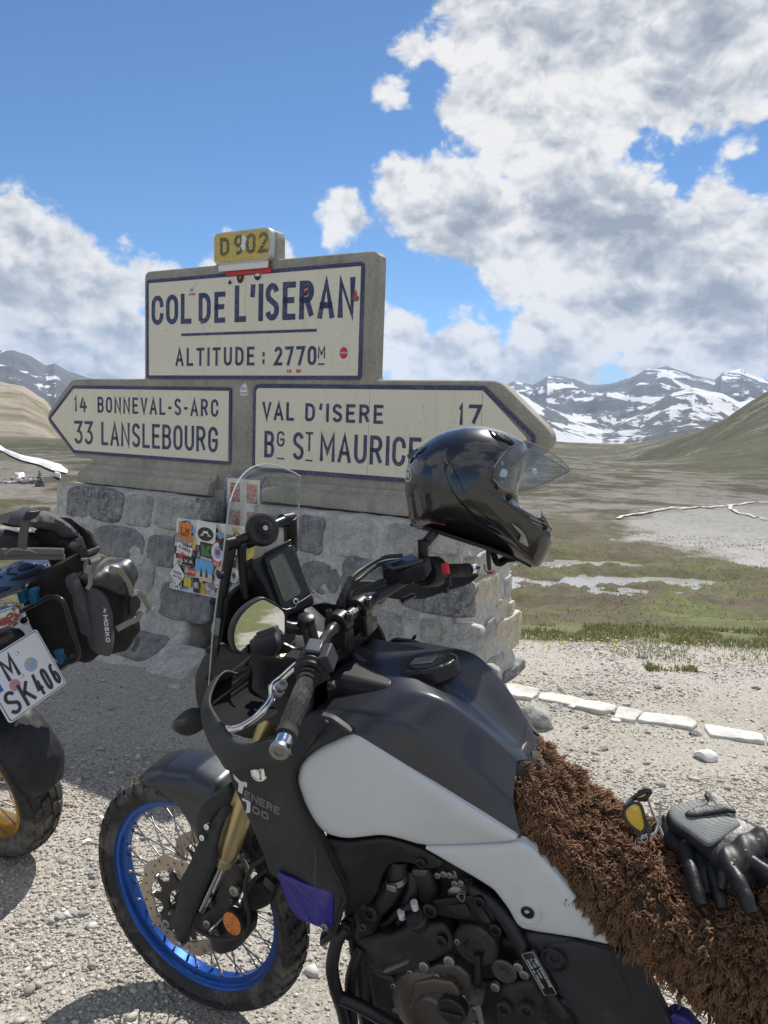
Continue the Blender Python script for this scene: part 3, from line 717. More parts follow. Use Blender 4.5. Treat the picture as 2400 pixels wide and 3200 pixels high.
for k in range(900):
    left = rf.random() < .55; u = rf.uniform(-2.66, UL1-.10) if left else rf.uniform(-.76, .46); v = rf.uniform(.16, .96); w = rf.uniform(.09, .24); h = rf.uniform(.07, .15)
    if left and u+w/2 > UL1-.01: continue
    if all(abs(u-q[0]) > (w+q[2])/2+.016 or abs(v-q[1]) > (h+q[3])/2+.014 for q in placed if q[4] == left):
        place_stone(u, v, w, h, rf.choice(ms_), 300+k, left, proud=.024); placed.append((u, v, w, h, left))
# return (side) face of the right-hand base
for x0, y0, x1, y1, mt in [(915,830,1165,1140,'stone_beige'),(1085,1175,1300,1480,'stone_beige'),(1150,1550,1325,1900,'stone_blue'),(985,1200,1075,1450,'stone_grey'),(1240,1030,1300,1180,'stone_beige'),
                       (1100,1020,1190,1110,'stone_beige'),(1120,1920,1330,2140,'stone_light'),(980,600,1250,800,'stone_light'),(1000,1500,1130,1600,'stone_grey'),(1180,830,1255,1000,'stone_light')]:
    c = SU(*z11((x0+x1)/2, (y0+y1)/2), .61); p = SU(*z11(x0, (y0+y1)/2), .60); q = SU(*z11(x1, (y0+y1)/2), .60); t = SU(*z11((x0+x1)/2, y0), .60); b = SU(*z11((x0+x1)/2, y1), .60)
    place_stone(c[0], c[1], abs(q[0]-p[0]), abs(t[1]-b[1]), mt, x0+y0, False, side=True, proud=.022)
# red and white trail blaze painted on a side stone
c = SU(*z11(1297, 1655), .62)
for k, m in ((0, 'paint_white'), (1, 'paint_red')):
    pass
# ---- enamel panels
def panel(corners, joints, name, off=.006, rad=.03, point=None):
    us = [c[0] for c in corners]; vs = [c[1] for c in corners]
    u0, u1, v0, v1 = min(us), max(us), min(vs), max(vs); vm = (v0+v1)/2
    cuts = [u0]+joints+[u1]; g = .0012
    holder = empty(name); holder.parent = sign
    for a, b in zip(cuts[:-1], cuts[1:]):
        if point == 'L' and a == u0: P = [(a+.012, vm), (b-g, v0), (b-g, v1)]; r_ = [.02, .002, .002]; P = [(a+.03, vm), (b-g, v0+.003), (b-g, v1-.003)]
        elif point == 'R' and b == u1: P = [(b-.03, vm), (a+g, v1-.003), (a+g, v0+.003)]; r_ = [.02, .002, .002]
        else:
            P = [(a+g, v0+.003), (b-g, v0+.003), (b-g, v1-.003), (a+g, v1-.003)]; r_ = [rad if (a == u0) else 0, rad if b == u1 else 0, rad if b == u1 else 0, rad if a == u0 else 0]
        P = rounded([np.array([p[0], p[1], off]) for p in P], r_, 4)
        m = MB(); F = [s3(*p) for p in P]; B_ = [s3(p[0], p[1], -.004) for p in P]; n = len(P)
        m.add(F+B_, [tuple(range(n))]+[(i, (i+1) % n, n+(i+1) % n, n+i) for i in range(n)]); m.build('enamel_tile', MATS['enamel_cream'], holder, smooth=False)
    if point == 'L': P = [(u0, vm), (joints[0], v0), (u1, v0), (u1, v1), (joints[0], v1)]; r_ = [.03, .012, rad, rad, .012]
    elif point == 'R': P = [(u1, vm), (joints[-1], v1), (u0, v1), (u0, v0), (joints[-1], v0)]; r_ = [.03, .012, rad, rad, .012]
    else: P = [(u0, v0), (u1, v0), (u1, v1), (u0, v1)]; r_ = rad
    P = rounded([np.array(p) for p in P], r_, 5); bw = .024
    m = MB(); n = len(P); inn = []
    for i in range(n):
        a = P[i]-P[i-1]; b = P[(i+1) % n]-P[i]
        if np.linalg.norm(a) < 1e-6: a = b
        if np.linalg.norm(b) < 1e-6: b = a
        a = a/np.linalg.norm(a); b = b/np.linalg.norm(b); t = a+b; t /= np.linalg.norm(t); nn = np.array([-t[1], t[0]]); 
        if point == 'R': nn = -nn
        inn.append(P[i]+nn*bw/max(abs(nn@np.array([-a[1], a[0]])), .5))
    h = off+.0012; V = [s3(p[0], p[1], h) for p in P]+[s3(p[0], p[1], h) for p in inn]+[s3(p[0], p[1], -.003) for p in P]+[s3(p[0], p[1], off-.001) for p in inn]
    F = []
    for i in range(n):
        j = (i+1) % n; F += [(i, j, n+j, n+i), (2*n+i, 2*n+j, j, i), (n+i, n+j, 3*n+j, 3*n+i)]
    m.add(V, F); m.build('border', MATS['enamel_navy'], holder, smooth=False)
    return holder
ptop = panel([S(*z1(497,312)), S(*z1(1424,742))], [S(*z1(923,500))[0]], 'name_panel'); 
pl = panel([(-3.106, 1.27), (-1.203, 1.79)], [-2.803, S(*z1(466,900))[0]], 'left_arrow_panel', point='L')
pr_ = panel([(-.995, 1.27), (.91, 1.79)], [S(*z1(1457,950))[0], .605], 'right_arrow_panel', point='R')
def word(holder, s_, f, xl, xr, yb, yt, sw=None, off=.0062, mat='enamel_navy', gap=None, name='lettering', th=.0012):
    a = S(*f(xl, yb), off); t = S(*f(xl, yt), off); b = S(*f(xr, yb), off); h = t[1]-a[1]
    m = MB(); text(m, s_, a[0], b[0], a[1], h, sw or h*.17, lambda u, v, w: s3(u, v, off+w), th=th, gap=gap)
    return m.build(name, MATS[mat], holder, smooth=False)
word(ptop, 'COL', z1, 517, 690, 507, 380, .034, gap=.22); word(ptop, 'DE', z1, 720, 836, 500, 368, .034); word(ptop, "L'ISERAN", z1, 875, 1392, 494, 336, .038, gap=.22)
a = S(*z1(648,555)); b = S(*z1(1232,541)); m = MB(); m.box(((a[0]+b[0])/2, -.0068, a[1]+.01), (b[0]-a[0], .002, .018)); m.build('rule', MATS['enamel_navy'], ptop, smooth=False)
word(ptop, 'ALTITUDE', z1, 620, 962, 683, 606, .020, gap=.4); word(ptop, ':', z1, 988, 1012, 682, 605, .018); word(ptop, '2770', z1, 1045, 1228, 681, 599, .021, gap=.3)
word(ptop, 'M', z1, 1235, 1266, 650, 598, .010); word(ptop, '-', z1, 1232, 1266, 690, 655, .010)
word(pl, '14', z1, 183, 237, 879, 813, .020, gap=.3); word(pl, 'BONNEVAL-S-ARC', z1, 284, 805, 884, 815, .0185, gap=.38)
word(pl, '33', z1, 184, 265, 1018, 918, .024, gap=.2); word(pl, 'LANSLEBOURG', z1, 300, 803, 1024, 923, .0235, gap=.24)
word(pr_, 'VAL', z1, 995, 1133, 915, 837, .020, gap=.3); word(pr_, "D'ISERE", z1, 1180, 1518, 921, 843, .020, gap=.36); word(pr_, '17', z2, 422, 515, 290, 208, .021, gap=.3)
word(pr_, 'B', z1, 1003, 1046, 1077, 962, .024); word(pr_, 'G', z1, 1058, 1091, 1030, 963, .014); word(pr_, '-', z1, 1055, 1093, 1105, 1050, .010)
word(pr_, 'S', z1, 1125, 1174, 1087, 967, .024); word(pr_, 'T', z1, 1181, 1214, 1050, 967, .014); word(pr_, '-', z1, 1178, 1214, 1113, 1058, .010)
word(pr_, 'MAURICE', z1, 1243, 1681, 1093, 972, .0245, gap=.24)
# ---- stickers
for nme, c in dict(vinyl_white=(.72,.72,.70), vinyl_black=(.02,.02,.02), vinyl_red=(.55,.04,.04), vinyl_orange=(.7,.22,.04), vinyl_yellow=(.65,.5,.05), vinyl_green=(.05,.22,.05), vinyl_blue=(.06,.2,.5), vinyl_sky=(.15,.42,.75), vinyl_grey=(.3,.3,.3), vinyl_pink=(.7,.25,.35), vinyl_cream=(.6,.55,.42), paint_white=(.72,.71,.68), paint_red=(.5,.06,.05)).items():
    simple(nme, c, .42, nscale=30, namt=.12)
def flat_poly(P, to3, h, name, mat, parent, th=.0006):
    n = len(P); m = MB(); m.add([to3(p[0], p[1], h) for p in P]+[to3(p[0], p[1], h-th) for p in P], [tuple(range(n))]+[(i, (i+1) % n, n+(i+1) % n, n+i) for i in range(n)])
    return m.build(name, MATS[mat], parent, smooth=False)
def disc(cx, cy, rx, ry, n=20): return [(cx+rx*math.cos(2*math.pi*i/n), cy+ry*math.sin(2*math.pi*i/n)) for i in range(n)]
def rrect(cx, cy, w, h, a=0, r=0):
    c, s_ = math.cos(a), math.sin(a); P = [(-w/2,-h/2),(w/2,-h/2),(w/2,h/2),(-w/2,h/2)]
    if r: P = [tuple(p) for p in rounded([np.array(p) for p in P], r, 3)]
    return [(cx+x*c-y*s_, cy+x*s_+y*c) for x, y in P]
H0 = .0085
def atz(f, x, y): return S(*f(x, y), .008)
c = atz(z1, 690, 357); st = flat_poly([(c[0]+x*.032, c[1]+y*.046) for x, y in [(-.8,.2),(-.3,.8),(0,1),(.4,.75),(.9,.2),(1,-.6),(0,-1),(-.9,-.7)]], s3, H0, 'sticker', 'vinyl_white', ptop, .001)
m = MB(); text(m, 'ALANTOUR', c[0]-.028, c[0]+.03, c[1]-.032, .016, .003, lambda u, v, w: s3(u, v, H0+w+((0))), th=.0008); m.build('lettering', MATS['vinyl_red'], st, smooth=False)
flat_poly([(c[0]+x*.02, c[1]+.012+y*.018) for x, y in [(-1,-1),(-.4,.4),(0,-.2),(.3,.8),(1,-1)]], s3, H0+.0008, 'peak_print', 'vinyl_grey', st)
c = atz(z1, 855, 318); st = flat_poly([(c[0]+x*.025, c[1]+y*.033) for x, y in [(-1,0),(0,1),(1,.1),(.3,-1)]], s3, H0, 'sticker', 'vinyl_white', ptop)
flat_poly([(c[0]+x*.017, c[1]+y*.02) for x, y in [(-1,-.8),(-.2,.9),(.1,0),(.5,.6),(1,-.8)]], s3, H0+.0008, 'peak_print', 'vinyl_black', st)
c = atz(z1, 900, 300); st = flat_poly(disc(c[0], c[1], .030, .037), s3, H0, 'sticker', 'vinyl_black', ptop)
flat_poly([(c[0]+x*.012, c[1]+y*.016) for x, y in [(-1,-1),(0,1),(1,-.9),(.2,-.2)]], s3, H0+.0008, 'print', 'vinyl_orange', st)
c = atz(z1, 975, 287); st = flat_poly(disc(c[0], c[1], .036, .044), s3, H0, 'sticker', 'vinyl_white', ptop)
flat_poly(disc(c[0], c[1], .031, .038), s3, H0+.0007, 'print', 'vinyl_black', st)
flat_poly([(c[0]+x*.024, c[1]+y*.026) for x, y in [(-1,-.4),(-.3,.8),(.0,.3),(.3,.9),(1,-.4)]], s3, H0+.0014, 'peak_print', 'vinyl_white', st)
c = atz(z1, 1183, 360); st = flat_poly(disc(c[0], c[1], .022, .028), s3, H0, 'sticker', 'vinyl_black', ptop)
flat_poly(rrect(c[0], c[1], .034, .010, .2), s3, H0+.0007, 'print', 'vinyl_red', st); flat_poly(rrect(c[0], c[1]+.012, .03, .006, .2), s3, H0+.0007, 'print', 'vinyl_cream', st)
c = atz(z1, 1400, 376); st = flat_poly([(c[0]+x*.022, c[1]+y*.038) for x, y in [(-.6,.1),(-.2,.9),(.2,.4),(.4,-.1),(1,-.3),(.8,-.9),(-.5,-1),(-1,-.5)]], s3, H0, 'sticker', 'vinyl_red', ptop)
flat_poly([(c[0]+x*.018, c[1]-.014+y*.014) for x, y in [(-.9,-1),(-.2,.6),(1,.4),(.9,-.9)]], s3, H0+.0008, 'print', 'vinyl_green', st)
c = atz(z1, 1347, 632); st = flat_poly(rrect(c[0], c[1], .078, .098, .1), s3, H0, 'sticker', 'vinyl_white', ptop)
d_ = flat_poly(disc(c[0], c[1]+.008, .030, .036), s3, H0+.0007, 'print', 'vinyl_red', st)
m = MB(); text(m, 'TOGAKASI', c[0]-.026, c[0]+.026, c[1]+.004, .010, .0018, lambda u, v, w: s3(u, v, H0+.0007+w), th=.0007); m.build('lettering', MATS['vinyl_white'], st, smooth=False)
m = MB(); text(m, 'SM', *[S(*z1(x, 712), .007)[0] for x in (1100, 1120)], S(*z1(1100, 712), .007)[1], .022, .0052, lambda u, v, w: s3(u, v, .0065+w)); text(m, 'IDF', *[S(*z1(x, 712), .007)[0] for x in (1142, 1163)], S(*z1(1142, 712), .007)[1], .022, .0052, lambda u, v, w: s3(u, v, .0065+w)); m.build('lettering', MATS['vinyl_red'], ptop, smooth=False)
c = atz(z1, 912, 782); st = flat_poly([(c[0]+x*.030, c[1]+y*.042) for x, y in [(-1,-1),(1,-1),(1,.3),(.3,1),(0,.8),(-.4,.6),(-1,.2)]], s3, .0015, 'sticker', 'vinyl_white', sign)
m = MB(); text(m, '8848', c[0]-.024, c[0]+.024, c[1]-.006, .020, .0038, lambda u, v, w: s3(u, v, .0015+w), th=.0007); m.build('lettering', MATS['vinyl_sky'], st, smooth=False)
flat_poly(rrect(c[0], c[1]-.027, .052, .014), s3, .0022, 'print', 'vinyl_pink', st)
# ---- road number plate
pl9 = empty('number_plate'); pl9.parent = sign
P = [S(*z1(x, y), .045) for x, y in ((797,240),(1045,240),(1048,90),(797,112))]; u0, u1 = -1.335, -.862; v0, v1 = 2.585, 2.785
simple('galvanised', (.55,.55,.52), .45, .4, nscale=20)
m = MB(); O_ = rounded([np.array(p) for p in ((u0,v0,.052),(u1,v0,.052),(u1,v1,.052),(u0,v1,.052))], .045, 5); shell(m, O_, s3, thick=.04, rr=.008, re=.006, sp=.08); m.build('plate_frame', MATS['galvanised'], pl9)
O_ = rounded([np.array(p) for p in ((u0+.011,v0+.011),(u1-.011,v0+.011),(u1-.011,v1-.011),(u0+.011,v1-.011))], .036, 5)
flat_poly(O_, s3, .0535, 'yellow_face', 'enamel_yellow', pl9, .002)
for s_, xa, xb, yb, yt in (('D', 812, 852, 210, 130), ('902', 872, 1019, 205, 117)):
    a = S(*z1(xa, yb), .054); b = S(*z1(xb, yb), .054); t = S(*z1(xa, yt), .054)
    m = MB(); text(m, s_, a[0], b[0], a[1], t[1]-a[1], .023, lambda u, v, w: s3(u, v, .0535+w), gap=.28); m.build('lettering', MATS['enamel_black'], pl9, smooth=False)
c = S(*z1(915, 152), .055); flat_poly([(c[0]+x*.03, c[1]+y*.05) for x, y in [(-.9,-.3),(-.5,.3),(-.7,.8),(.1,1),(.8,.5),(.4,0),(.5,-.6),(0,-1),(-.4,-.8)]], s3, .0556, 'torn_paper', 'vinyl_white', pl9)
m = MB(); m.box(((u0+u1)/2, -.030, 2.566), (u1-u0-.06, .012, .05)); m.build('bracket', MATS['paint_white'], pl9, bevel=.004)
a = S(*z1(835, 268), .02); b = S(*z1(1030, 262), .02); m = MB(); m.box(((a[0]+b[0])/2, -.012, 2.532), (b[0]-a[0], .006, .035)); m.build('red_tape', MATS['vinyl_red'], pl9, smooth=False)
for x in (832, 1027):
    a = S(*z1(x, 235), .04); m = MB(); m.lathe([(0,.0001),(0,.008),(.004,.008),(.006,.0001)], (a[0], -.037, a[1]), (0,-1,0), 8); m.build('bolt', MATS['vinyl_black'], pl9)
# ---- shield panel on the pier
pp = empty('shield_panel'); pp.parent = sign
u0, v1 = S(*z1(833,1148), .055); u1 = S(*z1(1000,1160), .055)[0]; v0 = v1-.50
pb = MB(); pb.box(((u0+u1)/2, -.02, (v0+v1)/2-.02), (u1-u0+.02, .06, v1-v0)); pb.build('pier_facing', MATS['concrete'], pp)
flat_poly(rrect((u0+u1)/2, (v0+v1)/2, u1-u0, v1-v0), s3, .055, 'blue_border', 'enamel_blueworn', pp, .004)
flat_poly(rrect((u0+u1)/2, (v0+v1)/2, u1-u0-.05, v1-v0-.05), s3, .0565, 'cream_field', 'enamel_cream', pp, .002)
uc = (u0+u1)/2; w = (u1-u0)-.10; t = v1-.055
sh = [(uc-w/2, t), (uc-w/2, t-.26), (uc-w*.35, t-.33), (uc, t-.37), (uc+w*.35, t-.33), (uc+w/2, t-.26), (uc+w/2, t)]
flat_poly(sh, s3, .058, 'red_shield', 'enamel_red', pp, .002)
flat_poly(rrect(uc, t-.18, .055, .355), s3, .0592, 'white_cross', 'paint_white', pp, .001)
flat_poly(rrect(uc, t-.155, w-.004, .055), s3, .0594, 'white_cross', 'paint_white', pp, .001)
# trail blaze on the side stone
for k, mt in ((0, 'paint_white'), (1, 'paint_red')):
    m = MB(); rows = []
    P = []
    for a in np.linspace(0, 1, 5):
        P.append([(0.665, -(c0+.0), v_) for c0, v_ in [SU(*z11(1256+72*a, 1640+38*k+b*34-a*28), .665) for b in (0, 1)]])
    m.grid(P); m.build('trail_blaze', MATS[mt], sign, solid=.004)
# ---- board covered in stickers, leaning on the base
bo = .33
bc = [S(*z12(150,1200), bo), S(*z12(1065,1395), bo), S(*z12(1125,402), bo), S(*z12(220,285), bo)]
board = empty('sticker_board', SM, label='white board plastered with small colourful stickers propped against the stone base', category='sticker board')
bl, br, tr, tl = [np.array(q) for q in bc]
def bq(a, b): return (bl*(1-a)+br*a)*(1-b)+(tl*(1-a)+tr*a)*b
def zb(x, y):                                  # z12 pixel -> board point
    return np.array(S(*z12(x, y), bo))
b3 = lambda u, v, w: (u, -(bo+w), v)
flat_poly([tuple(bl), tuple(br), tuple(tr), tuple(tl)], b3, .0, 'panel', 'vinyl_white', board, .008)
BH = [.0]
def stk(P, mat, name='sticker', parent=None):
    BH[0] += .00006; return flat_poly(P, b3, .0012+BH[0], name, mat, parent or board, .0010)
def btext(s_, cx, cy, w, h, mat, parent, ang=0, sw=None):
    BH[0] += .00006; m = MB(); ca, sa = math.cos(ang), math.sin(ang); hh = .0014+BH[0]
    text(m, s_, -w/2, w/2, -h/2, h, sw or h*.2, lambda u, v, q: b3(cx+u*ca-v*sa, cy+u*sa+v*ca, hh+(q > 0)*.0003), th=.0004); return m.build('lettering', MATS[mat], parent, smooth=False)
rnd = random.Random(5); cols = ['vinyl_white']*7+['vinyl_black']*6+['vinyl_grey','vinyl_grey','vinyl_red','vinyl_orange','vinyl_yellow','vinyl_green','vinyl_blue','vinyl_blue','vinyl_sky','vinyl_cream','vinyl_cream']
words = ['MOTO','TOUR','CLUB','RIDE','2023','ALPS','TEAM','MC','ENDURO','RACE','GO','ITALIA','4X4','BIKE']
W_, Hh = np.linalg.norm(br-bl), np.linalg.norm(tl-bl)
for i in range(150):
    q = bq(rnd.uniform(.06, .94), rnd.uniform(.06, .94)); c1 = rnd.choice(cols); w = rnd.uniform(.035, .085); h = w*rnd.uniform(.45, 1); an = rnd.uniform(-.4, .3)
    k = rnd.random()
    st = stk(disc(q[0], q[1], w*.42, w*.42, 14) if k < .35 else rrect(q[0], q[1], w, h, an), c1)
    c2 = rnd.choice([c for c in cols if c != c1])
    if k < .35: stk(disc(q[0], q[1], w*.3, w*.3, 12), c2, 'print', st)
    elif k < .6: stk([(q[0]+x*w*.35, q[1]+y*h*.35) for x, y in [(-1,-.8),(-.3,rnd.uniform(.2,1)),(.1,0),(.5,rnd.uniform(.3,1)),(1,-.8)]], c2, 'print', st)
    if rnd.random() < .6: btext(rnd.choice(words), q[0], q[1]-h*.1, w*.7, h*.25, c2, st, an)
for x, y, w, h, a, mt, wd, wm in [(355,440,.115,.10,-.12,'vinyl_orange','1X','vinyl_black'),(620,490,.17,.16,-.12,'vinyl_white',None,None),(350,680,.135,.055,-.3,'vinyl_white','KLOIBER','vinyl_black'),(632,725,.115,.125,-.12,'vinyl_black',None,None),
        (595,960,.15,.135,-.15,'vinyl_sky',None,None),(440,975,.07,.045,-.12,'vinyl_red','MTIB','vinyl_white'),(225,1165,.09,.03,-.12,'vinyl_white','WAS HERE','vinyl_black'),(500,1150,.05,.1,-.05,'vinyl_black','CLUB','vinyl_white'),(400,840,.10,.06,-.1,'vinyl_black','VA','vinyl_white')]:
    q = zb(x, y); st = stk(rrect(q[0], q[1], w, h, a+.05, .004), mt)
    if wd: btext(wd, q[0], q[1], w*.75, h*.4, wm, st, a+.05)
    if mt == 'vinyl_orange': btext('MONT.', q[0], q[1]-h*.3, w*.7, h*.22, 'vinyl_black', st, a)
    if wd == 'KLOIBER': btext('FAHRSCHULE', q[0]+.012, q[1]+.021, w*.5, h*.2, 'vinyl_black', st, a+.05)
    if x == 620: stk(disc(q[0], q[1], .068, .045, 24), 'vinyl_black', 'print', st); stk([(q[0]+u*.05, q[1]+v*.02) for u, v in [(-1,-.6),(-.5,.2),(-.4,1),(.4,1),(.5,.1),(1,-.6)]], 'vinyl_white', 'print', st); stk(disc(q[0], q[1]-.004, .022, .009), 'vinyl_black', 'print', st)
    if x == 632: stk([(q[0]+u*.045, q[1]+.012+v*.035) for u, v in [(-1,-1),(-1,1),(-.4,1),(-.4,.1),(.3,1),(1,.8),(.2,-.1),(1,-1)]], 'vinyl_green', 'print', st); btext('KNIESCHLEIFER', q[0], q[1]-.043, .1, .018, 'vinyl_white', st, -.1)
    if x == 595:
        stk(rrect(q[0], q[1]-.042, .146, .048, a+.05), 'vinyl_cream', 'print', st)
        for dx in (-.02, .025): stk([(q[0]+dx+u*.012, q[1]-.008+v*.035) for u, v in [(-1,-1),(-.4,.2),(0,1),(.5,.2),(1,-1)]], 'vinyl_black', 'print', st)
q = zb(255, 1010); st = stk([(q[0]+u*.075, q[1]+v*.085) for u, v in [(-1,0),(0,-1),(1,0),(0,1)]], 'vinyl_black'); stk([(q[0]+u*.07, q[1]+v*.08) for u, v in [(-1,0),(0,-1),(1,0),(0,1)]], 'vinyl_white', 'print', st); btext('MARCO', q[0], q[1]+.012, .07, .018, 'vinyl_black', st, -.2); btext('MATTIA', q[0], q[1]-.016, .075, .018, 'vinyl_black', st, -.2)
q = zb(780, 725); st = stk(disc(q[0], q[1], .058, .068), 'vinyl_red'); stk(disc(q[0], q[1], .052, .061), 'vinyl_white', 'print', st); stk(disc(q[0], q[1], .034, .04), 'vinyl_sky', 'print', st); stk(disc(q[0], q[1], .02, .02), 'vinyl_red', 'print', st)
q = zb(990, 1025); st = stk(disc(q[0], q[1], .045, .055), 'vinyl_black'); stk(disc(q[0], q[1], .041, .05), 'vinyl_white', 'print', st); stk([(q[0]+(.035 if i % 2 == 0 else .01)*math.cos(i*math.pi/8), q[1]+(.045 if i % 2 == 0 else .012)*math.sin(i*math.pi/8)) for i in range(16)], 'vinyl_black', 'print', st)
q = zb(470, 620); stk([(q[0]+u*.025, q[1]+v*.05) for u, v in [(-.6,-1),(.6,-.6),(1,1),(0,.9)]], 'vinyl_yellow')
q = zb(1180, 780); stk([(q[0]+u*.05, q[1]+v*.10) for u, v in [(-1,-1),(.6,-.9),(1,1),(0,.9)]], 'vinyl_yellow')
# ------------------------------------------------------------------ materials of the motorcycles
simple('plastic_black', (.016,.016,.018), .48, spec=.35, nscale=12, namt=.3, bump=.08, bscale=500, dirt=.10)
simple('plastic_matte', (.027,.028,.031), .62, spec=.35, nscale=10, namt=.2, bump=.10, bscale=600, dirt=.10)
simple('tank_paint', (.062,.065,.074), .33, .75, nscale=5, namt=.12, bump=.03, bscale=900, dirt=.05, coat=.12)
simple('panel_white', (.60,.61,.62), .46, nscale=4, namt=.05, bump=.03, bscale=700, dirt=.16)
simple('rubber', (.020,.019,.018), .85, spec=.3, nscale=20, namt=.4, bump=.2, bscale=300, dirt=.45)
simple('tyre_rubber', (.026,.025,.024), .72, nscale=14, namt=.5, bump=.25, bscale=220, dirt=.65)
simple('blue_anodised', (.022,.095,.38), .33, .65, nscale=20, namt=.15)
simple('blue_plastic', (.018,.012,.22), .35, nscale=8, namt=.15, dirt=.25)
simple('gold_anodised', (.52,.43,.24), .34, .8, nscale=14, namt=.08)
simple('gold_dark', (.42,.25,.06), .35, .8)
simple('chrome', (.72,.72,.72), .12, 1., nscale=20, namt=.05)
simple('steel', (.33,.32,.31), .42, .9, nscale=40, namt=.2); simple('plastic_inner', (.010,.010,.011), .9, spec=.15)
simple('disc_steel', (.42,.37,.31), .38, .85, nscale=60, namt=.15)
simple('alloy_dark', (.10,.095,.09), .42, .6, nscale=30, namt=.2, dirt=.2)
simple('engine_bronze', (.13,.11,.095), .40, .55, nscale=20, namt=.15, dirt=.15)
simple('engine_black', (.022,.022,.022), .5, .2, nscale=25, namt=.35, bump=.15, bscale=300, dirt=.18)
simple('metal_black', (.025,.025,.027), .33, .5, nscale=18, namt=.2)
simple('red_switch', (.60,.02,.04), .4); simple('amber', (.62,.17,.01), .18, coat=.5)
simple('hose_black', (.018,.018,.018), .55); simple('print_grey', (.13,.13,.135), .5); simple('print_white', (.62,.62,.62), .5)
simple('lcd', (.055,.068,.048), .12, coat=.6)
simple('mirror_glass', (.85,.85,.85), .015, 1.)
def _glass(name, tint, alpha=.12, rough=.02):
    s = NB(name); nt = s.nt; out = nt.nodes['Material Output']; tr = s.n('ShaderNodeBsdfTransparent'); tr.inputs[0].default_value = tuple(tint)+(1,)
    gl = s.n('ShaderNodeBsdfGlossy'); gl.inputs['Roughness'].default_value = rough; lw = s.n('ShaderNodeLayerWeight'); lw.inputs['Blend'].default_value = .5
    mx = s.n('ShaderNodeMixShader'); s.l(s.math('ADD', s.math('MULTIPLY', s.math('POWER', lw.outputs['Facing'], 4.0), .45), .045), mx.inputs[0]); s.l(tr.outputs[0], mx.inputs[1]); s.l(gl.outputs[0], mx.inputs[2])
    df = s.n('ShaderNodeBsdfDiffuse'); df.inputs[0].default_value = (.7,.7,.7,1); m2 = s.n('ShaderNodeMixShader')
    s.l(s.ramp(s.noise(30, 8, .8), [(.5, .02), (.8, alpha)]), m2.inputs[0]); s.l(mx.outputs[0], m2.inputs[1]); s.l(df.outputs[0], m2.inputs[2]); s.l(m2.outputs[0], out.inputs[0])
_glass('screen_clear', (.93,.95,.94), .10); _glass('visor_tint', (.86,.88,.89), .07); simple('screen_rim', (.42,.45,.46), .25); simple('lens_yellow', (.72,.50,.02), .08, coat=.6); MATS['lens_yellow'].node_tree.nodes['Principled BSDF'].inputs['Alpha'].default_value = .62
_glass('lamp_clear', (.8,.8,.8), .3); _glass('lamp_red', (.45,.02,.02), .1)

# ------------------------------------------------------------------ the motorcycle in front
z5 = lambda a, b: (300+.4822*a, 2200+.4822*b)
z6 = lambda a, b: (850+.5726*a, 1950+.5726*b)
z7 = lambda a, b: (1500+.5425*a, 2250+.5425*b)
z8 = lambda a, b: (950+.5124*a, 1300+.5124*b)
class Frame:
    def __init__(s, x, y, hd, ln, z=0):
        h = np.array([math.cos(hd), math.sin(hd), 0]); l0 = np.array([-math.sin(hd), math.cos(hd), 0]); k = np.array([0, 0, 1.])
        s.h = h; s.l = l0*math.cos(ln)-k*math.sin(ln); s.u = k*math.cos(ln)+l0*math.sin(ln); s.o = np.array([x, y, z]); s.A = np.array([s.h, s.l, s.u])
        s.M = Matrix(((s.h[0], s.l[0], s.u[0], x), (s.h[1], s.l[1], s.u[1], y), (s.h[2], s.l[2], s.u[2], z), (0, 0, 0, 1)))
        s.C = s.A@(CAMP-s.o)
    def at(s, px, py, val, ax=1):
        d = s.A@pray(px, py); t = (val-s.C[ax])/d[ax]; return s.C+d*t
    def on(s, px, py, P0, n):
        d = s.A@pray(px, py); P0 = np.array(P0, float); n = np.array(n, float); return s.C+d*(((P0-s.C)@n)/(d@n))
BK = Frame(1.00622, 1.29579, 2.70927, .14396)
def b(f, x, y, lat): return BK.at(*f(x, y), lat)
bike = empty('motorcycle', BK.M, label='black and grey adventure motorcycle with blue front rim and helmet on its handlebar', category='motorcycle')
def P(f, L, frame=None):
    return [(frame or BK).at(*f(q[0], q[1]), q[2]) for q in L]
def mirror(L): return [np.array((p[0], -p[1], p[2])) for p in L]
def bplate(name, mat, f, L, thick=.008, r=.008, rr=.008, re=.004, bulge=0, sp=.02, parent=None, smoothc=0, relief=None, both=False, solidpts=None, frame=None, **kw):
    Q = solidpts if solidpts is not None else P(f, L, frame)
    q = [np.array((p[0], p[2], p[1])) for p in Q]
    q = cr(q, smoothc, True) if smoothc else rounded(q, r, 4)
    per = sum(np.linalg.norm(q[i]-q[i-1]) for i in range(len(q))); q = resample(list(q)+[q[0]], max(24, min(220, int(per/.009))))[:-1]
    m = MB(); shell(m, q, lambda x, y, w: (x, w, y), thick, rr, re, bulge, sp, relief)
    o = m.build(name, MATS[mat], parent if parent is not None else bike, **kw)
    if both:
        m.v = [(x, -y, z) for x, y, z in m.v]; m.build(name, MATS[mat], parent if parent is not None else bike, **kw)
    return o
def tube(name, mat, pts, r, parent=None, seg=14, sm=5, both=False, **kw):
    pts = cr(pts, sm) if sm and len(pts) > 2 else pts
    if hasattr(r, '__len__'): r = list(np.interp(np.linspace(0, 1, len(pts)), np.linspace(0, 1, len(r)), r))
    o = MB().tube(pts, r, seg).build(name, MATS[mat], parent if parent is not None else bike, **kw)
    if both: MB().tube([(p[0], -p[1], p[2]) for p in pts], r, seg).build(name, MATS[mat], parent if parent is not None else bike, **kw)
    return o
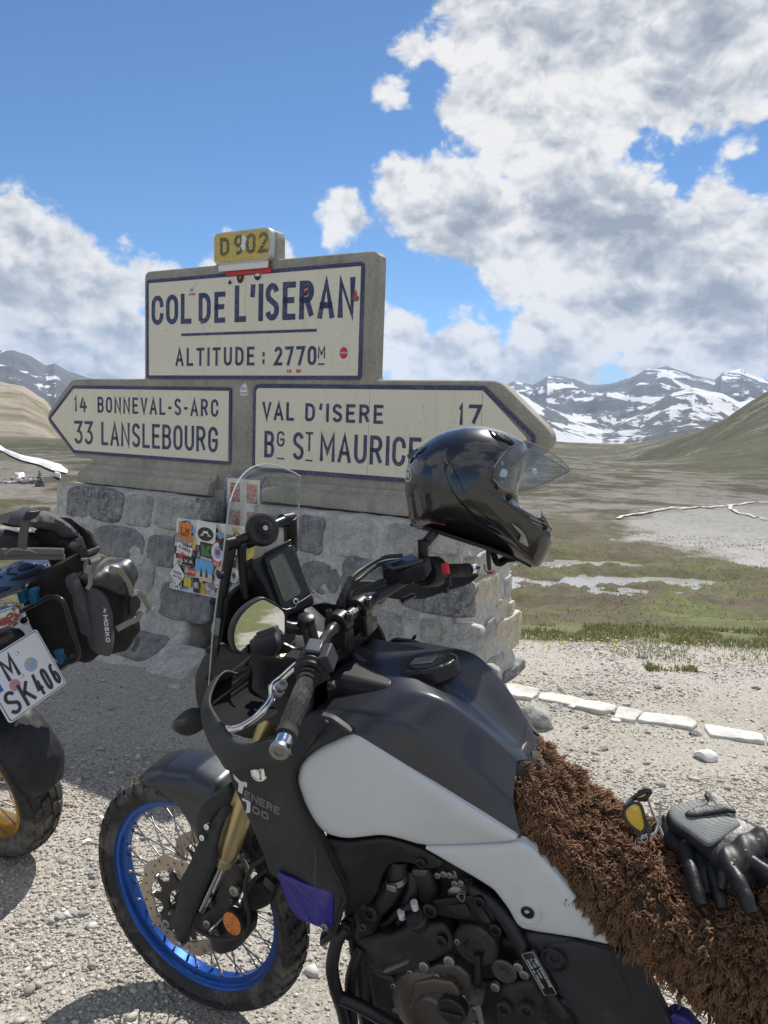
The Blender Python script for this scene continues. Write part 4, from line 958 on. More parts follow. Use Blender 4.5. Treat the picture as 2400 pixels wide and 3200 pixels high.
def bolt(p, n, r=.007, mat='steel', parent=None, h=.004, name='bolt', hexs=True):
    m = MB(); m.lathe([(-.006, r), (h*.7, r), (h, r*.82), (h, r*.5), (h*.2, r*.45), (h*.2, .0001)], p, n, 12); return m.build(name, MATS[mat], parent if parent is not None else bike)

# ---- front wheel
AX = np.array([1.593, 0, .343]); ST = -.0394; SR = R(27)
_a = Vector((-math.sin(SR), 0, math.cos(SR))); _O = Vector((1.695, 0, 0))
STM = Matrix.Translation(_O) @ Matrix.Rotation(ST, 4, _a) @ Matrix.Translation(-_O)
fw = empty('front_wheel'); fw.parent = bike; fw.matrix_local = STM @ Matrix.Translation(Vector(AX))
def wheel_tyre(holder, Ro, half, Rb, nblk, rows, mat='tyre_rubber', lug=.010, blk=.75, seg=96):
    pr = [(-half*.62, Rb), (-half*.80, Rb+.012), (-half*.97, Rb+(Ro-Rb)*.42), (-half*.93, Rb+(Ro-Rb)*.66), (-half*.70, Ro-lug-.012), (-half*.35, Ro-lug-.003), (0, Ro-lug)]
    pr = pr+[(-a, r_) for a, r_ in pr[-2::-1]]+[(0, Rb+.004), (-half*.62, Rb)]
    pr = [tuple(p) for p in cr([np.array(p) for p in pr[:-2]], 3)]+pr[-2:]
    MB().lathe(pr, (0, 0, 0), (0, 1, 0), seg).build('tyre', MATS[mat], holder, auto=60)
    m = MB()
    def pt(a, off, r_): return (r_*math.cos(a), off, r_*math.sin(a))
    def surf(off): k = abs(off)/half; return Ro-.001-(k**2.4)*(Ro-Rb)*.36
    for i in range(nblk):
        a0 = 2*math.pi*i/nblk; da = 2*math.pi/nblk
        for (o0, o1, sh, wd) in rows:
            for sgn in (1, -1):
                s0 = a0+sh*da+(0 if sgn > 0 else .5*da); s1 = s0+wd*da
                A = [(s0, o0), (s1, o0), (s1+.12*da, o1), (s0+.12*da, o1)]
                top = [pt(a, sgn*o, surf(o)) for a, o in A]; botm = [pt(a, sgn*o*1.0, surf(o)-lug-.004) for a, o in [(s0-.06*da, o0-.001), (s1+.06*da, o0-.001), (s1+.18*da, o1+.002), (s0+.06*da, o1+.002)]]
                m.add(top+botm, [(0,1,2,3),(0,4,5,1),(1,5,6,2),(2,6,7,3),(3,7,4,0)])
    m.build('tread_block', MATS[mat], holder, smooth=False, kind='stuff')
wheel_tyre(fw, .343, .046, .272, 44, [(.002, .016, 0, .66), (.019, .032, .28, .66), (.034, .0455, .62, .60)])
rimp = [(-.030,.281),(-.0305,.272),(-.026,.269),(-.024,.262),(-.013,.258),(-.010,.250),(.010,.250),(.013,.258),(.024,.262),(.026,.269),(.0305,.272),(.030,.281),(.026,.281),(.024,.274),(0,.262),(-.024,.274),(-.026,.281),(-.030,.281)]
MB().lathe(rimp, (0,0,0), (0,1,0), 96).build('rim', MATS['blue_anodised'], fw, auto=25)
MB().lathe([(-.055,.018),(-.055,.034),(-.045,.036),(-.040,.026),(.040,.026),(.045,.036),(.055,.034),(.055,.018)], (0,0,0), (0,1,0), 28).build('hub', MATS['metal_black'], fw, auto=30)
spk = None
for i in range(36):
    side = 1 if i % 2 else -1; cross = 1 if (i//2) % 2 else -1; ar = 2*math.pi*(i+.5)/36; ah = ar+cross*R(48)
    p0 = Vector((.034*math.cos(ah), side*.042, .034*math.sin(ah))); p1 = Vector((.253*math.cos(ar), side*.006, .253*math.sin(ar)))
    m = MB(); m.tube([p0, p1], .0021, 6); d_ = (p0-p1).normalized(); m.tube([p1, p1+d_*.018], .0042, 6); m.build('spoke', MATS['steel'], fw)
def brake_disc(holder, y, mat='disc_steel', Ro=.141, Ri=.104):
    m = MB(); nr, na = 14, 300; V, F = [], []
    for k, yy in enumerate((y-.0022, y+.0022)):
        for i in range(nr+1):
            for j in range(na):
                a = 2*math.pi*j/na; o = Ro+.0035*math.cos(10*a)-.001; n_ = Ri-.003*math.cos(10*a+2); r_ = n_+(o-n_)*i/nr
                V.append((r_*math.cos(a), yy, r_*math.sin(a)))
    o2 = (nr+1)*na
    def hole(i, j):
        a = 2*math.pi*(j+.5)/na; r_ = Ri+(Ro-Ri)*(i+.5)/nr
        for q in range(30):
            aa = 2*math.pi*q/30; rr_ = Ri+(Ro-Ri)*(.28, .52, .76)[q % 3]
            if math.hypot(r_*math.cos(a)-rr_*math.cos(aa), r_*math.sin(a)-rr_*math.sin(aa)) < .0036: return True
        return False
    hl = {(i, j) for i in range(nr) for j in range(na) if hole(i, j)}
    for i in range(nr):
        for j in range(na):
            if (i, j) in hl: continue
            j2 = (j+1) % na; q = (i*na+j, i*na+j2, (i+1)*na+j2, (i+1)*na+j); F += [q, tuple(x+o2 for x in q[::-1])]
    for i in (0, nr):
        for j in range(na): j2 = (j+1) % na; F.append((i*na+j, i*na+j2, o2+i*na+j2, o2+i*na+j))
    m.add(V, F); m.build('brake_disc', MATS[mat], holder, smooth=False)
    m = MB(); P_ = []
    for i in range(60):
        a = 2*math.pi*i/60; r_ = .080+(.020 if (i % 6) in (0,) else (.008 if (i % 6) in (1, 5) else -.008)); P_.append((r_*math.cos(a), r_*math.sin(a)))
    P_ = resample(cr([np.array(p) for p in P_], 2, True)+[np.array(P_[0])], 121)[:-1]; n = len(P_)
    V = [(p[0], y-.003, p[1]) for p in P_]+[(p[0], y+.003, p[1]) for p in P_]+[(.045*math.cos(2*math.pi*i/n), y-.003, .045*math.sin(2*math.pi*i/n)) for i in range(n)]+[(.045*math.cos(2*math.pi*i/n), y+.003, .045*math.sin(2*math.pi*i/n)) for i in range(n)]
    F = []
    for i in range(n): j = (i+1) % n; F += [(i, j, n+j, n+i), (i, j, 2*n+j, 2*n+i), (n+i, n+j, 3*n+j, 3*n+i), (2*n+i, 2*n+j, 3*n+j, 3*n+i)]
    m.add(V, F); m.build('disc_carrier', MATS['metal_black'], holder, smooth=False)
    for q in range(10):
        a = 2*math.pi*q/10; bolt((.100*math.cos(a), y+.002*np.sign(y), .100*math.sin(a)), (0, np.sign(y), 0), .007, 'steel', holder, name='disc_rivet')
brake_disc(fw, .062); brake_disc(fw, -.062)
tube('axle', 'steel', [(0, -.12, 0), (0, .12, 0)], .011, fw)

# ---- fork
for sg in (1, -1):
    g = P(z5, [(975,590,.10),(835,1010,.10)]); g2 = P(z5, [(835,1010,.10),(660,1385,.10)])
    g = [np.array((p[0], p[1]*sg, p[2])) for p in g]; g2 = [np.array((p[0], p[1]*sg, p[2])) for p in g2]
    d_ = (g[0]-g[1]); d_ /= np.linalg.norm(d_); top = g[1]+d_*.60
    m = MB(); L_ = .60
    m.lathe([(0,.020),(0,.0285),(.012,.0285),(.014,.030),(.022,.030),(.024,.027),(.035,.027),(.037,.0285),(.15,.0285),(.30,.0275),(L_,.0275),(L_,.0001)], g[1], d_, 32); m.build('fork_tube', MATS['gold_anodised'], bike, auto=30)
    m = MB(); m.tube([g[1]+d_*.02, g2[1]], .0215, 24); m.build('fork_stanchion', MATS['chrome'], bike)
    # lower leg with axle clamp
    lo = g2[1]; axp = np.array([AX[0], .10*sg, AX[2]])
    m = MB(); m.tube([lo+d_*.045, lo, lo*.4+axp*.6+np.array([-.01, 0, -.0]), axp], [.027,.029,.028,.026], 18); m.build('fork_foot', MATS['engine_black'], bike)
    m = MB(); m.lathe([(-.022,.0001),(-.022,.024),(.020,.024),(.022,.019),(.022,.0001)], axp, (0, 1, 0), 20); m.build('axle_clamp', MATS['engine_black'], bike, bevel=.002)
    bolt(axp+np.array([0, .024*sg, 0]), (0, sg, 0), .012, 'steel')
# fork guard plate (left), mirrored for the right leg
FG = [(748,765,.140),(790,700,.142),(830,662,.142),(872,690,.135),(800,800,.150),(768,950,.152),(765,1040,.150),(700,1200,.148),(600,1440,.142),(580,1560,.135),(545,1588,.130),(512,1545,.130),(482,1430,.135),(532,1230,.140),(515,1185,.140),(565,1100,.142),(610,1010,.144),(640,930,.144),(690,830,.143)]
bplate('fork_guard', 'plastic_matte', z5, FG, thick=.006, rr=.02, re=.008, both=True)
for x, y in ((720,795),(690,865),(540,1553)): bolt(b(z5, x, y, .150), (0, 1, .1), .0075, 'chrome', h=.004)
# bracket, caliper, reflector
bplate('caliper_bracket', 'engine_black', z5, [(860,1000,.11),(930,1060,.11),(960,1180,.11),(900,1300,.115),(820,1380,.12),(720,1480,.12),(640,1480,.12),(650,1400,.12),(740,1330,.12),(800,1180,.11)], thick=.012, rr=.006, re=.003)
bplate('brake_caliper', 'engine_black', z5, [(780,1440,.115),(900,1420,.12),(960,1460,.12),(950,1560,.12),(880,1620,.12),(800,1640,.12),(740,1610,.115),(720,1520,.115)], thick=.05, rr=.02, re=.010, bulge=.004)
c_ = b(z5, 775, 1490, .128); bolt(c_, (0,1,.2), .014, 'alloy_dark', name='caliper_cap')
for x, y, r_ in ((898,1212,.0135),(878,1275,.007),(722,1425,.011),(742,1300,.007)): bolt(b(z5, x, y, .125), (0,1,.1), r_, 'steel' if r_ > .008 else 'alloy_dark', name='bolt')
c_ = b(z5, 888, 1418, .155); m = MB(); m.lathe([(-.014,.0001),(-.014,.031),(.000,.032),(.002,.0315),(.002,.0001)], c_, (.12,1,.1), 32); ho = m.build('reflector_housing', MATS['plastic_black'], bike)
m = MB(); rr_ = .0275; n_ = Vector((.12,1,.1)).normalized(); xx = n_.orthogonal().normalized(); yy = n_.cross(xx)
V = [Vector(c_)+n_*.0065]; F = []
for i in range(48): a = 2*math.pi*i/48; V.append(Vector(c_)+n_*(.003+.0015*(i % 2))+(xx*math.cos(a)+yy*math.sin(a))*rr_)
for i in range(48): F.append((0, 1+i, 1+(i+1) % 48))
m.add(V, F); m.build('reflector_lens', MATS['amber'], ho, smooth=False)
tube('brake_hose', 'hose_black', P(z5, [(1120,980,.10),(1010,1060,.12),(965,1200,.13),(990,1380,.14),(960,1470,.15),(880,1525,.15),(760,1515,.15),(650,1460,.14)]), .0048)
tube('brake_hose', 'hose_black', P(z5, [(1100,1080,.08),(1030,1130,.10),(1000,1180,.11),(960,1260,.12),(940,1400,.13)]), .0045)
bplate('sensor_bracket', 'plastic_black', z5, [(960,1180,.10),(1060,1160,.09),(1130,1230,.08),(1120,1310,.08),(1030,1350,.09),(980,1330,.10)], thick=.02, rr=.008, re=.005)

# ---- front mudguard
fr_c = P(z5, [(338,430,0),(400,372,0),(520,350,0),(700,374,0),(850,445,0),(960,560,0)])
fr_l = P(z5, [(330,540,.075),(430,570,.078),(545,665,.08),(625,800,.082),(680,900,.085),(720,1000,.085)])
fend = MB(); rows = []
for k in range(41):
    t = k/40; A = np.array([np.interp(t, np.linspace(0,1,6), [p[i] for p in fr_c]) for i in range(3)]); Lw = np.array([np.interp(t, np.linspace(0,1,6), [p[i] for p in fr_l]) for i in range(3)])
    row = []
    for s in np.linspace(-1, 1, 23):
        q = abs(s); y = Lw[1]*math.copysign((1-(1-q)**1.9)**(1/1.5), s) if q < 1 else Lw[1]*s
        e = q**2.6; taper = 1.0-.25*max(0, .12-t)/.12
        row.append((A[0]*(1-e)+Lw[0]*e, y*taper, A[2]*(1-e)+Lw[2]*e))
    rows.append(row)
fend.grid(rows); fend.build('front_mudguard', MATS['tank_paint'], bike, solid=.005, auto=0)
c0 = fr_c[-1]; bplate('mudguard_stay', 'plastic_matte', z5, [(860,520,.10),(700,640,.10),(640,740,.10),(650,900,.105),(690,860,.105),(760,740,.105),(830,670,.105),(900,690,.10)], thick=.02, rr=.01, re=.006, both=True)

# ---- fuel tank
TR = [
 [(560,165,0),(700,190,0),(862,268,0),(1050,400,0),(1240,565,0),(1440,735,0)],
 [(470,260,.06),(660,265,.062),(855,318,.065),(1000,405,.062),(1190,560,.055),(1385,738,.035)],
 [(378,366,.10),(620,356,.11),(850,374,.11),(965,424,.105),(1150,572,.09),(1335,748,.062)],
 [(235,462,.17),(450,466,.175),(700,527,.17),(880,622,.157),(1085,785,.14),(1315,965,.118)],
 [(290,520,.19),(430,600,.20),(640,735,.19),(900,900,.175),(1130,1045,.158),(1365,1190,.138)],
 [(240,800,.17),(400,950,.17),(600,1020,.16),(800,1100,.15),(1100,1190,.14),(1430,1245,.12)]]
rows3 = [[b(z6, *q) for q in r_] for r_ in TR]
full = [mirror(r_) for r_ in rows3[:0:-1]]+rows3
m = MB(); m.grid([[tuple(p) for p in r_] for r_ in full]); 
me_o = m.build('fuel_tank', MATS['tank_paint'], bike, sub=3)
def crease_rows(o, ncol, rows_, val):
    me = o.data; at = me.attributes.new('crease_edge', 'FLOAT', 'EDGE')
    vals = [0.]*len(me.edges)
    for e in me.edges:
        a, c = e.vertices; 
        if a//ncol == c//ncol and (a//ncol) in rows_: vals[e.index] = rows_[a//ncol]
    at.data.foreach_set('value', vals)
crease_rows(me_o, 6, {3: .62, 7: .62, 2: .7, 8: .7, 1: .8, 9: .8}, 0)
# front fairing of the tank (left black side below the crease runs on to the cowl)
# ---- filler cap
cc = b(z6, 862, 262, 0); cn = Vector((.30, 0, 1)).normalized(); cx = Vector((1, 0, -.30)).normalized(); cy = Vector((0, 1, 0))
def capr(L, h0, h1, name, mat, parent, bev=.003):
    m = MB(); n = len(L); V = [Vector(cc)+cx*p[0]+cy*p[1]+cn*h0 for p in L]+[Vector(cc)+cx*p[0]*.97+cy*p[1]*.97+cn*h1 for p in L]
    m.add(V, [tuple(range(n, 2*n)), tuple(range(n-1, -1, -1))]+[(i, (i+1) % n, n+(i+1) % n, n+i) for i in range(n)]); return m.build(name, MATS[mat], parent, bevel=bev)
hexo = [(p[0], p[1]) for p in rounded([np.array(p) for p in [(.062,.022),(.040,.052),(-.030,.052),(-.066,.022),(-.066,-.022),(-.030,-.052),(.040,-.052),(.062,-.022)]], .018, 4)]
cap = capr(hexo, -.012, .022, 'filler_cap', 'metal_black', bike, .005)
capr([(p[0]*.62, p[1]*.62) for p in hexo], .018, .0255, 'cap_ring', 'tank_paint', cap, .002)
capr([(.034,-.016),(.034,.016),(-.020,.016),(-.020,-.016)], .0245, .029, 'key_flap', 'steel', cap, .0015)
for x, y in ((.045,.028),(-.045,.030),(-.045,-.030),(.045,-.028)): m = MB(); p_ = Vector(cc)+cx*x+cy*y+cn*.0205; m.lathe([(0,.0001),(0,.004),(.002,.004),(.002,.0001)], p_, cn, 10); m.build('cap_screw', MATS['steel'], cap)
# ---- grey side panels
WP = [(432,605,.205),(600,710,.200),(900,905,.188),(1130,1052,.172),(1350,1190,.152),(1290,1205,.152),(1050,1218,.160),(815,1222,.170),(700,1185,.190),(600,1163,.205),(400,1187,.222),(290,1160,.228),(230,1105,.235),(165,990,.240),(120,850,.240),(150,765,.238),(240,690,.225)]
bplate('side_panel', 'panel_white', z6, WP, thick=.02, r=.02, rr=.022, re=.010, sp=.014, bulge=.006, both=True)
WP2 = [(812,1224,.172),(1050,1222,.166),(1290,1212,.160),(1352,1200,.158),(1420,1238,.152),(1560,1395,.150),(1659,1510,.150),(1765,1640,.148),(1850,1735,.146),(1845,1762,.146),(1659,1722,.150),(1450,1690,.152),(1362,1672,.154),(1330,1645,.156),(1285,1560,.158),(1205,1455,.162),(1100,1390,.165)]
bplate('side_panel', 'panel_white', z6, WP2, thick=.02, r=.008, rr=.014, re=.007, sp=.014, bulge=.004, both=True)
c_ = b(z6, 1395, 1572, .158); m = MB(); m.lathe([(.0,.026),(.0012,.024),(-.008,.016),(-.010,.0001)], c_, (0,1,0), 28); m.build('bolt_recess', MATS['panel_white'], bike)
bolt(c_+np.array([0,-.001,0]), (0,1,0), .013, 'metal_black')
# ---- dark cowl beside the radiator, and its blue lower part
CW = [(210,490,.200),(320,520,.205),(428,598,.212),(235,688,.232),(148,762,.244),(116,850,.246),(160,992,.246),(226,1108,.240),(262,1165,.236),(300,1262,.234),(396,1470,.228),(385,1540,.226),(338,1700,.222),(310,1712,.220),(268,1660,.218),(150,1625,.210),(105,1560,.206),(50,1420,.200),(-20,1360,.196),(-60,1245,.192),(-130,1080,.186),(-225,870,.180),(-245,800,.178),(-190,700,.178),(-60,640,.182),(60,590,.190)]
cowl_o = bplate('radiator_cowl', 'plastic_matte', z6, CW, thick=.012, r=.006, rr=.012, re=.006, sp=.016, both=True,
       relief=lambda x, y, d: -.010*max(0, min(1, (x-1.10)/.05))*0)
BL = [(22,1352,.2065),(200,1430,.2225),(318,1465,.2285),(330,1480,.229),(335,1510,.2285),(330,1640,.2265),(300,1690,.224),(262,1655,.2225),(140,1612,.2125),(95,1550,.2095),(50,1430,.2055)]
blue_o = bplate('blue_cowl_tip', 'blue_plastic', z6, BL, thick=.004, r=.006, rr=.003, re=.0015, sp=.02, both=False)
c_ = b(z6, 288, 1652, .229); bolt(c_, (0,1,0), .0085, 'steel')
# ridge line running down the cowl
tube('cowl_edge', 'plastic_black', P(z6, [(300,530,.215),(120,800,.247),(160,1000,.249),(262,1180,.240),(300,1270,.238),(398,1480,.232),(385,1550,.230),(345,1690,.226)]), .0042, both=True)
# lettering on the cowl, laid on its surface
from mathutils.bvhtree import BVHTree
def bvh(o): return BVHTree.FromPolygons([v.co.copy() for v in o.data.vertices], [tuple(p.vertices) for p in o.data.polygons])
def onto(tree, frame, px, py, h=.0012, fb_=None):
    o_ = Vector(frame.C); d_ = Vector(frame.A@pray(px, py)).normalized(); q = tree.ray_cast(o_, d_)
    if q[0] is None: return fb_
    n_ = q[1] if q[1].dot(d_) < 0 else -q[1]; return np.array(q[0]+n_*h)
def pict(name, mat, tree, frame, L, parent, h=.0012, n=3):
    """flat print: outline given in the picture, dropped on the surface it is printed on"""
    Q = [onto(tree, frame, x, y, h) for x, y in L]; Q = [q for q in Q if q is not None]
    if len(Q) < 3: return None
    m = MB(); m.add([tuple(q) for q in Q], [tuple(range(len(Q)))]); return m.build(name, MATS[mat], parent, smooth=False, solid=.0006)
def ptext(s_, tree, frame, A0, B0, C0, sw, mat, parent, gap=.2, h=.0014):
    """lettering between picture points: A0 baseline start, B0 baseline end, C0 top of the first letter"""
    A0, B0, C0 = [np.array(q, float) for q in (A0, B0, C0)]; w = np.linalg.norm(B0-A0); hh = np.linalg.norm(C0-A0); e1 = (B0-A0)/w; e2 = (C0-A0)/hh; m = MB(); last = [None]
    def t3(u, v, q):
        p_ = A0+e1*u+e2*v; r_ = onto(tree, frame, p_[0], p_[1], h if q > 0 else .0002, last[0])
        if r_ is None: r_ = np.array((0., 0, 0))
        last[0] = r_; return tuple(r_)
    text(m, s_, 0, w, 0, hh, sw*hh, t3, gap=gap); return m.build('lettering', MATS[mat], parent, smooth=False)
CT = bvh(cowl_o)
pict('letter_t', 'print_white', CT, BK, [z5(*q) for q in [(890,450),(938,497),(966,507),(948,582),(922,562),(928,514),(900,484)]], bike)
pict('letter_accent', 'print_white', CT, BK, [z5(*q) for q in [(966,499),(982,512),(980,541),(962,530)]], bike)
pict('numeral_seven', 'print_white', CT, BK, [z5(*q) for q in [(950,606),(1004,632),(1002,700),(974,706),(980,660),(976,632),(950,622)]], bike)
ptext('ENERE', CT, BK, z5(962,602), z5(1194,722), z5(966,552), .24, 'print_grey', bike, gap=.14); ptext('00', CT, BK, z5(1012,700), z5(1122,757), z5(1016,650), .28, 'print_grey', bike, gap=.15)
BT = bvh(blue_o)
for tr_, L in ((BT, [(1215,1125),(1260,1210),(1330,1330),(1375,1400)]), (BT, [(1230,1130),(1300,1180),(1400,1270),(1450,1330)]), (BT, [(1290,1290),(1330,1370),(1400,1420)]), (CT, [(1412,915),(1425,1000),(1422,1110),(1418,1200)]), (CT, [(1408,1130),(1425,1060)])):
    Q = [onto(tr_, BK, *z5(x, y), .0004) for x, y in L]; Q = [q for q in Q if q is not None]
    if len(Q) > 1: MB().tube(Q, .0009, 4).build('scratch', MATS['print_grey'], bike)
c_ = onto(CT, BK, *z5(1070, 432), .003)
if c_ is None: c_ = b(z5, 1070, 432, .225)
nv = Vector((-.1,1,.35)).normalized(); MB().lathe([(-.004,.021),(0,.022),(.003,.020),(.003,.018),(.001,.0175),(.001,.0001)], c_, nv, 32).build('round_emblem', MATS['chrome'], bike)
xx = nv.orthogonal().normalized(); yy = nv.cross(xx)
for i in range(3): a = 2*math.pi*i/3+.5; MB().tube([Vector(c_)+nv*.003, Vector(c_)+nv*.003+(xx*math.cos(a)+yy*math.sin(a))*.017], .0016, 6).build('emblem_bar', MATS['chrome'], bike)

# ---- front fairing / headlight tower behind the screen
ns = []
for X, hw, z0, z1_ in ((1.16,.10,.92,1.12),(1.24,.12,.90,1.20),(1.33,.13,.88,1.20),(1.41,.12,.90,1.13),(1.47,.09,.92,1.05),(1.49,.04,.94,1.00)):
    row = []
    for i in range(20):
        a = 2*math.pi*i/20; c, s_ = math.cos(a), math.sin(a); row.append((X, hw*math.copysign(abs(c)**.6, c), (z0+z1_)/2+(z1_-z0)/2*math.copysign(abs(s_)**.6, s_)))
    ns.append(row)
m = MB(); m.grid(ns, closeu=True); m.f.append(tuple(5*20+i for i in range(20))); m.mi.append(0); m.build('headlight_fairing', MATS['plastic_black'], bike, sub=1)
m = MB()
for z_ in (.955, 1.01, 1.065):
    pass
for y_ in (.035,-.035):
    for z_ in (1.0, 1.06):
        MB().lathe([(-.01,.024),(.004,.024),(.006,.020),(.0,.018),(0,.0001)], (1.455 if z_ > 1.03 else 1.475, y_, z_), (1,0,.15), 20).build('headlamp', MATS['lamp_clear'], bike)
bplate('fairing_side', 'plastic_black', z4, [(300,1330,.15),(440,1420,.16),(560,1400,.16),(900,1480,.16),(1000,1700,.17),(980,1900,.19),(760,1960,.19),(540,1850,.19),(380,1800,.19),(270,1600,.17),(255,1450,.155)], thick=.01, rr=.01, re=.005, both=True)
# ---- wind screen: three columns bent round the tower
Ls = P(z4, [(398,268,.135),(378,420,.14),(345,700,.148),(302,1000,.155),(268,1300,.160),(240,1690,.165)])
m = MB(); rows = []
for k in range(31):
    t = k/30; Q = np.array([np.interp(t, np.linspace(0,1,6), [p[i] for p in Ls]) for i in range(3)]); row = []
    for s in np.linspace(-1, 1, 25):
        hw = Q[1]; yy_ = hw*s; bow = .055*(1-s*s)*(.55+.45*t); topc = max(0, 1-t*9)
        rise = .048*(1-abs(s)**2.0)*math.exp(-t*9)-.004*math.exp(-t*9)
        shrink = 1-.0*topc
        row.append((Q[0]+bow*1.0+(-.006*(1-s*s) if t < .1 else 0), yy_*shrink, Q[2]+rise))
    rows.append(row)
m.grid(rows); scr = m.build('windscreen', MATS['screen_clear'], bike, auto=0, solid=.004)
edge = [np.array(rows[k][0])+0 for k in range(30, -1, -1)]+[np.array(p) for p in rows[0][1:]]+[np.array(rows[k][-1]) for k in range(1, 31)]
tube('screen_edge', 'screen_rim', edge, .0017, scr, seg=6, sm=0) if 'screen_rim' in MATS else None
for k, (x, y) in enumerate(((318,825),(262,1018),(233,1380),(224,1580))): p_ = b(z4, x+12, y, .155); bolt(p_, (.5,.9,.1), .007, 'plastic_black', h=.006)
ir = [[(q[0]-.012, q[1]*.955, q[2]) for q in r_] for r_ in rows[19:]]; m = MB(); m.grid(ir); m.build('screen_backing', MATS['plastic_inner'], bike, auto=0, solid=.003)
# ---- cross bar with round phone holder
def bar(name, L, r, mat='metal_black', **k): return tube(name, mat, P(z4, L), r, **k)
bar('holder_bar', [(400,592,.085),(520,545,.06),(640,490,.03),(760,435,-.02),(842,402,-.06)], .0105)
bar('screen_stay', [(405,600,.085),(385,720,.095),(355,900,.105),(325,1130,.115)], [.014,.012,.011,.011]); bar('screen_stay', [(485,600,.065),(490,750,.065),(505,900,.065),(515,990,.065)], .0095)
bar('screen_stay', [(842,400,-.06),(850,520,-.065),(850,640,-.07)], .016)
for x, y, l_ in ((400,590,.088),(822,412,-.055)): MB().lathe([(-.018,.0001),(-.018,.015),(.018,.015),(.02,.012),(.02,.0001)], b(z4, x, y, l_), (.1,1,.1), 20).build('clamp', MATS['metal_black'], bike)
pc = b(z4, 645, 482, .035); pn = Vector((-.75,.42,.38)).normalized()
MB().lathe([(-.030,.018),(-.020,.030),(-.012,.036),(0,.0365),(.005,.034),(.007,.029),(.007,.022),(.009,.021),(.009,.0001)], pc, pn, 40).build('phone_holder', MATS['plastic_black'], bike, auto=40)
MB().lathe([(.008,.0165),(.0125,.0165),(.0135,.014),(.0115,.012),(.0115,.0001)], pc, pn, 32).build('holder_ring', MATS['rubber'], bike); MB().lathe([(.0115,.0001),(.0115,.0052),(.0135,.0050),(.0135,.0018),(.0115,.0017)], pc, pn, 20).build('holder_screw', MATS['print_white'], bike)
bar('holder_arm', [(655,500,.03),(560,560,.04),(520,575,.045)], .016)
# ---- instrument display
dn = np.array([-.78,.35,.42]); dn /= np.linalg.norm(dn); D0 = b(z4, 800, 850, .02)
def dpt(x, y, off=0): return BK.on(*z4(x, y), D0+dn*off, dn)
def dslab(name, L, off, th, mat, parent=None, r=.005, re=.003):
    c0 = D0; e1 = np.cross([0,0,1], dn); e1 /= np.linalg.norm(e1); e2 = np.cross(dn, e1)
    q = [dpt(x, y, off) for x, y in L]; q = [np.array(((p-c0)@e1, (p-c0)@e2, 0)) for p in q]; q = rounded(q, r, 4); per = sum(np.linalg.norm(q[i]-q[i-1]) for i in range(len(q))); q = resample(list(q)+[q[0]], max(20, int(per/.006)))[:-1]
    m = MB(); shell(m, q, lambda u, v, w: tuple(c0+e1*u+e2*v+dn*(off+w)), th, re*1.3, re, 0, .02); return m.build(name, MATS[mat], parent or bike)
dslab('instrument_housing', [(548,700),(640,660),(855,560),(885,600),(960,840),(1032,1005),(1025,1045),(800,1140),(775,1125),(660,900),(560,740)], -.012, .05, 'plastic_black', r=.012, re=.006)
dslab('display_bezel', [(655,690),(860,590),(1005,965),(945,1000),(880,1075),(790,1070)], .003, .008, 'metal_black', r=.008)
dslab('display_glass', [(690,715),(790,650),(935,955),(805,1028)], .0058, .003, 'lcd', r=.003, re=.001)
dslab('button', [(663,720),(685,712),(708,760),(688,772)], .004, .006, 'plastic_black', r=.004, re=.002); dslab('button', [(680,778),(700,768),(712,812),(694,822)], .004, .006, 'plastic_black', r=.004, re=.002)
tube('bezel_trim', 'steel', [dpt(x, y, .006) for x, y in ((640,662),(740,612),(850,562))], .0016, sm=0); tube('bezel_trim', 'steel', [dpt(x, y, .006) for x, y in ((775,1068),(820,1080),(880,1062),(900,1030),(945,1005),(1000,968))], .0014, sm=0)
dslab('mark', [(775,1112),(800,1098),(806,1106),(782,1122)], .0, .004, 'print_white', r=.001, re=.0005)
c_ = dpt(887, 1018, .007); MB().lathe([(0,.0055),(.001,.0065),(.002,.0055),(.002,.0048),(0,.0045)], c_, dn, 20).build('round_emblem', MATS['print_white'], bike)
# ---- handlebar
HB = [(1.102,0,1.198),(1.101,.06,1.198),(1.088,.12,1.203),(1.060,.19,1.218),(1.040,.24,1.2235),(1.028,.28,1.218),(.983,.456,1.172)]
hb = mirror(HB[:0:-1])+[np.array(p) for p in HB]; hbs = cr(hb, 8)
MB().tube(hbs, [(.0145 if abs(p[1]) < .10 else .0112) if abs(p[1]) < .34 else .0110 for p in hbs], 20).build('handlebar', MATS['metal_black'], bike)
def hbat(y):
    ys = [p[1] for p in hbs]; return np.array([np.interp(y, ys, [p[i] for p in hbs]) for i in range(3)])
for y in (.045, -.045):
    c = hbat(y); MB().lathe([(-.016,.016),(-.016,.027),(.016,.027),(.016,.016)], c, (0,1,0), 28).build('bar_clamp', MATS['metal_black'], bike, bevel=.002)
    MB().box((c[0], y, c[2]-.032), (.052,.034,.05)).build('bar_riser', MATS['metal_black'], bike, bevel=.004)
    for dx in (-.024,.024): bolt(c+np.array([dx*.9, 0, .018 if dx > 0 else .018]), (dx*8,0,1), .008, 'metal_black', h=.010)
cword2 = None
m = MB(); text(m, 'XV-MTF', -.022, .022, -.0035, .007, .001, lambda u, v, q: tuple(np.array([1.102-.0115, 0, 1.198+.0105])+np.array([0,-1,0])*u+np.array([.7,0,.7])*v+np.array([-.7,0,.7])*(q+.0005)), th=.0006); m.build('lettering', MATS['print_white'], bike, smooth=False)
for y in (.033,-.033,.03,-.03): MB().tube([(1.102-.0145*math.cos(a), y*1.0, 1.198+.0145*math.sin(a)) for a in np.linspace(.5,1.2,5)], .0005, 4).build('alignment_mark', MATS['print_white'], bike)
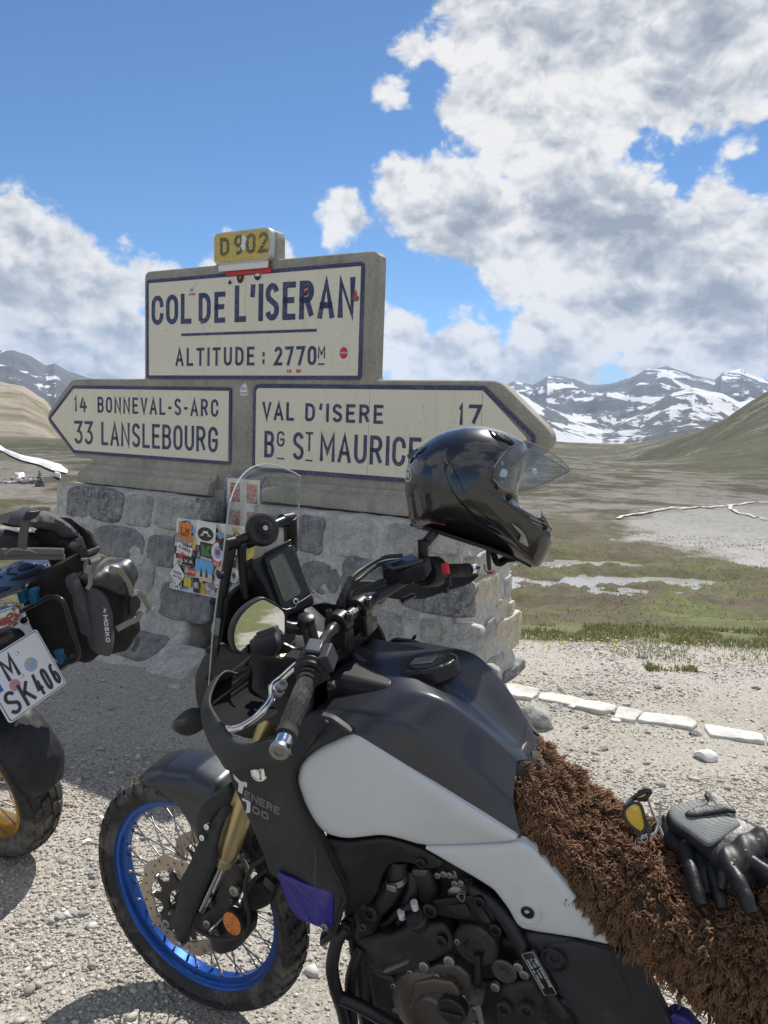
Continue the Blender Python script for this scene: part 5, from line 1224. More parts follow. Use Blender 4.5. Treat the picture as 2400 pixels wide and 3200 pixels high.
# top yoke, fork tops, ignition
m = MB(); L_ = rounded([np.array(p) for p in [(1.175,.05,0),(1.165,.135,0),(1.10,.14,0),(1.085,.05,0),(1.085,-.05,0),(1.10,-.14,0),(1.165,-.135,0),(1.175,-.05,0)]], .02, 4)
n = len(L_); yk = lambda p, z_: (p[0], p[1], z_-(p[0]-1.13)*.5)
m.add([yk(p, 1.135) for p in L_]+[yk(p, 1.105) for p in L_], [tuple(range(n)), tuple(range(2*n-1, n-1, -1))]+[(i, (i+1) % n, n+(i+1) % n, n+i) for i in range(n)]); m.build('top_yoke', MATS['metal_black'], bike, bevel=.004)
for y in (.105,-.105):
    MB().lathe([(0,.024),(.022,.024),(.024,.021),(.024,.012),(.031,.012),(.031,.0001)], (1.15, y, 1.125), (-.45,0,.89), 6 if False else 24).build('fork_cap', MATS['steel'], bike)
MB().lathe([(0,.020),(.016,.020),(.018,.016),(.018,.009),(.022,.009),(.022,.0001)], (1.125, 0, 1.13), (-.45,0,.89), 24).build('steering_nut', MATS['steel'], bike)
MB().lathe([(0,.026),(.02,.026),(.024,.022),(.024,.0001)], (1.18, .01, 1.12), (-.45,0,.89), 24).build('ignition_switch', MATS['metal_black'], bike)
MB().box((1.13, 0, .98), (.09,.05,.30), Matrix.Rotation(-SR, 3, 'Y')).build('steering_head', MATS['metal_black'], bike, bevel=.01)
MB().box((1.20, 0, .86), (.08,.26,.04), Matrix.Rotation(-SR, 3, 'Y')).build('lower_yoke', MATS['metal_black'], bike, bevel=.01)
for y in (1, -1):
    # grips, bar ends, switch pods, levers, guards: built on the left and mirrored
    g0 = hbat(.305*y); g1 = hbat(.438*y); ge = hbat(.456*y); dv = (g1-g0); dv /= np.linalg.norm(dv); ln_ = np.linalg.norm(g1-g0)
    pr = [(0,.0175)]
    for k in range(1, 40):
        t = k/40; pr.append((ln_*t, .0158+.0012*(math.sin(t*math.pi*14) > 0)))
    pr += [(ln_*.975,.0185),(ln_,.0185)]
    g = MB(); g.lathe([(0,.022),(.004,.022),(.006,.0185),(.014,.0185),(.016,.016),(ln_*.9,.0155),(ln_*.92,.0180),(ln_,.0180),(ln_,.011)], g0, dv, 28); gr = g.build('grip', MATS['rubber'], bike)
    m = MB()
    if y > 0:
        up = np.array([0,0,1.]); up -= dv*(up@dv); up /= np.linalg.norm(up); sd_ = np.cross(dv, up)
        for a in range(14):
            for r_ in range(5):
                an = 2*math.pi*(a+.5*(r_ % 2))/14; c0 = g0+dv*(.022+r_*.020)
                rows = []
                for s in np.linspace(0, 1, 3):
                    rows.append([tuple(c0+dv*(.017*s)+(up*math.cos(an+dd)+sd_*math.sin(an+dd))*(.0168 if 0 < q < 2 else .0152)) for q, dd in enumerate((-.13,-.10,.10,.13))])
                m.grid(rows)
        m.build('grip_pattern', MATS['rubber'], gr, smooth=False, kind='stuff')
    m = MB(); m.lathe([(ln_,.0135),(ln_+.018,.0145),(ln_+.024,.0145)], g0, dv, 24); m.build('bar_end', MATS['chrome'], bike)
    m = MB(); m.lathe([(ln_+.024,.0145),(ln_+.027,.0170),(ln_+.033,.0170),(ln_+.036,.0148),(ln_+.036,.0075),(ln_+.033,.0070),(ln_+.033,.0001)], g0, dv, 28); m.build('bar_end_cap', MATS['steel'], bike, auto=30)
# left switch pod
sw0 = hbat(.272); dv = hbat(.30)-hbat(.24); dv /= np.linalg.norm(dv)
m = MB(); m.lathe([(-.030,.016),(-.030,.026),(-.024,.030),(.020,.031),(.024,.027),(.030,.026),(.032,.018)], sw0, dv, 24); m.build('switch_pod', MATS['plastic_black'], bike, auto=30)
dn2 = Vector((-.35,.1,.93)).normalized()
def pod_box(c, d_, mat, name, rot=0, parent=None, bev=.003): 
    Q = Vector(dv).to_track_quat('Y', 'Z').to_matrix(); return MB().box(c, d_, Q @ Matrix.Rotation(rot, 3, 'Y')).build(name, MATS[mat], parent or bike, bevel=bev)
pod_box(tuple(sw0+np.array([-.022,-.004,.012])), (.030,.046,.034), 'plastic_matte', 'switch_body', .3); pod_box(tuple(sw0+np.array([.0,-.004,.022])), (.030,.040,.030), 'tank_paint', 'switch_body', -.1)
c_ = b(z4, 1145, 1487, .245); pod_box(tuple(c_), (.016,.015,.012), 'red_switch', 'horn_switch', .4)
for x, y, w in ((1055,1510,.012),(1090,1535,.010),(1150,1640,.014),(1120,1580,.009)): pod_box(tuple(b(z4, x, y, .26)), (w, w*1.1, .010), 'plastic_black', 'switch_button', .3, bev=.002)
# clutch lever and perch
lv = P(z4, [(1000,1440,.21),(880,1500,.235),(780,1590,.26),(715,1650,.28),(705,1740,.30),(640,1830,.33),(560,1900,.355),(470,1950,.38),(375,1968,.40)])
MB().tube(cr(lv, 6), list(np.interp(np.linspace(0,1,len(cr(lv,6))), [0,.25,.4,.7,.95,1], [.0095,.009,.011,.0075,.0065,.008])), 14, flat=.62).build('clutch_lever', MATS['chrome'], bike)
for x, y, r_ in ((785,1640,.010),(765,1690,.009)): bolt(b(z4, x, y, .285), (-.5,.5,.6), r_, 'steel', h=.008)
MB().box(tuple(b(z4, 900, 1445, .21)), (.045,.04,.02)).build('lever_perch', MATS['metal_black'], bike, bevel=.004)
# handguard (left), built as a bent sheet; mirrored on the right
ue = P(z5, [(1270,262,.462),(1160,238,.460),(1040,252,.452),(935,250,.435),(865,185,.405),(785,80,.37),(740,-20,.345)])+P(z4, [(300,1612,.30),(375,1533,.265),(470,1552,.235),(520,1480,.22),(575,1412,.205)])
le = P(z5, [(1270,335,.456),(1200,392,.452),(1040,418,.448),(868,430,.435),(800,345,.41),(742,250,.385),(712,110,.36)])+P(z4, [(222,1800,.325),(235,1700,.30),(262,1640,.27),(330,1600,.25),(420,1560,.225)])
U_ = resample(cr(ue, 5), 60); Lw_ = resample(cr(le, 5), 60)
hg = []
for i in range(60):
    o_ = np.array([.010*math.sin(i/59*math.pi), .0, 0]); row = []
    for t in np.linspace(0, 1, 12): row.append(tuple(U_[i]*(1-t)+Lw_[i]*t+o_*math.sin(t*math.pi)*.9+np.array([.4,.6,.1])*.007*math.sin(t*math.pi)))
    hg.append(row)
m = MB(); m.grid(hg); m.build('handguard', MATS['plastic_matte'], bike, solid=.0045, auto=0); m.v = [(x, -y, z) for x, y, z in m.v]; m.build('handguard', MATS['plastic_matte'], bike, solid=.0045, auto=0)
# guard shell rising in front of the fingers (dark inside)
isx = P(z4, [(262,1735,.335),(300,1618,.30),(375,1545,.265),(470,1562,.235),(560,1430,.21),(600,1560,.215),(580,1680,.225),(700,1770,.25),(800,1860,.28),(700,1920,.33),(500,2000,.37),(375,1985,.39),(300,1870,.37)])
bplate('handguard_shell', 'plastic_inner', None, None, solidpts=[p+np.array([.035,-.03,-.02]) for p in isx], thick=.004, r=.01, rr=.004, re=.002)
# indicator
ic = P(z5, [(481,148,.300),(520,182,.290),(640,178,.255),(720,130,.232),(722,60,.235),(650,18,.262),(590,10,.280),(530,50,.295)])
m = MB(); a_ = np.mean(ic, 0); ax0 = b(z5, 488, 140, .302); ax1 = b(z5, 730, 92, .23); dd = ax1-ax0; L_ = np.linalg.norm(dd); dd /= L_
rows = []
for t in np.linspace(0, 1, 14):
    r_ = .030*(math.sin(min(t/.55, 1)*math.pi/2)**.75)*(1-.55*max(0, (t-.55)/.45)**1.5)+.0015; up = np.cross(dd, [0,1,0]); up /= np.linalg.norm(up); s2 = np.cross(dd, up); c0 = ax0+dd*L_*t+up*0
    rows.append([tuple(c0+up*math.cos(a)*r_*1.05+s2*math.sin(a)*r_*.62) for a in np.linspace(0, 2*math.pi, 21)[:-1]])
m.grid(rows, closeu=True); ind = m.build('indicator', MATS['plastic_matte'], bike)
m = MB(); m.grid([[tuple(np.array(p)+np.array([.004,.002,.006])*1.2-dd*.002) for p in r_[13:20]] for r_ in rows[1:8]]); m.build('indicator_lens', MATS['lamp_clear'], ind, solid=.003)
tube('indicator_stalk', 'rubber', [ax1-dd*.02, ax1+dd*.06], .010)
# ---- mirror (left) with ball-jointed stem
mn = np.array([-.88,.42,.12]); mn /= np.linalg.norm(mn); M0 = b(z4, 560, 1200, .27)
def mp(x, y, off=0): return BK.on(*z4(x, y), M0+mn*off, mn)
e1 = np.cross([0,0,1], mn); e1 /= np.linalg.norm(e1); e2 = np.cross(mn, e1)
MO = [(560,972),(618,985),(735,1062),(748,1150),(742,1258),(700,1350),(650,1410),(540,1402),(400,1372),(358,1330),(350,1230),(385,1125),(462,1032)]
q = [mp(x, y) for x, y in MO]; q = [np.array(((p-M0)@e1, (p-M0)@e2, 0)) for p in q]; q = resample(list(cr(q, 5, True))+[q[0]], 90)[:-1]
m = MB(); shell(m, q, lambda u, v, w: tuple(M0+e1*u+e2*v-mn*(w+.0)), .004, .03, .022, .012, .012); mh = m.build('mirror_housing', MATS['plastic_matte'], bike)
cq = q.mean(0); m = MB(); m.add([tuple(M0+e1*(cq[0]+(p[0]-cq[0])*.92)+e2*(cq[1]+(p[1]-cq[1])*.92)+mn*.0335) for p in q], [tuple(range(len(q)))])
m.build('mirror_glass', MATS['mirror_glass'], mh, smooth=False)
m = MB(); rws = [[tuple(M0+e1*(cq[0]+(p[0]-cq[0])*k)+e2*(cq[1]+(p[1]-cq[1])*k)+mn*o_) for p in q] for k, o_ in ((1.0,.020),(1.01,.030),(.99,.0355),(.95,.0355),(.92,.0325))]; m.grid(rws, closeu=True); m.build('mirror_rim', MATS['plastic_black'], mh, auto=0)
tube('mirror_arm', 'metal_black', P(z4, [(742,1168,.235),(800,1190,.225),(860,1215,.215),(930,1218,.20)]), [.008,.009,.012,.013])
tube('mirror_stem', 'metal_black', P(z4, [(975,1180,.20),(1000,1290,.20),(1025,1390,.20)]), [.014,.0145,.0155]); MB().lathe([(-.012,.0001),(-.012,.016),(.016,.016),(.018,.013),(.018,.0001)], b(z4, 965, 1185, .20), (-.2,.2,1), 20).build('mirror_joint', MATS['metal_black'], bike)
bplate('cable_bracket', 'metal_black', z4, [(660,1385,.17),(740,1320,.16),(790,1330,.16),(880,1372,.15),(1000,1350,.14),(1040,1400,.14),(900,1400,.15),(760,1412,.16),(690,1415,.17)], thick=.005, r=.004, rr=.003, re=.0015)
for x, y in ((700,1372),(748,1330)): bolt(b(z4, x, y, .172), (-.3,.5,.8), .010, 'metal_black', h=.008)
# ---- right bar: reservoir, switch, clamp, mirror stem, cables
rv = [b(z8, 590, 905, -.215)]
def rbox(name, L, lat, depth, mat, bev=.003, parent=None):
    Q = [b(z8, x, y, lat) for x, y in L]; n = len(Q); m = MB(); m.add([tuple(p) for p in Q]+[tuple(p+np.array([.01,-depth,0])) for p in Q], [tuple(range(n)), tuple(range(2*n-1, n-1, -1))]+[(i, (i+1) % n, n+(i+1) % n, n+i) for i in range(n)]); return m.build(name, MATS[mat], parent or bike, bevel=bev)
res = rbox('brake_reservoir', [(472,925),(545,945),(735,895),(755,985),(640,1030),(505,1050),(480,1000)], -.175, .055, 'plastic_black', .005)
tl_ = [b(z8, x, y, l) for x, y, l in ((470,918,-.165),(545,942,-.158),(730,888,-.185),(655,852,-.245))]; n = 4
m = MB(); m.add([tuple(p+np.array([0,0,.006])) for p in tl_]+[tuple(p-np.array([0,0,.004])) for p in tl_], [(0,1,2,3),(7,6,5,4)]+[(i, (i+1) % n, n+(i+1) % n, n+i) for i in range(n)]); m.build('reservoir_lid', MATS['tank_paint'], res, bevel=.003)
sw1 = hbat(-.285); dv1 = hbat(-.30)-hbat(-.26); dv1 /= np.linalg.norm(dv1)
m = MB(); m.lathe([(-.028,.018),(-.028,.034),(-.022,.037),(.018,.037),(.022,.033),(.026,.028),(.028,.018)], sw1, dv1, 24); m.build('switch_pod', MATS['plastic_black'], bike, auto=30)
for x, y, w, mt in ((862,930,.020,'red_switch'),(880,1010,.016,'plastic_black'),(868,1060,.012,'plastic_black')):
    p_ = b(z8, x, y, -.245); MB().box(tuple(p_), (w*.8, .014, w*1.3), Matrix.Rotation(.3, 3, 'X') @ Matrix.Rotation(.25, 3, 'Y')).build('switch_button', MATS[mt], bike, bevel=.002)
MB().lathe([(-.012,.012),(-.012,.020),(.012,.020),(.012,.012)], hbat(-.236), (0,1,0), 24).build('master_clamp', MATS['metal_black'], bike, bevel=.002)
for dz in (.021,-.021): bolt(hbat(-.236)+np.array([-.012,.004,dz]), (-.8,.5,.1), .0065, 'metal_black', h=.008)
tube('mirror_stem', 'metal_black', P(z8, [(725,760,-.235),(728,850,-.235),(735,930,-.235)]), [.0125,.0125,.015]); tube('mirror_arm', 'metal_black', P(z8, [(745,770,-.25),(780,730,-.27),(790,715,-.28)]), .012)
tube('throttle_sleeve', 'rubber', [hbat(-.312), hbat(-.43)], .0175)
rb_ = [hbat(-.30)+np.array([.0,0,.02])]
tube('brake_lever', 'metal_black', P(z8, [(600,1125,-.2),(660,1100,-.24),(675,1090,-.25)]), [.006,.007,.004])
tube('cable', 'hose_black', P(z8, [(600,850,-.20),(480,865,-.17),(370,925,-.12),(290,990,-.07),(240,1080,-.04),(215,1160,-.02),(190,1230,0)]), .0048)
tube('cable', 'hose_black', P(z8, [(600,880,-.21),(460,905,-.17),(360,975,-.12),(290,1040,-.07),(255,1110,-.04),(235,1200,-.02)]), .0048)
tube('brake_hose', 'hose_black', P(z8, [(485,1010,-.17),(400,1045,-.13),(320,1080,-.09),(260,1150,-.05),(220,1220,-.02),(180,1290,0)]), .0080)
tube('hose_fitting', 'steel', P(z8, [(492,1006,-.172),(440,1030,-.15),(410,1040,-.14)]), .0062)
tube('cable_sheath', 'rubber', P(z8, [(290,990,-.07),(255,1060,-.045),(210,1165,-.015)]), .0085); tube('cable_sheath', 'rubber', P(z8, [(225,1180,-.02),(180,1280,0)]), .012)
for y in (-1,):
    tube('wire_stay', 'steel', P(z4, [(1010,938,-.16),(1160,1050,-.17),(1350,1190,-.18),(1480,1290,-.18),(1530,1330,-.18)]), .0012)
# ---- lower half of the motorcycle: frame, engine, covers
def plate6(name, mat, L, **k): return bplate(name, mat, z6, L, **k)
plate6('radiator_side', 'plastic_black', [(262,1172,.215),(400,1195,.20),(600,1172,.185),(700,1196,.172),(820,1240,.160),(935,1305,.150),(920,1335,.148),(850,1345,.15),(760,1310,.155),(690,1305,.16),(640,1315,.162),(600,1370,.165),(570,1470,.168),(530,1540,.17),(480,1575,.175),(410,1612,.185),(396,1600,.20),(400,1480,.21),(330,1310,.215)], thick=.02, rr=.01, re=.005)
for k in range(6):
    y0 = 1300+k*46; plate6('vent_fin', 'engine_black', [(385+k*4,y0+28,.182),(460+k*8,y0,.176),(470+k*9,y0+34,.176),(395+k*5,y0+62,.182)], thick=.012, rr=.004, re=.003, r=.004)
bolt(b(z6, 815, 1302, .158), (0,1,0), .011, 'metal_black')
# engine block behind everything, filled with real volumes
def blk(name, L, depth, mat='engine_black', **k): return plate6(name, mat, L, thick=depth, rr=.015, re=.010, sp=.03, **k)
blk('cylinder_head', [(560,1360,.10),(700,1300,.10),(950,1320,.10),(1150,1460,.10),(1180,1700,.10),(900,1760,.10),(560,1700,.10),(500,1560,.10)], .22)
blk('crankcase', [(480,1700,.12),(760,1640,.12),(1180,1700,.12),(1400,1760,.12),(1620,1900,.12),(1660,2230,.12),(1500,2500,.12),(560,2500,.12),(500,2050,.12)], .26)
blk('radiator', [(440,1560,.15),(560,1540,.15),(560,1900,.15),(520,2150,.15),(440,2000,.15),(420,1750,.15)], .30)
blk('airbox', [(600,1180,.10),(900,1240,.10),(1300,1400,.10),(1500,1600,.10),(1400,1750,.10),(1150,1500,.10),(900,1350,.10)], .20)
# cover with coolant hose and the pale strip
plate6('engine_cover', 'engine_black', [(455,1742,.165),(590,1700,.16),(640,1705,.16),(740,1652,.15),(930,1640,.145),(965,1690,.145),(998,1740,.145),(985,1800,.147),(920,1830,.15),(810,1880,.155),(640,1930,.165),(560,1905,.17),(505,1845,.17)], thick=.03, rr=.014, re=.008, bulge=.004)
plate6('engine_cover', 'engine_black', [(505,1850,.165),(560,1910,.165),(650,1935,.16),(690,1990,.155),(680,2100,.155),(700,2250,.155),(640,2300,.155),(570,2200,.158),(540,2050,.162)], thick=.03, rr=.012, re=.007)
plate6('pale_strip', 'print_grey', [(606,1893,.178),(740,1842,.168),(746,1856,.168),(620,1912,.178),(604,1905,.178)], thick=.008, rr=.003, re=.002, r=.002)
for x, y, r_ in ((925,1728,.012),(830,1868,.011),(968,1840,.012),(1012,1730,.006)): bolt(b(z6, x, y, .158), (0,1,.1), r_, 'steel' if r_ != .012 or x == 968 else 'metal_black')
# clutch cover
ccx = b(z6, 880, 2100, .150)
pr_c = [(-.05,.098),(-.006,.098),(0,.094),(.006,.090),(.010,.080),(.013,.060),(.012,.040),(.017,.036),(.018,.0001)]
MB().lathe(pr_c, ccx, (0,1,0), 40).build('clutch_cover', MATS['engine_bronze'], bike, auto=25)
plate6('clutch_cover_rib', 'engine_bronze', [(770,1960,.166),(870,1940,.166),(990,1960,.166),(1030,2030,.166),(1000,2060,.166),(930,2010,.168),(820,2030,.168),(760,2120,.168),(740,2090,.168)], thick=.01, rr=.006, re=.005)
plate6('clutch_cover_rim', 'engine_bronze', [(690,2000,.150),(770,1905,.150),(900,1862,.150),(1010,1865,.150),(1085,1930,.150),(1100,2010,.150),(1080,2100,.150),(1040,2000,.15),(960,1915,.15),(830,1915,.15),(740,2000,.15),(710,2150,.15)], thick=.03, rr=.006, re=.005)
oc = b(z6, 990, 2095, .168); MB().lathe([(-.01,.030),(.010,.030),(.013,.027),(.013,.0001)], oc, (0,1,0), 32).build('oil_cap', MATS['engine_black'], bike); MB().box(tuple(oc+np.array([0,.016,0])), (.046,.007,.007), Matrix.Rotation(.15,3,'Y')).build('cap_grip', MATS['engine_black'], bike, bevel=.002)
for a in range(9):
    an = 2*math.pi*a/9+.3; bolt(ccx+np.array([.092*math.cos(an), .004, .092*math.sin(an)]), (0,1,0), .0065, 'steel')
# hoses, clamp, sensors
tube('coolant_hose', 'hose_black', P(z6, [(690,1290,.13),(680,1400,.14),(620,1500,.145),(560,1560,.14),(540,1640,.13)]), .020)
cp = b(z6, 680, 1392, .142); MB().lathe([(-.006,.0205),(-.006,.022),(.006,.022),(.006,.0205)], cp, (.25,0,.97), 24).build('hose_clamp', MATS['steel'], bike)
MB().box(tuple(cp+np.array([.0,.024,-.002])), (.022,.008,.014)).build('clamp_screw', MATS['steel'], bike, bevel=.002)
tube('coolant_hose', 'hose_black', P(z6, [(760,1350,.12),(770,1440,.13),(740,1520,.13),(700,1620,.12)]), .013)
blk('throttle_body', [(745,1345,.135),(850,1340,.13),(900,1480,.13),(880,1560,.13),(790,1520,.13)], .06)
plate6('throttle_cap', 'alloy_dark', [(755,1342,.14),(855,1345,.138),(840,1385,.14),(770,1380,.14)], thick=.01, rr=.004, re=.002)
MB().lathe([(-.02,.022),(.0,.024),(.012,.024),(.014,.020),(.022,.018),(.022,.0001)], b(z6, 800, 1612, .14), (.2,.5,.8), 24).build('coolant_valve', MATS['engine_black'], bike)
for x0, y0, x1, y1, l_ in ((780,1535,740,1540,.155),(708,1585,720,1600,.155)):
    tube('hose_nipple', 'hose_black', P(z6, [(x0,y0,l_),(x1,y1,l_)]), .008); MB().lathe([(-.006,.0001),(-.006,.0075),(.012,.0075),(.012,.0001)], b(z6, x0, y0+6, l_+.002), (.1,.2,1), 12).build('white_clip', MATS['print_white'], bike)
tube('small_hose', 'hose_black', P(z6, [(780,1545,.15),(700,1560,.15),(640,1620,.14),(600,1640,.13)]), .006)
bolt(b(z6, 540, 1570, .165), (0,1,0), .018, 'engine_black', h=.01); bolt(b(z6, 495, 1650, .165), (0,1,0), .010, 'alloy_dark')
# throttle linkage
plate6('linkage', 'steel', [(965,1340,.128),(1000,1350,.128),(1020,1410,.128),(1045,1425,.128),(1030,1450,.128),(1000,1430,.128),(985,1385,.128)], thick=.003, rr=.002, re=.001, r=.003)
for x, y in ((905,1370),(938,1362),(970,1368),(998,1415),(1032,1412)): bolt(b(z6, x, y, .134), (0,1,0), .007, 'steel')
MB().lathe([(0,.010),(.004,.022),(.010,.022),(.014,.012),(.014,.0001)], b(z6, 1025, 1470, .118), (0,1,0), 24).build('spring_drum', MATS['steel'], bike)
tube('throttle_spring', 'steel', [b(z6, 1060, 1440, .12)+np.array([.010*math.cos(t*2.2), .0, .010*math.sin(t*2.2)-.003*t*.0])+np.array([0, t*.0022-.02, 0]) for t in range(24)], .0014, sm=2)
# bracket plates
plate6('engine_bracket', 'metal_black', [(850,1545,.150),(880,1510,.150),(1120,1480,.145),(1160,1500,.145),(1170,1540,.145),(1250,1650,.145),(1245,1690,.145),(1205,1700,.145),(1180,1660,.146),(1080,1620,.147),(990,1610,.148),(900,1590,.15),(862,1580,.15)], thick=.006, rr=.003, re=.002)
plate6('bracket_window', 'engine_black', [(945,1540,.1515),(1060,1528,.1505),(1090,1600,.1505),(1000,1595,.151)], thick=.001, rr=.002, re=.0008); plate6('bracket_window', 'engine_black', [(1085,1530,.150),(1130,1525,.150),(1200,1640,.1495),(1150,1625,.1495)], thick=.001, rr=.002, re=.0008)
for x, y, r_ in ((865,1560,.016),(1135,1515,.013),(1222,1665,.013)): bolt(b(z6, x, y, .153), (0,1,0), r_, 'metal_black', h=.006)
MB().lathe([(-.03,.045),(.004,.045),(.010,.040),(.012,.022),(.006,.018),(.006,.0001)], b(z6, 1115, 1745, .150), (0,1,0), 36).build('pump_cover', MATS['engine_black'], bike, auto=30)
tube('shift_rod', 'metal_black', P(z6, [(1120,1800,.165),(1125,1900,.17),(1120,2000,.175)]), .007); tube('shift_rod', 'steel', P(z6, [(1120,2060,.175),(1150,2200,.175)]), .006)
MB().lathe([(-.016,.0001),(-.016,.016),(.016,.016),(.016,.0001)], b(z6, 1118, 2010, .175), (.1,.3,-1), 16).build('rod_boot', MATS['rubber'], bike)
plate6('shift_arm', 'metal_black', [(1130,1960,.16),(1240,1955,.155),(1250,1990,.155),(1140,2010,.16)], thick=.01, rr=.003, re=.002); bolt(b(z6, 1218, 1980, .162), (0,1,0), .010, 'steel'); 
MB().lathe([(0,.026),(.003,.026),(.005,.022),(.004,.010),(.008,.009),(.008,.0001)], b(z6, 1268, 1892, .150), (0,1,0), 28).build('round_cap', MATS['alloy_dark'], bike, auto=25)
for x, y in ((1378,1912),(1345,1870),(1102,2105),(1150,1835)): bolt(b(z6, x, y, .15), (0,1,0), .010, 'steel')
plate6('sprocket_cover', 'engine_black', [(1235,1985,.16),(1480,1940,.155),(1510,2080,.155),(1490,2250,.155),(1250,2280,.16),(1215,2150,.16)], thick=.03, rr=.012, re=.008, bulge=.004)
for x, y in ((1270,2090),(1392,2100)): MB().lathe([(0,.016),(.006,.015),(.007,.009),(.001,.008),(.001,.0001)], b(z6, x, y, .168), (0,1,0), 20).build('boss', MATS['engine_black'], bike, auto=30)
# frame: diagonal tube with sticker, swing-arm pivot, footrest carrier
ft = P(z6, [(1090,1440,.135),(1180,1500,.14),(1265,1590,.145),(1350,1725,.15),(1430,1870,.152),(1510,2010,.152),(1590,2120,.150)])
tube('frame_tube', 'metal_black', ft, [.013,.0145,.0155,.0165,.0165,.0165,.020])
MB().lathe([(-.04,.040),(.004,.040),(.008,.034),(.006,.026),(.012,.024),(.012,.0001)], b(z6, 1580, 2130, .150), (0,1,0), 36).build('pivot_cap', MATS['plastic_black'], bike, auto=30)
c0 = b(z6, 1458, 1905, .1695); d_ = ft[5]-ft[3]; d_ /= np.linalg.norm(d_); s_ = np.cross(d_, [0,1,0]); s_ /= np.linalg.norm(s_)
m = MB(); m.grid([[tuple(c0+d_*t+s_*(.0155*math.sin(a))+np.array([0,1,0])*(.0170*(math.cos(a)-1)*1.0)) for a in np.linspace(-1.1,1.1,8)] for t in (-.045,.045)]); st_ = m.build('type_label', MATS['metal_black'], bike, solid=.0008)
tube('label_frame', 'print_white', [c0+d_*t+s_*w+np.array([0,.002,0]) for t, w in ((-.044,-.0125),(.044,-.0125),(.044,.0125),(-.044,.0125),(-.044,-.0125))], .0005, st_, seg=4, sm=0)
for k, tx in enumerate(('MBK INDUSTRIE','LIC MC','MADE IN FRANCE')):
    m = MB(); text(m, tx, -.030, .030-(.02 if k == 1 else 0), .006-k*.008, .0042, .0007, lambda u, v, q: tuple(c0+d_*u-s_*v+np.array([0,1,0])*(.0012+q)), th=.0006); m.build('lettering', MATS['print_white'], st_, smooth=False)
# lower side cover and seat-side covers
LC = [(1370,1690,.150),(1450,1700,.150),(1659,1735,.150),(1850,1775,.148),(1890,1800,.145),(2030,1850,.140),(2080,2000,.138),(2180,2200,.135),(2250,2450,.135),(1700,2450,.145),(1640,2200,.15),(1590,2060,.155),(1500,1960,.155),(1440,1840,.155),(1395,1760,.152)]
plate6('rear_side_cover', 'plastic_matte', LC, thick=.02, rr=.012, re=.006, sp=.02)
plate6('cover_facet', 'plastic_matte', [(1640,1740,.155),(1850,1790,.152),(1870,1860,.150),(1960,2040,.146),(1840,2150,.148),(1700,2250,.152),(1650,2180,.156),(1600,2050,.160),(1520,1950,.16),(1470,1850,.158),(1500,1760,.156)], thick=.006, rr=.012, re=.005, sp=.02)
rc_ = b(z6, 1540, 1832, .160); MB().lathe([(.0,.025),(.001,.023),(-.010,.018),(-.012,.0001)], rc_+np.array([0,.003,0]), (0,1,0), 28).build('bolt_recess', MATS['plastic_black'], bike); bolt(rc_+np.array([0,-.006,0]), (0,1,0), .010, 'metal_black')
plate6('seat_side_cover', 'plastic_matte', [(1415,1030,.100),(1490,1040,.075),(1600,1200,.075),(1690,1500,.08),(1800,1640,.12),(1900,1740,.13),(1930,1800,.135),(1860,1790,.140),(1780,1640,.140),(1659,1490,.142),(1560,1375,.142),(1445,1242,.140),(1425,1150,.130)], thick=.03, rr=.015, re=.010)
bplate('blue_tail_cover', 'blue_plastic', z7, [(1000,1790,.13),(1110,1690,.12),(1200,1730,.11),(1300,1850,.11),(1100,1950,.13)], thick=.02, rr=.01, re=.006)
# crash bars
def cbar(L, r=.0125): tube('crash_bar', 'metal_black', P(z6, L), r)
cbar([(405,1665,.205),(372,1700,.215),(345,1765,.225),(328,1880,.235),(350,2000,.235),(385,2110,.225),(410,2240,.215),(430,2400,.20)], .0135)
cbar([(490,1770,.165),(450,1850,.18),(428,1940,.19),(428,2040,.20),(440,2160,.20),(450,2300,.19)], .0115)
cbar([(375,2040,.232),(470,2080,.225),(560,2130,.215),(660,2190,.20),(780,2290,.19)], .0135); cbar([(390,1655,.205),(300,1720,.20),(280,1740,.18),(290,1690,.16),(330,1640,.15)], .008)
plate6('crash_bar_mount', 'metal_black', [(370,1620,.20),(430,1600,.20),(445,1680,.20),(425,1740,.20),(385,1720,.20)], thick=.012, rr=.004, re=.002); bolt(b(z6, 405, 1665, .212), (0,1,0), .012, 'metal_black')
for sg in (1, -1): tube('down_tube', 'metal_black', [np.array((p[0], p[1]*sg, p[2])) for p in P(z6, [(300,1000,.10),(420,1500,.13),(470,1850,.14),(540,2300,.13),(700,2500,.12)])], .015)
MB().box((.30,0,.36), (.62,.10,.07)).build('swing_arm', MATS['alloy_dark'], bike, bevel=.01)
# seat base (the black foam saddle the fleece lies on) and the rear of the machine, running out of frame
SEC = [(.735,.050,.920,.80),(.66,.070,.880,.74),(.58,.085,.800,.69),(.50,.105,.780,.66),(.40,.125,.775,.64),(.28,.145,.780,.64),(.15,.155,.79,.66),(.0,.17,.848,.70),(-.15,.16,.87,.76),(-.28,.145,.89,.80)]
def srow(X, hw, zt, zb, n=23, inf=0):
    row = []
    for s in np.linspace(-1, 1, n):
        a = s*math.pi*.5; y = (hw+inf)*math.copysign(abs(math.sin(a))**.7, s); k = abs(math.cos(a))**.55; row.append((X, y, zb+(zt+inf-zb)*k))
    return row
m = MB(); m.grid([srow(*q) for q in SEC]); m.f.append(tuple(range(23))); m.mi.append(0); m.build('saddle', MATS['plastic_black'], bike, sub=1, solid=.01)
sb_ = b(z7, 375, 235, 0); MB().lathe([(-.09,.045),(0,.045),(.012,.040),(.018,.025),(.020,.0001)], (.725,0,.935), (.5,0,.75), 28).build('seat_nose', MATS['rubber'], bike)
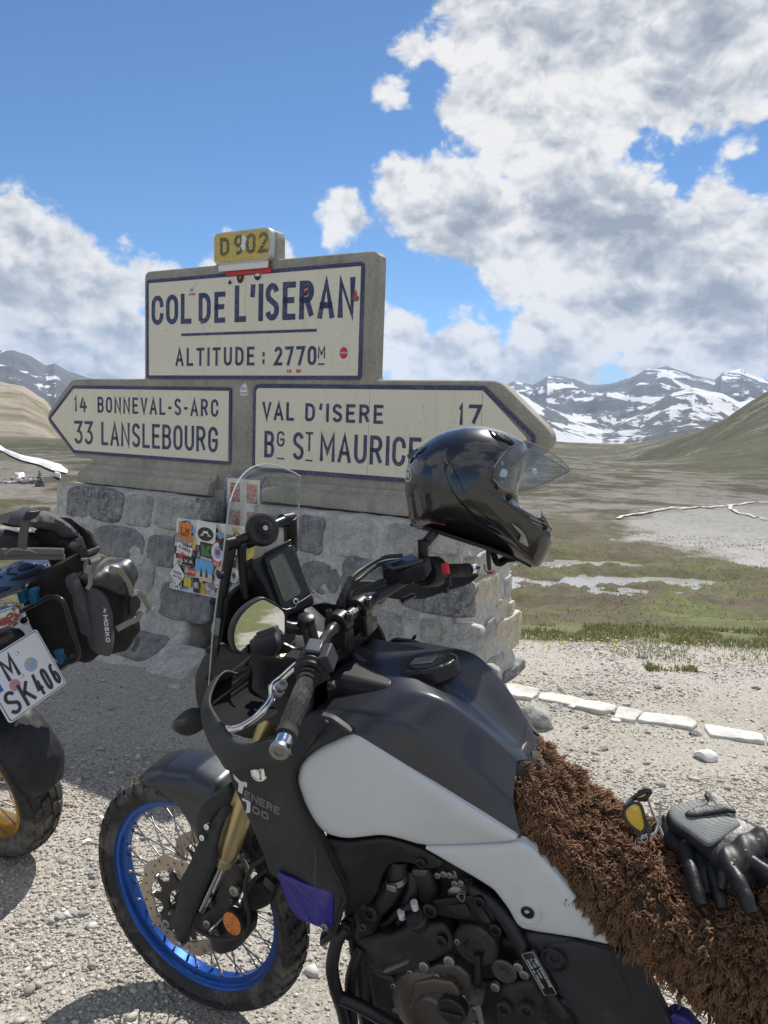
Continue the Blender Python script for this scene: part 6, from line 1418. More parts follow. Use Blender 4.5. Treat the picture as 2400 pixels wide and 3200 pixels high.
MB().box((.38,0,.72), (.60,.20,.14)).build('sub_frame', MATS['plastic_black'], bike, bevel=.02); MB().box((-.25,0,.83), (.35,.26,.16)).build('tail', MATS['plastic_black'], bike, bevel=.04)
MB().box((.86,0,.90), (.30,.16,.22), Matrix.Rotation(R(-14),3,'Y')).build('inner_tank', MATS['plastic_black'], bike, bevel=.03)
MB().box((1.03,0,1.03), (.16,.22,.16)).build('tank_cavity', MATS['plastic_black'], bike, bevel=.02)
rw = empty('rear_wheel'); rw.parent = bike; rw.location = (0, 0, .33); wheel_tyre(rw, .33, .075, .23, 36, [(.003,.026,0,.62),(.031,.052,.3,.62),(.055,.073,.6,.6)], seg=72)
MB().lathe([(-.05,.235),(-.05,.225),(-.02,.21),(.02,.21),(.05,.225),(.05,.235)], (0,0,0), (0,1,0), 72).build('rim', MATS['blue_anodised'], rw)
for i in range(32):
    side = 1 if i % 2 else -1; ar = 2*math.pi*i/32; ah = ar+(1 if (i//2) % 2 else -1)*R(45); MB().tube([(.04*math.cos(ah), side*.05, .04*math.sin(ah)), (.212*math.cos(ar), side*.01, .212*math.sin(ar))], .0022, 6).build('spoke', MATS['steel'], rw)
MB().lathe([(-.07,.02),(-.07,.045),(.07,.045),(.07,.02)], (0,0,0), (0,1,0), 24).build('hub', MATS['metal_black'], rw)
tube('side_stand', 'metal_black', [(.60,.12,.34),(.56,.22,.18),(.54,.315,.05)], .013)
MB().box((.54,.33,.047), (.09,.05,.01), Matrix.Rotation(-.14, 3, 'X')).build('stand_foot', MATS['metal_black'], bike, bevel=.003)

# ------------------------------------------------------------------ sheepskin
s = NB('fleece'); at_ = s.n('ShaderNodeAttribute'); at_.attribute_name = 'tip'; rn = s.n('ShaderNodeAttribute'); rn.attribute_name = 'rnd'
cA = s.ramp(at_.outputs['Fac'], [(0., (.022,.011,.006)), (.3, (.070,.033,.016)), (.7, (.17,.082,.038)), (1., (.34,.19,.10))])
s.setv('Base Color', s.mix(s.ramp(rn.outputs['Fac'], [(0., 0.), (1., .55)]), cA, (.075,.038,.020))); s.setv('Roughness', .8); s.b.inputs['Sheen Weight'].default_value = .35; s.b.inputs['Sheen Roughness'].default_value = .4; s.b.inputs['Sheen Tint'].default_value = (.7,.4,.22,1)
simple('hide', (.05,.028,.018), .8, nscale=30, namt=.4)
skin = empty('sheepskin', BK.M, label='shaggy dark brown sheepskin draped over the motorcycle saddle', category='sheepskin')
# left hem as read from the photograph; top line from the saddle sections
FS = [(.755,.075,.955,.905),(.71,.095,.950,.875),(.655,.106,.905,.83),(.60,.117,.852,.79),(.54,.126,.818,.755),(.47,.142,.806,.715),(.40,.158,.806,.68),(.33,.172,.812,.645),(.25,.182,.818,.60),(.16,.188,.828,.565),(.06,.19,.842,.56),(-.05,.185,.875,.57),(-.16,.18,.90,.62),(-.27,.165,.92,.70)]
FSa = np.array(FS)
def fsurf(t, s):
    X, hw, zt, zb = [np.interp(t, np.linspace(0,1,len(FS)), FSa[:, k]) for k in range(4)]
    a = s*math.pi*.5; y = hw*math.copysign(abs(math.sin(a))**.72, s); k = abs(math.cos(a))**.5
    wob = .008*noise3((X*9, s*3, 2))+.009*noise3((X*38, s*7, 5)); return np.array([X, y*(1+wob), zb+(zt-zb)*k+wob])
m = MB(); m.grid([[tuple(fsurf(t, s)) for s in np.linspace(-1, 1, 31)] for t in np.linspace(0, 1, 40)]); m.build('hide', MATS['hide'], skin, solid=.008)
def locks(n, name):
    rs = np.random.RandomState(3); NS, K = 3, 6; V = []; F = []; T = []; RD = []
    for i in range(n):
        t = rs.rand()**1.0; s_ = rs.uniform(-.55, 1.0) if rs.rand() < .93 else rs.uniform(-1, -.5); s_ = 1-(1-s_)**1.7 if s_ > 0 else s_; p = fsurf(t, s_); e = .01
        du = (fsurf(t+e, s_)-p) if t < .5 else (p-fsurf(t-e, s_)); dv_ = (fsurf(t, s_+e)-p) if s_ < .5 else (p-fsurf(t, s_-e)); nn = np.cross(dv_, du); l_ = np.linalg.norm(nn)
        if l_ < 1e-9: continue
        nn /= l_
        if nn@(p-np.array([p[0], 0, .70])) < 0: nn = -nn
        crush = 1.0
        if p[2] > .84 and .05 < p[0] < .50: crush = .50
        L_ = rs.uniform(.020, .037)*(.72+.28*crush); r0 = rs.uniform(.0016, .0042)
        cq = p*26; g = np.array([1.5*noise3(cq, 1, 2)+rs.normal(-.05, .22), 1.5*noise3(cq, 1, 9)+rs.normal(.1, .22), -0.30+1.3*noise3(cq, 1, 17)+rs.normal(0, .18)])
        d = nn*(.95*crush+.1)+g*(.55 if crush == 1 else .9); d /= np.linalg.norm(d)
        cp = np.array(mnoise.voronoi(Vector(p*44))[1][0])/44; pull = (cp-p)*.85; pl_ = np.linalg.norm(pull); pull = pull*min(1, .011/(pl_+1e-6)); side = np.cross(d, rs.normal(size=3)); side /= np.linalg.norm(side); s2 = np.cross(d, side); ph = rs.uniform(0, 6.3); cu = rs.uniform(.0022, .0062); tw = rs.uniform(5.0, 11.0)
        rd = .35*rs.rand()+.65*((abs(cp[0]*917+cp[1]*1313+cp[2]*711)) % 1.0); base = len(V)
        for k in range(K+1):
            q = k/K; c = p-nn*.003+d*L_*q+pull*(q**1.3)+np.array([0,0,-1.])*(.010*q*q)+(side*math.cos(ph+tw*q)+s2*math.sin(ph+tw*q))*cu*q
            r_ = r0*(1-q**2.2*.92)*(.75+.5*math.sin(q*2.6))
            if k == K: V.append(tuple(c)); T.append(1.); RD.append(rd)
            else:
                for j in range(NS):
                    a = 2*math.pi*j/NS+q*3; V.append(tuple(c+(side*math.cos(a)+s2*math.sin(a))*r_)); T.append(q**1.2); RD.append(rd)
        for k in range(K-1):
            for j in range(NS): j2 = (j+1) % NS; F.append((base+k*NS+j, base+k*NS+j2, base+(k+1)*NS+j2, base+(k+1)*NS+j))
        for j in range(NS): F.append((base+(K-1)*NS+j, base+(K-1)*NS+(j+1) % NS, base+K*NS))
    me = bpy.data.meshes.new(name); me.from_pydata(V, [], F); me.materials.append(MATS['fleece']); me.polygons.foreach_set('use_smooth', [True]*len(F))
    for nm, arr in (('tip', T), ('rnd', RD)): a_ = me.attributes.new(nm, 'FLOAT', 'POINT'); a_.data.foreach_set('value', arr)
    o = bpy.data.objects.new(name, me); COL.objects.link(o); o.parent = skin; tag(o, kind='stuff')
locks(34000, 'fleece')

# ------------------------------------------------------------------ gloves and riding glasses on the fleece
simple('leather', (.016,.016,.017), .46, nscale=30, namt=.3, bump=1.0, bscale=75)
simple('leather_soft', (.020,.020,.021), .46, nscale=30, namt=.3, bump=.6, bscale=90)
s = NB('mesh_cloth'); vv = s.voro(520, rnd=.25); s.setv('Base Color', s.ramp(vv, [(.25, (.015,.015,.015)), (.5, (.19,.205,.205))])); s.setv('Roughness', .6); s.l(s.bump(vv, .6, .001), s.b.inputs['Normal'])
def glove(name, label, zpl, tiltn, cuff, palm, fingers, meshp=None, knuck=None, strap=None, thumb=None):
    g = empty(name, BK.M, label=label, category='glove', group=None); n_ = np.array(tiltn, float); n_ /= np.linalg.norm(n_); P0 = b(z7, 1400, 760, 0)*0+zpl
    e1 = np.cross([0,1,0], n_); e1 /= np.linalg.norm(e1); e2 = np.cross(n_, e1)
    def pt(x, y, off=0): return BK.on(*z7(x, y), P0+n_*off, n_)
    def pl(nm, mat, L, off, th, rr, re, bulge=0, r=.01, sp=.008, relief=None):
        q = [pt(x, y, off) for x, y in L]; q = [np.array(((p-P0)@e1, (p-P0)@e2, 0)) for p in q]; q = cr(q, 4, True); per = sum(np.linalg.norm(q[i]-q[i-1]) for i in range(len(q))); q = resample(list(q)+[q[0]], max(24, int(per/.006)))[:-1]
        m = MB(); shell(m, q, lambda u, v, w: tuple(P0+e1*u+e2*v+n_*(off+w)), th, rr, re, bulge, sp, relief); return m.build(nm, MATS[mat], g)
    wr = lambda x, y, d: .0022*noise3((x*60, y*60, 1))+.0015*noise3((x*25, y*140, 5))
    pl('cuff', 'leather', cuff, -.004, .012, .014, .011, .004, relief=wr); body = pl('back_of_hand', 'leather', palm, 0, .014, .020, .016, .008, relief=wr)
    if meshp: pl('mesh_panel', 'mesh_cloth', meshp, .0085, .004, .008, .003, .004)
    if knuck:
        k_ = pl('knuckle_guard', 'plastic_black', knuck, .014, .006, .012, .007, .007, relief=lambda x, y, d: .0035*math.sin(x*150+y*60))
        for x, y in ((1465,808),(1605,690),(1532,752)): MB().lathe([(0,.0001),(0,.0028),(.0015,.0026),(.0015,.0001)], pt(x, y, .024), n_, 10).build('vent_hole', MATS['metal_black'], k_)
    if strap: st_ = pl('strap', 'leather', strap, .016, .004, .004, .002, .003)
    for F_ in fingers:
        pts = [pt(x, y, o) for x, y, o, r_ in F_]; rr_ = [q[3] for q in F_]; C_ = cr(pts, 6); rad = list(np.interp(np.linspace(0,1,len(C_)), np.linspace(0,1,len(rr_)), rr_))
        rad = [r_*.93*(1+.035*math.sin(i*1.1)) for i, r_ in enumerate(rad)]
        m = MB(); tip = C_[-1]+(C_[-1]-C_[-2])*.6; m.tube(C_+[tip, tip+(C_[-1]-C_[-2])*.25], rad+[rad[-1]*.75, rad[-1]*.25], 16, flat=.70); f_ = m.build('finger', MATS['leather'], g)
        for q in ():
            i = int(q*(len(C_)-1)); dd_ = C_[i+1]-C_[i]; dd_ /= np.linalg.norm(dd_); MB().lathe([(-.002,rad[i]*.9),(0,rad[i]*1.03),(.002,rad[i]*.9)], C_[i]+n_*.0005, dd_, 18).build('flex_rib', MATS['leather'], f_)
    return g
gz = b(z7, 1400, 760, .0); Z0 = np.array([BK.at(*z7(1400, 760), .868, 2)[0], BK.at(*z7(1400, 760), .868, 2)[1], .868])
glove('glove', 'black leather glove lying underneath, fingers and cuff edge showing beside the upper one', Z0-np.array([0,0,.022]), (.1,.25,1),
  [(1042,540),(1062,528),(1110,580),(1200,650),(1230,760),(1150,760),(1080,700),(1055,640)], [(1120,690),(1230,650),(1400,700),(1420,860),(1380,960),(1300,960),(1200,900),(1150,800)],
  [[(1190,760,.0,.020),(1220,880,.004,.020),(1250,990,.0,.018),(1275,1070,-.008,.015)],[(1310,800,-.002,.017),(1340,900,.0,.017),(1375,1010,-.004,.016),(1395,1090,-.012,.013)],
   [(1580,820,-.004,.016),(1610,900,.0,.016),(1630,950,-.002,.014)]])
glove('glove', 'black motorcycle glove with grey mesh back and hard knuckle guard, lying on top', Z0+np.array([0,0,.016]), (.1,.25,1),
  [(1068,545),(1085,500),(1130,470),(1250,445),(1330,440),(1420,470),(1475,530),(1470,600),(1300,690),(1180,640),(1100,590)],
  [(1180,630),(1260,560),(1400,530),(1500,540),(1620,600),(1700,700),(1690,800),(1600,850),(1530,900),(1440,935),(1400,900),(1330,790),(1270,720)],
  [[(1430,850,.0,.020),(1485,930,.006,.020),(1530,1020,.002,.018),(1562,1110,-.010,.0155)],[(1560,830,.0,.019),(1640,880,.002,.018),(1720,950,-.004,.015)],[(1660,760,.0,.018),(1760,800,.0,.017),(1830,850,-.006,.014)],[(1400,830,-.01,.017),(1405,900,-.008,.016),(1390,960,-.02,.013)]],
  meshp=[(1088,525),(1110,490),(1250,452),(1290,475),(1330,530),(1400,520),(1500,590),(1440,650),(1330,715),(1270,690),(1200,640),(1110,575)],
  knuck=[(1368,790),(1385,735),(1470,670),(1540,625),(1610,605),(1658,640),(1665,720),(1620,775),(1540,840),(1450,868),(1395,850)],
  strap=[(1180,532),(1240,500),(1310,470),(1290,425),(1320,405),(1380,425),(1440,480),(1475,525),(1420,522),(1330,535),(1230,552)])
gl = empty('sunglasses', BK.M, label='sports glasses with yellow lenses and black frame standing on the brown fleece', category='sunglasses')
simple('frame_black', (.015,.015,.016), .3, coat=.4); simple('temple_grey', (.42,.42,.40), .4)
gn = np.array([-.15,.95,.25]); gn /= np.linalg.norm(gn); G0 = b(z7, 890, 580, .03)
ge1 = np.cross([0,0,1], gn); ge1 /= np.linalg.norm(ge1); ge2 = np.cross(gn, ge1)
def gpl(nm, mat, L, off, th, P0_=G0, n_=gn, parent=gl, re=.001, rr=.002):
    e1 = np.cross([0,0,1], n_); e1 /= np.linalg.norm(e1); e2 = np.cross(n_, e1); q = [BK.on(*z7(x, y), P0_+n_*off, n_) for x, y in L]; q = [np.array(((p-P0_)@e1, (p-P0_)@e2, 0)) for p in q]; q = resample(list(cr(q, 4, True))+[cr(q, 4, True)[0]], 60)[:-1]
    m = MB(); shell(m, q, lambda u, v, w: tuple(P0_+e1*u+e2*v+n_*(off+w)), th, rr, re, .0, .01); return m.build(nm, MATS[mat], parent), [tuple(P0_+e1*p[0]+e2*p[1]+n_*off) for p in q]
_, lo_ = gpl('lens', 'lens_yellow', [(830,520),(875,478),(920,485),(942,540),(955,610),(932,650),(885,625),(842,580)], 0, .0015)
MB().tube(lo_, .0034, 8, closed=True).build('lens_rim', MATS['frame_black'], gl)
fp, _ = gpl('frame_corner', 'frame_black', [(950,575),(990,622),(985,660),(962,706),(930,690),(890,650),(925,652),(952,620)], .002, .004)
MB().tube([tuple(np.array(p)+gn*.005) for p in [BK.on(*z7(945+20*math.cos(a), 677+18*math.sin(a)), G0, gn) for a in np.linspace(0, 6.28, 16)]], .0006, 5).build('logo', MATS['print_white'], fp)
m = MB(); e1_ = BK.on(*z7(928,690), G0+gn*.007, gn); e2_ = BK.on(*z7(962,678), G0+gn*.007, gn); e3_ = BK.on(*z7(930,664), G0+gn*.007, gn); A_, B_ = (e2_-e1_), (e3_-e1_); text(m, 'RR', 0, np.linalg.norm(A_), 0, np.linalg.norm(B_), .0014, lambda u, v, q: tuple(e1_+A_/np.linalg.norm(A_)*u+B_/np.linalg.norm(B_)*v+gn*(q-.001)), th=.001); m.build('lettering', MATS['print_white'], fp, smooth=False)
G1 = b(z7, 915, 440, -.035)
_, lo_ = gpl('lens', 'lens_yellow', [(850,482),(900,436),(955,412),(975,420),(950,452),(905,462)], 0, .0015, G1)
MB().tube(lo_, .0040, 8, closed=True).build('lens_rim', MATS['frame_black'], gl)
gpl('frame_corner', 'frame_black', [(905,418),(950,395),(990,405),(992,428),(972,440),(968,470),(900,468),(905,455),(955,440),(960,415)], .002, .005, G1)
MB().tube(cr([b(z7,835,500,.02), b(z7,850,478,-.005), b(z7,870,465,-.02)], 4), .004, 8).build('nose_bridge', MATS['frame_black'], gl)
MB().tube(cr([b(z7,968,462,-.035), b(z7,990,520,-.02), b(z7,1020,590,.0), b(z7,1052,668,.02)], 5), [.0035]*5+[.004]*6+[.005]*5, 8, flat=.5).build('temple', MATS['temple_grey'], gl)
MB().tube(cr([b(z7,982,664,.035), b(z7,1010,650,.03), b(z7,1028,600,.015), b(z7,1040,520,.0), b(z7,1038,465,-.01)], 5), .0034, 8, flat=.6).build('temple', MATS['temple_grey'], gl)

# ------------------------------------------------------------------ helmet hung on the right bar end
s = NB('helmet_carbon'); ch = s.n('ShaderNodeTexChecker'); ch.inputs['Scale'].default_value = 420; s.l(s.tc.outputs['Object'], ch.inputs[0])
s.setv('Base Color', s.mix(ch.outputs['Fac'], (.010,.010,.012), (.024,.025,.028))); s.setv('Roughness', .28); s.setv('Metallic', .2); s.b.inputs['Coat Weight'].default_value = 1; s.b.inputs['Coat Roughness'].default_value = .015
simple('helmet_gloss', (.008,.008,.009), .12, coat=1.); simple('helmet_lining', (.015,.015,.016), .8, nscale=60, namt=.4)
simple('vent_silver', (.33,.32,.29), .3, .6)
HC = BK.at(*z8(1060, 430), -.43); HW = BK.o+BK.A.T@HC                       # helmet centre in world space
hz = HW-CAMP; hd_ = np.linalg.norm(hz); hz = -hz/hd_
hx = CR-hz*(CR@hz); hx /= np.linalg.norm(hx); hy = np.cross(hz, hx)
HM = Matrix(((hx[0], hy[0], hz[0], HW[0]), (hx[1], hy[1], hz[1], HW[1]), (hx[2], hy[2], hz[2], HW[2]), (0,0,0,1)))
hel = empty('helmet', HM, label='glossy black carbon full-face helmet hung on the right handlebar, its visor raised', category='helmet')
def hp(x, y):
    d = pray(*z8(x, y)); P0 = CAMP+d*(((HW-CAMP)@hz)/(d@hz)); q = P0-HW; return np.array([q@hx, q@hy])
HO = [(652,655),(632,560),(617,470),(618,380),(632,300),(672,232),(735,172),(810,120),(900,84),(1000,65),(1100,66),(1200,88),(1285,124),(1340,160),(1362,215),(1352,290),(1330,370),(1308,450),(1310,530),(1345,578),(1420,612),(1478,650),(1508,710),(1512,770),(1490,840),(1450,905),(1425,930),(1385,918),(1300,872),(1200,826),(1080,785),(960,750),(860,722),(760,695),(690,680)]
ho = [hp(x, y) for x, y in HO]; hc0 = hp(1040, 420); ho = resample(list(cr(ho, 5, True))+[ho[0]], 141)[:-1]
def hwid(p):                                                              # half width narrows towards the chin bar
    d = p-hc0; f = max(0., min(1., (d[0]*.75-d[1]*.65)/.17)); return .128-.045*f
m = MB()
for sg in (1, -1):
    rows = []
    for s_ in np.r_[1, .985, .955, .91, .85, .77, .67, .55, .42, .28, .14, .04]:
        rows.append([(hc0[0]+(p[0]-hc0[0])*s_, hc0[1]+(p[1]-hc0[1])*s_, sg*hwid(hc0+(p-hc0)*s_)*(1-s_**2.5)**(1/2.1)) for p in ho])
    m.grid(rows, closeu=True); n = len(ho); o = len(m.v)-n; m.f.append(tuple(range(o, o+n))); m.mi.append(0)
bm_ = m.build('shell', MATS['helmet_carbon'], hel, auto=0)
def hpt(x, y, off=0, sg=1):                                               # point on the shell's near side under a picture position
    p = hp(x, y); d = p-hc0; L_ = np.linalg.norm(d); u = d/(L_+1e-9); a = math.atan2(u[1], u[0]); A = np.array([math.atan2(q[1]-hc0[1], q[0]-hc0[0]) for q in ho]); i = np.argmin(np.abs(np.angle(np.exp(1j*(A-a))))); Rr = np.linalg.norm(ho[i]-hc0)
    s_ = min(L_/Rr, .999); return np.array([p[0], p[1], sg*(hwid(p)*(1-s_**2.5)**(1/2.1)+off)])
def hpatch(name, mat, L, off=.001, th=.002, parent=hel, n=7):
    """patch lying on the shell, outlined in the picture"""
    L = resample(list(cr([np.array(p) for p in L], 4, True))+[np.array(L[0], float)], 40)[:-1]; c = L.mean(0); m = MB(); rows = []
    for s_ in np.linspace(1, .02, n): rows.append([tuple(hpt(*(c+(p-c)*s_), off=off*(1 if s_ < 1 else -.5))) for p in L])
    m.grid(rows, closeu=True); return m.build(name, MATS[mat], parent, auto=0)
hpatch('top_vent', 'helmet_gloss', [(1112,95),(1180,100),(1240,130),(1300,180),(1280,188),(1210,160),(1150,130)], .006)
hpatch('vent_slot', 'helmet_lining', [(1150,102),(1190,118),(1230,145),(1270,172),(1235,163),(1180,138)], .009)
hpatch('chin_vent', 'vent_silver', [(1252,638),(1320,690),(1345,730),(1360,788),(1310,762),(1300,752),(1335,752),(1320,720),(1290,680)], .004)
hpatch('chin_vent_slot', 'helmet_lining', [(1285,672),(1318,700),(1335,745),(1305,750),(1290,735),(1312,730)], .003)
hpatch('side_pod', 'helmet_gloss', [(1112,330),(1135,290),(1190,262),(1260,262),(1300,300),(1305,380),(1300,455),(1240,458),(1180,460),(1135,420)], .002)
hpatch('shell_ridge', 'helmet_gloss', [(868,230),(885,240),(880,310),(900,370),(960,470),(1040,560),(1130,640),(1230,720),(1225,735),(1110,665),(1010,580),(930,490),(872,390),(855,310)], .0045)
hpatch('brow_trim', 'helmet_gloss', [(1180,470),(1240,500),(1300,540),(1335,580),(1410,620),(1480,655),(1470,670),(1400,645),(1320,600),(1260,550),(1195,500)], .003)
for x, y, r_, mt in ((1205,353,.0105,'vinyl_white'),(1200,300,.004,'vent_silver'),(1200,406,.004,'vent_silver'),(1240,492,.008,'helmet_lining')):
    q = hpt(x, y, .004); MB().lathe([(-.004,r_),(.002,r_),(.003,r_*.8),(.003,.0001)], q, (0,0,1), 24).build('pivot_button', MATS[mt], hel)
# neck roll trim and lining
tr_ = [hpt(x, y, .004) for x, y in ((652,662),(720,684),(800,704),(900,730),(1000,758),(1100,790),(1200,828),(1300,872),(1385,916))]
MB().tube(cr([np.array((p[0], p[1]+.003, p[2])) for p in tr_], 4), .006, 10).build('neck_trim', MATS['rubber'], hel)
tr2 = [(hp(x, y)[0], hp(x, y)[1], .0) for x, y in ((700,672),(900,735),(1100,800),(1300,880))]
m = MB(); rows = []
for t in np.linspace(0, 1, 12):
    p = np.array([np.interp(t, np.linspace(0,1,4), [q[i] for q in tr2]) for i in range(3)]); w = .105*math.sin(min(1, max(.02, (t+.03)*1.0))*math.pi)**.5
    rows.append([(p[0]+.004*math.cos(a), p[1]+.010-.012*max(0, math.cos(a)), w*math.sin(a)) for a in np.linspace(-1.57, 1.57, 12)])
m.grid(rows); m.build('lining', MATS['helmet_lining'], hel, solid=.004)
# spoiler at the back
hpatch('rear_spoiler', 'helmet_gloss', [(628,240),(660,215),(720,185),(768,178),(740,215),(700,238),(690,262),(660,258),(650,300),(640,262)], .006)
q = hpt(646, 362, .003); MB().lathe([(0,.0165),(.0008,.0165),(.0008,.0145),(0,.0145)], q, (-.8,0,.6), 28).build('logo_ring', MATS['vinyl_white'], hel)
m = MB(); text(m, 'RE', -.009, .009, -.005, .011, .0022, lambda u, v, w: tuple(q+np.array([.6,0,.8])*u+np.array([0,1,0])*v+np.array([-.8,0,.6])*(w+.001)), th=.0006); m.build('lettering', MATS['vinyl_white'], hel, smooth=False)
m = MB(); A_ = hpt(728, 632, .0025); B_ = hpt(872, 656, .0025); d_ = (B_-A_); w_ = np.linalg.norm(d_); d_ /= w_; text(m, 'CARBON FIBRE SHELL', 0, w_, 0, .0042, .0009, lambda u, v, w: tuple(A_+d_*u+np.array([0,1,0])*v+np.array([0,0,1])*w), th=.0006); m.build('lettering', MATS['vinyl_red'], hel, smooth=False)
hpatch('rear_reflector', 'vinyl_red', [(636,585),(652,588),(655,608),(640,604)], .002)
for k, (x0, y0, x1, y1) in enumerate(((1375,612,1478,668),(1358,598,1470,655))):
    A_ = hpt(x0, y0+30, .004); B_ = hpt(x1, y1+20, .004); d_ = (B_-A_); w_ = np.linalg.norm(d_); d_ /= w_; m = MB(); text(m, 'PRESSURE RELEASE' if k else 'AIR DUCT', 0, w_*(.9 if k else .7), k*.007, .0035, .0006, lambda u, v, w: tuple(A_+d_*u+np.cross([0,0,1], d_)*v+np.array([0,0,1])*w), th=.0005); m.build('lettering', MATS['print_white'], hel, smooth=False)
# breath guard peak
m = MB(); q0 = hp(1440, 612); q1 = hp(1450, 578); q2 = hp(1500, 665)
m.grid([[(q0[0], q0[1]-.004, z_), (q1[0]+.000, q1[1]-abs(z_)*.25, z_*.9), (q2[0], q2[1]-abs(z_)*.2, z_)] for z_ in np.linspace(-.05, .05, 11)]); m.build('chin_spoiler', MATS['helmet_gloss'], hel, solid=.003)
# raised visor
def vis(c, v, sg_a):
    top = np.interp(c, [0,.2,.37,.6,.85,1], [262,205,168,205,272,330]); bot = np.interp(c, [0,.3,.55,.75,1], [452,460,442,405,338]); x = 1150+470*c
    if c < .18: mid = 355; k = math.sqrt(max(0, c/.18)); top = mid+(top-mid)*(.35+.65*k); bot = mid+(bot-mid)*(.35+.65*k)
    p = hp(x, top+(bot-top)*v); return (p[0], p[1], .130*math.sin(sg_a))
m = MB(); rows = []
for v in np.linspace(0, 1, 14): rows.append([vis(max(0, math.cos(a))**.85, v, a) for a in np.linspace(-math.pi/2, math.pi/2, 49)])
m.grid(rows); m.build('visor', MATS['visor_tint'], hel, auto=0, solid=.0022)
for row in (rows[0], rows[-1]): MB().tube(row, .0016, 6).build('visor_edge', MATS['vent_silver'], hel)
q = hp(1385, 345); MB().lathe([(0,.0001),(0,.007),(.003,.006),(.003,.0001)], (q[0], q[1], .108), (.2,0,1), 16).build('visor_stud', MATS['vinyl_white'], hel)
# strap looped round the bar
def hw3(x, y, z_): p = hp(x, y); return np.array([p[0], p[1], z_])
MB().tube(cr([hw3(1120,800,.02), hw3(1125,870,.015), hw3(1130,930,.01)], 4), .015, 12, flat=.35).build('chin_strap', MATS['rubber'], hel)
MB().tube(cr([hw3(1100,900,.02), hw3(1105,935,.02), hw3(1130,952,.02), hw3(1160,935,.02)], 4), .0022, 8).build('strap_ring', MATS['steel'], hel)
q = hw3(1135, 950, .022); MB().box(tuple(q), (.015,.007,.004)).build('strap_tab', MATS['vinyl_red'], hel)
MB().tube(cr([hw3(1150,820,-.01), hw3(1180,900,-.01), hw3(1230,880,-.02), hw3(1290,870,-.02)], 4), .016, 12, flat=.5).build('chin_strap', MATS['rubber'], hel)
# ------------------------------------------------------------------ the loaded motorcycle at the left edge
z13 = lambda a, b: (.2893*a, 1560+.2893*b)
z14 = lambda a, b: (.2260*a, 1900+.2260*b)
LB = Frame(-1.345, 2.665, R(154.9), R(16.4))
lb = empty('motorcycle', LB.M, label='loaded touring motorcycle with white number plate and gold rim at the left edge', category='motorcycle')
def l13(x, y, v, ax=1): return LB.at(*z13(x, y), v, ax)
simple('bag_black', (.012,.012,.013), .75, spec=.3, nscale=14, namt=.3, bump=.6, bscale=300, dirt=.05); simple('bag_grey', (.065,.068,.075), .7, spec=.3, nscale=10, namt=.2, bump=.35, bscale=70, dirt=.15)
simple('bag_shiny', (.028,.030,.035), .42, nscale=8, namt=.3, bump=.3, bscale=40)
simple('webbing', (.24,.22,.185), .8, nscale=60, namt=.2, bump=.5, bscale=500); simple('webbing_dark', (.10,.088,.078), .8, nscale=60, namt=.2, bump=.5, bscale=500)
simple('rack_metal', (.17,.18,.21), .35, .7, nscale=20, namt=.1); simple('clip_blue', (.0,.10,.22), .45); simple('plate_white', (.74,.75,.76), .32, nscale=6, namt=.04, dirt=.06)
simple('plate_ink', (.035,.03,.03), .4); simple('plate_blue', (.03,.10,.45), .35); simple('seal_pink', (.62,.28,.36), .5); simple('seal_grey', (.36,.40,.45), .5)
def lplate(name, mat, L, thick=.01, lat=None, ax=1, parent=None, f=z13, rr=.01, re=.006, bulge=0, sp=.02, relief=None, sm=4, sgn=1):
    """outline traced on the plane (axis ax = value); the shell grows towards the viewer"""
    Q = [LB.at(*f(q[0], q[1]), q[2] if len(q) > 2 else lat, ax) for q in L]
    o = [(0, 2, 1), (1, 2, 0), (0, 1, 2)][{1: 0, 0: 1, 2: 2}[ax]]
    q = [np.array((p[o[0]], p[o[1]], p[o[2]]*sgn)) for p in Q]; q = cr(q, sm, True) if sm else rounded(q, .004, 3)
    per = sum(np.linalg.norm(q[i]-q[i-1]) for i in range(len(q))); q = resample(list(q)+[q[0]], max(20, min(160, int(per/.010))))[:-1]
    def to3(x, y, w):
        r_ = [0, 0, 0]; r_[o[0]] = x; r_[o[1]] = y; r_[o[2]] = w*sgn; return tuple(r_)
    m = MB(); shell(m, q, to3, thick, rr, re, bulge, sp, relief); return m.build(name, MATS[mat], parent or lb)
fold = lambda a, s1=14, s2=40: (lambda x, y, d: a*noise3((x*s1, y*s1, 1))+a*.6*noise3((x*s2, y*s1*.8, 6))+a*.8*abs(noise3((x*9+y*14, y*5, 3))))
# rear wheel, rim and hugger
lw = empty('rear_wheel'); lw.parent = lb; lw.location = (0, 0, .333)
wheel_tyre(lw, .333, .078, .235, 26, [(.003,.030,0,.70),(.034,.058,.35,.70),(.061,.076,.7,.66)], seg=72, lug=.011)
MB().lathe([(-.055,.240),(-.057,.228),(-.030,.212),(-.012,.205),(.012,.205),(.030,.212),(.057,.228),(.055,.240)], (0,0,0), (0,1,0), 72).build('rim', MATS['gold_dark'], lw, auto=25)
for i in range(28):
    side = 1 if i % 2 else -1; ar = 2*math.pi*i/28; ah = ar+(1 if (i//2) % 2 else -1)*R(40); MB().tube([(.045*math.cos(ah), side*.05, .045*math.sin(ah)), (.222*math.cos(ar), side*.045, .222*math.sin(ar))], .0024, 6).build('spoke', MATS['steel'], lw)
MB().lathe([(-.08,.02),(-.08,.05),(-.04,.055),(.04,.055),(.08,.05),(.08,.02)], (0,0,0), (0,1,0), 28).build('hub', MATS['gold_dark'], lw)
m = MB(); rows = []
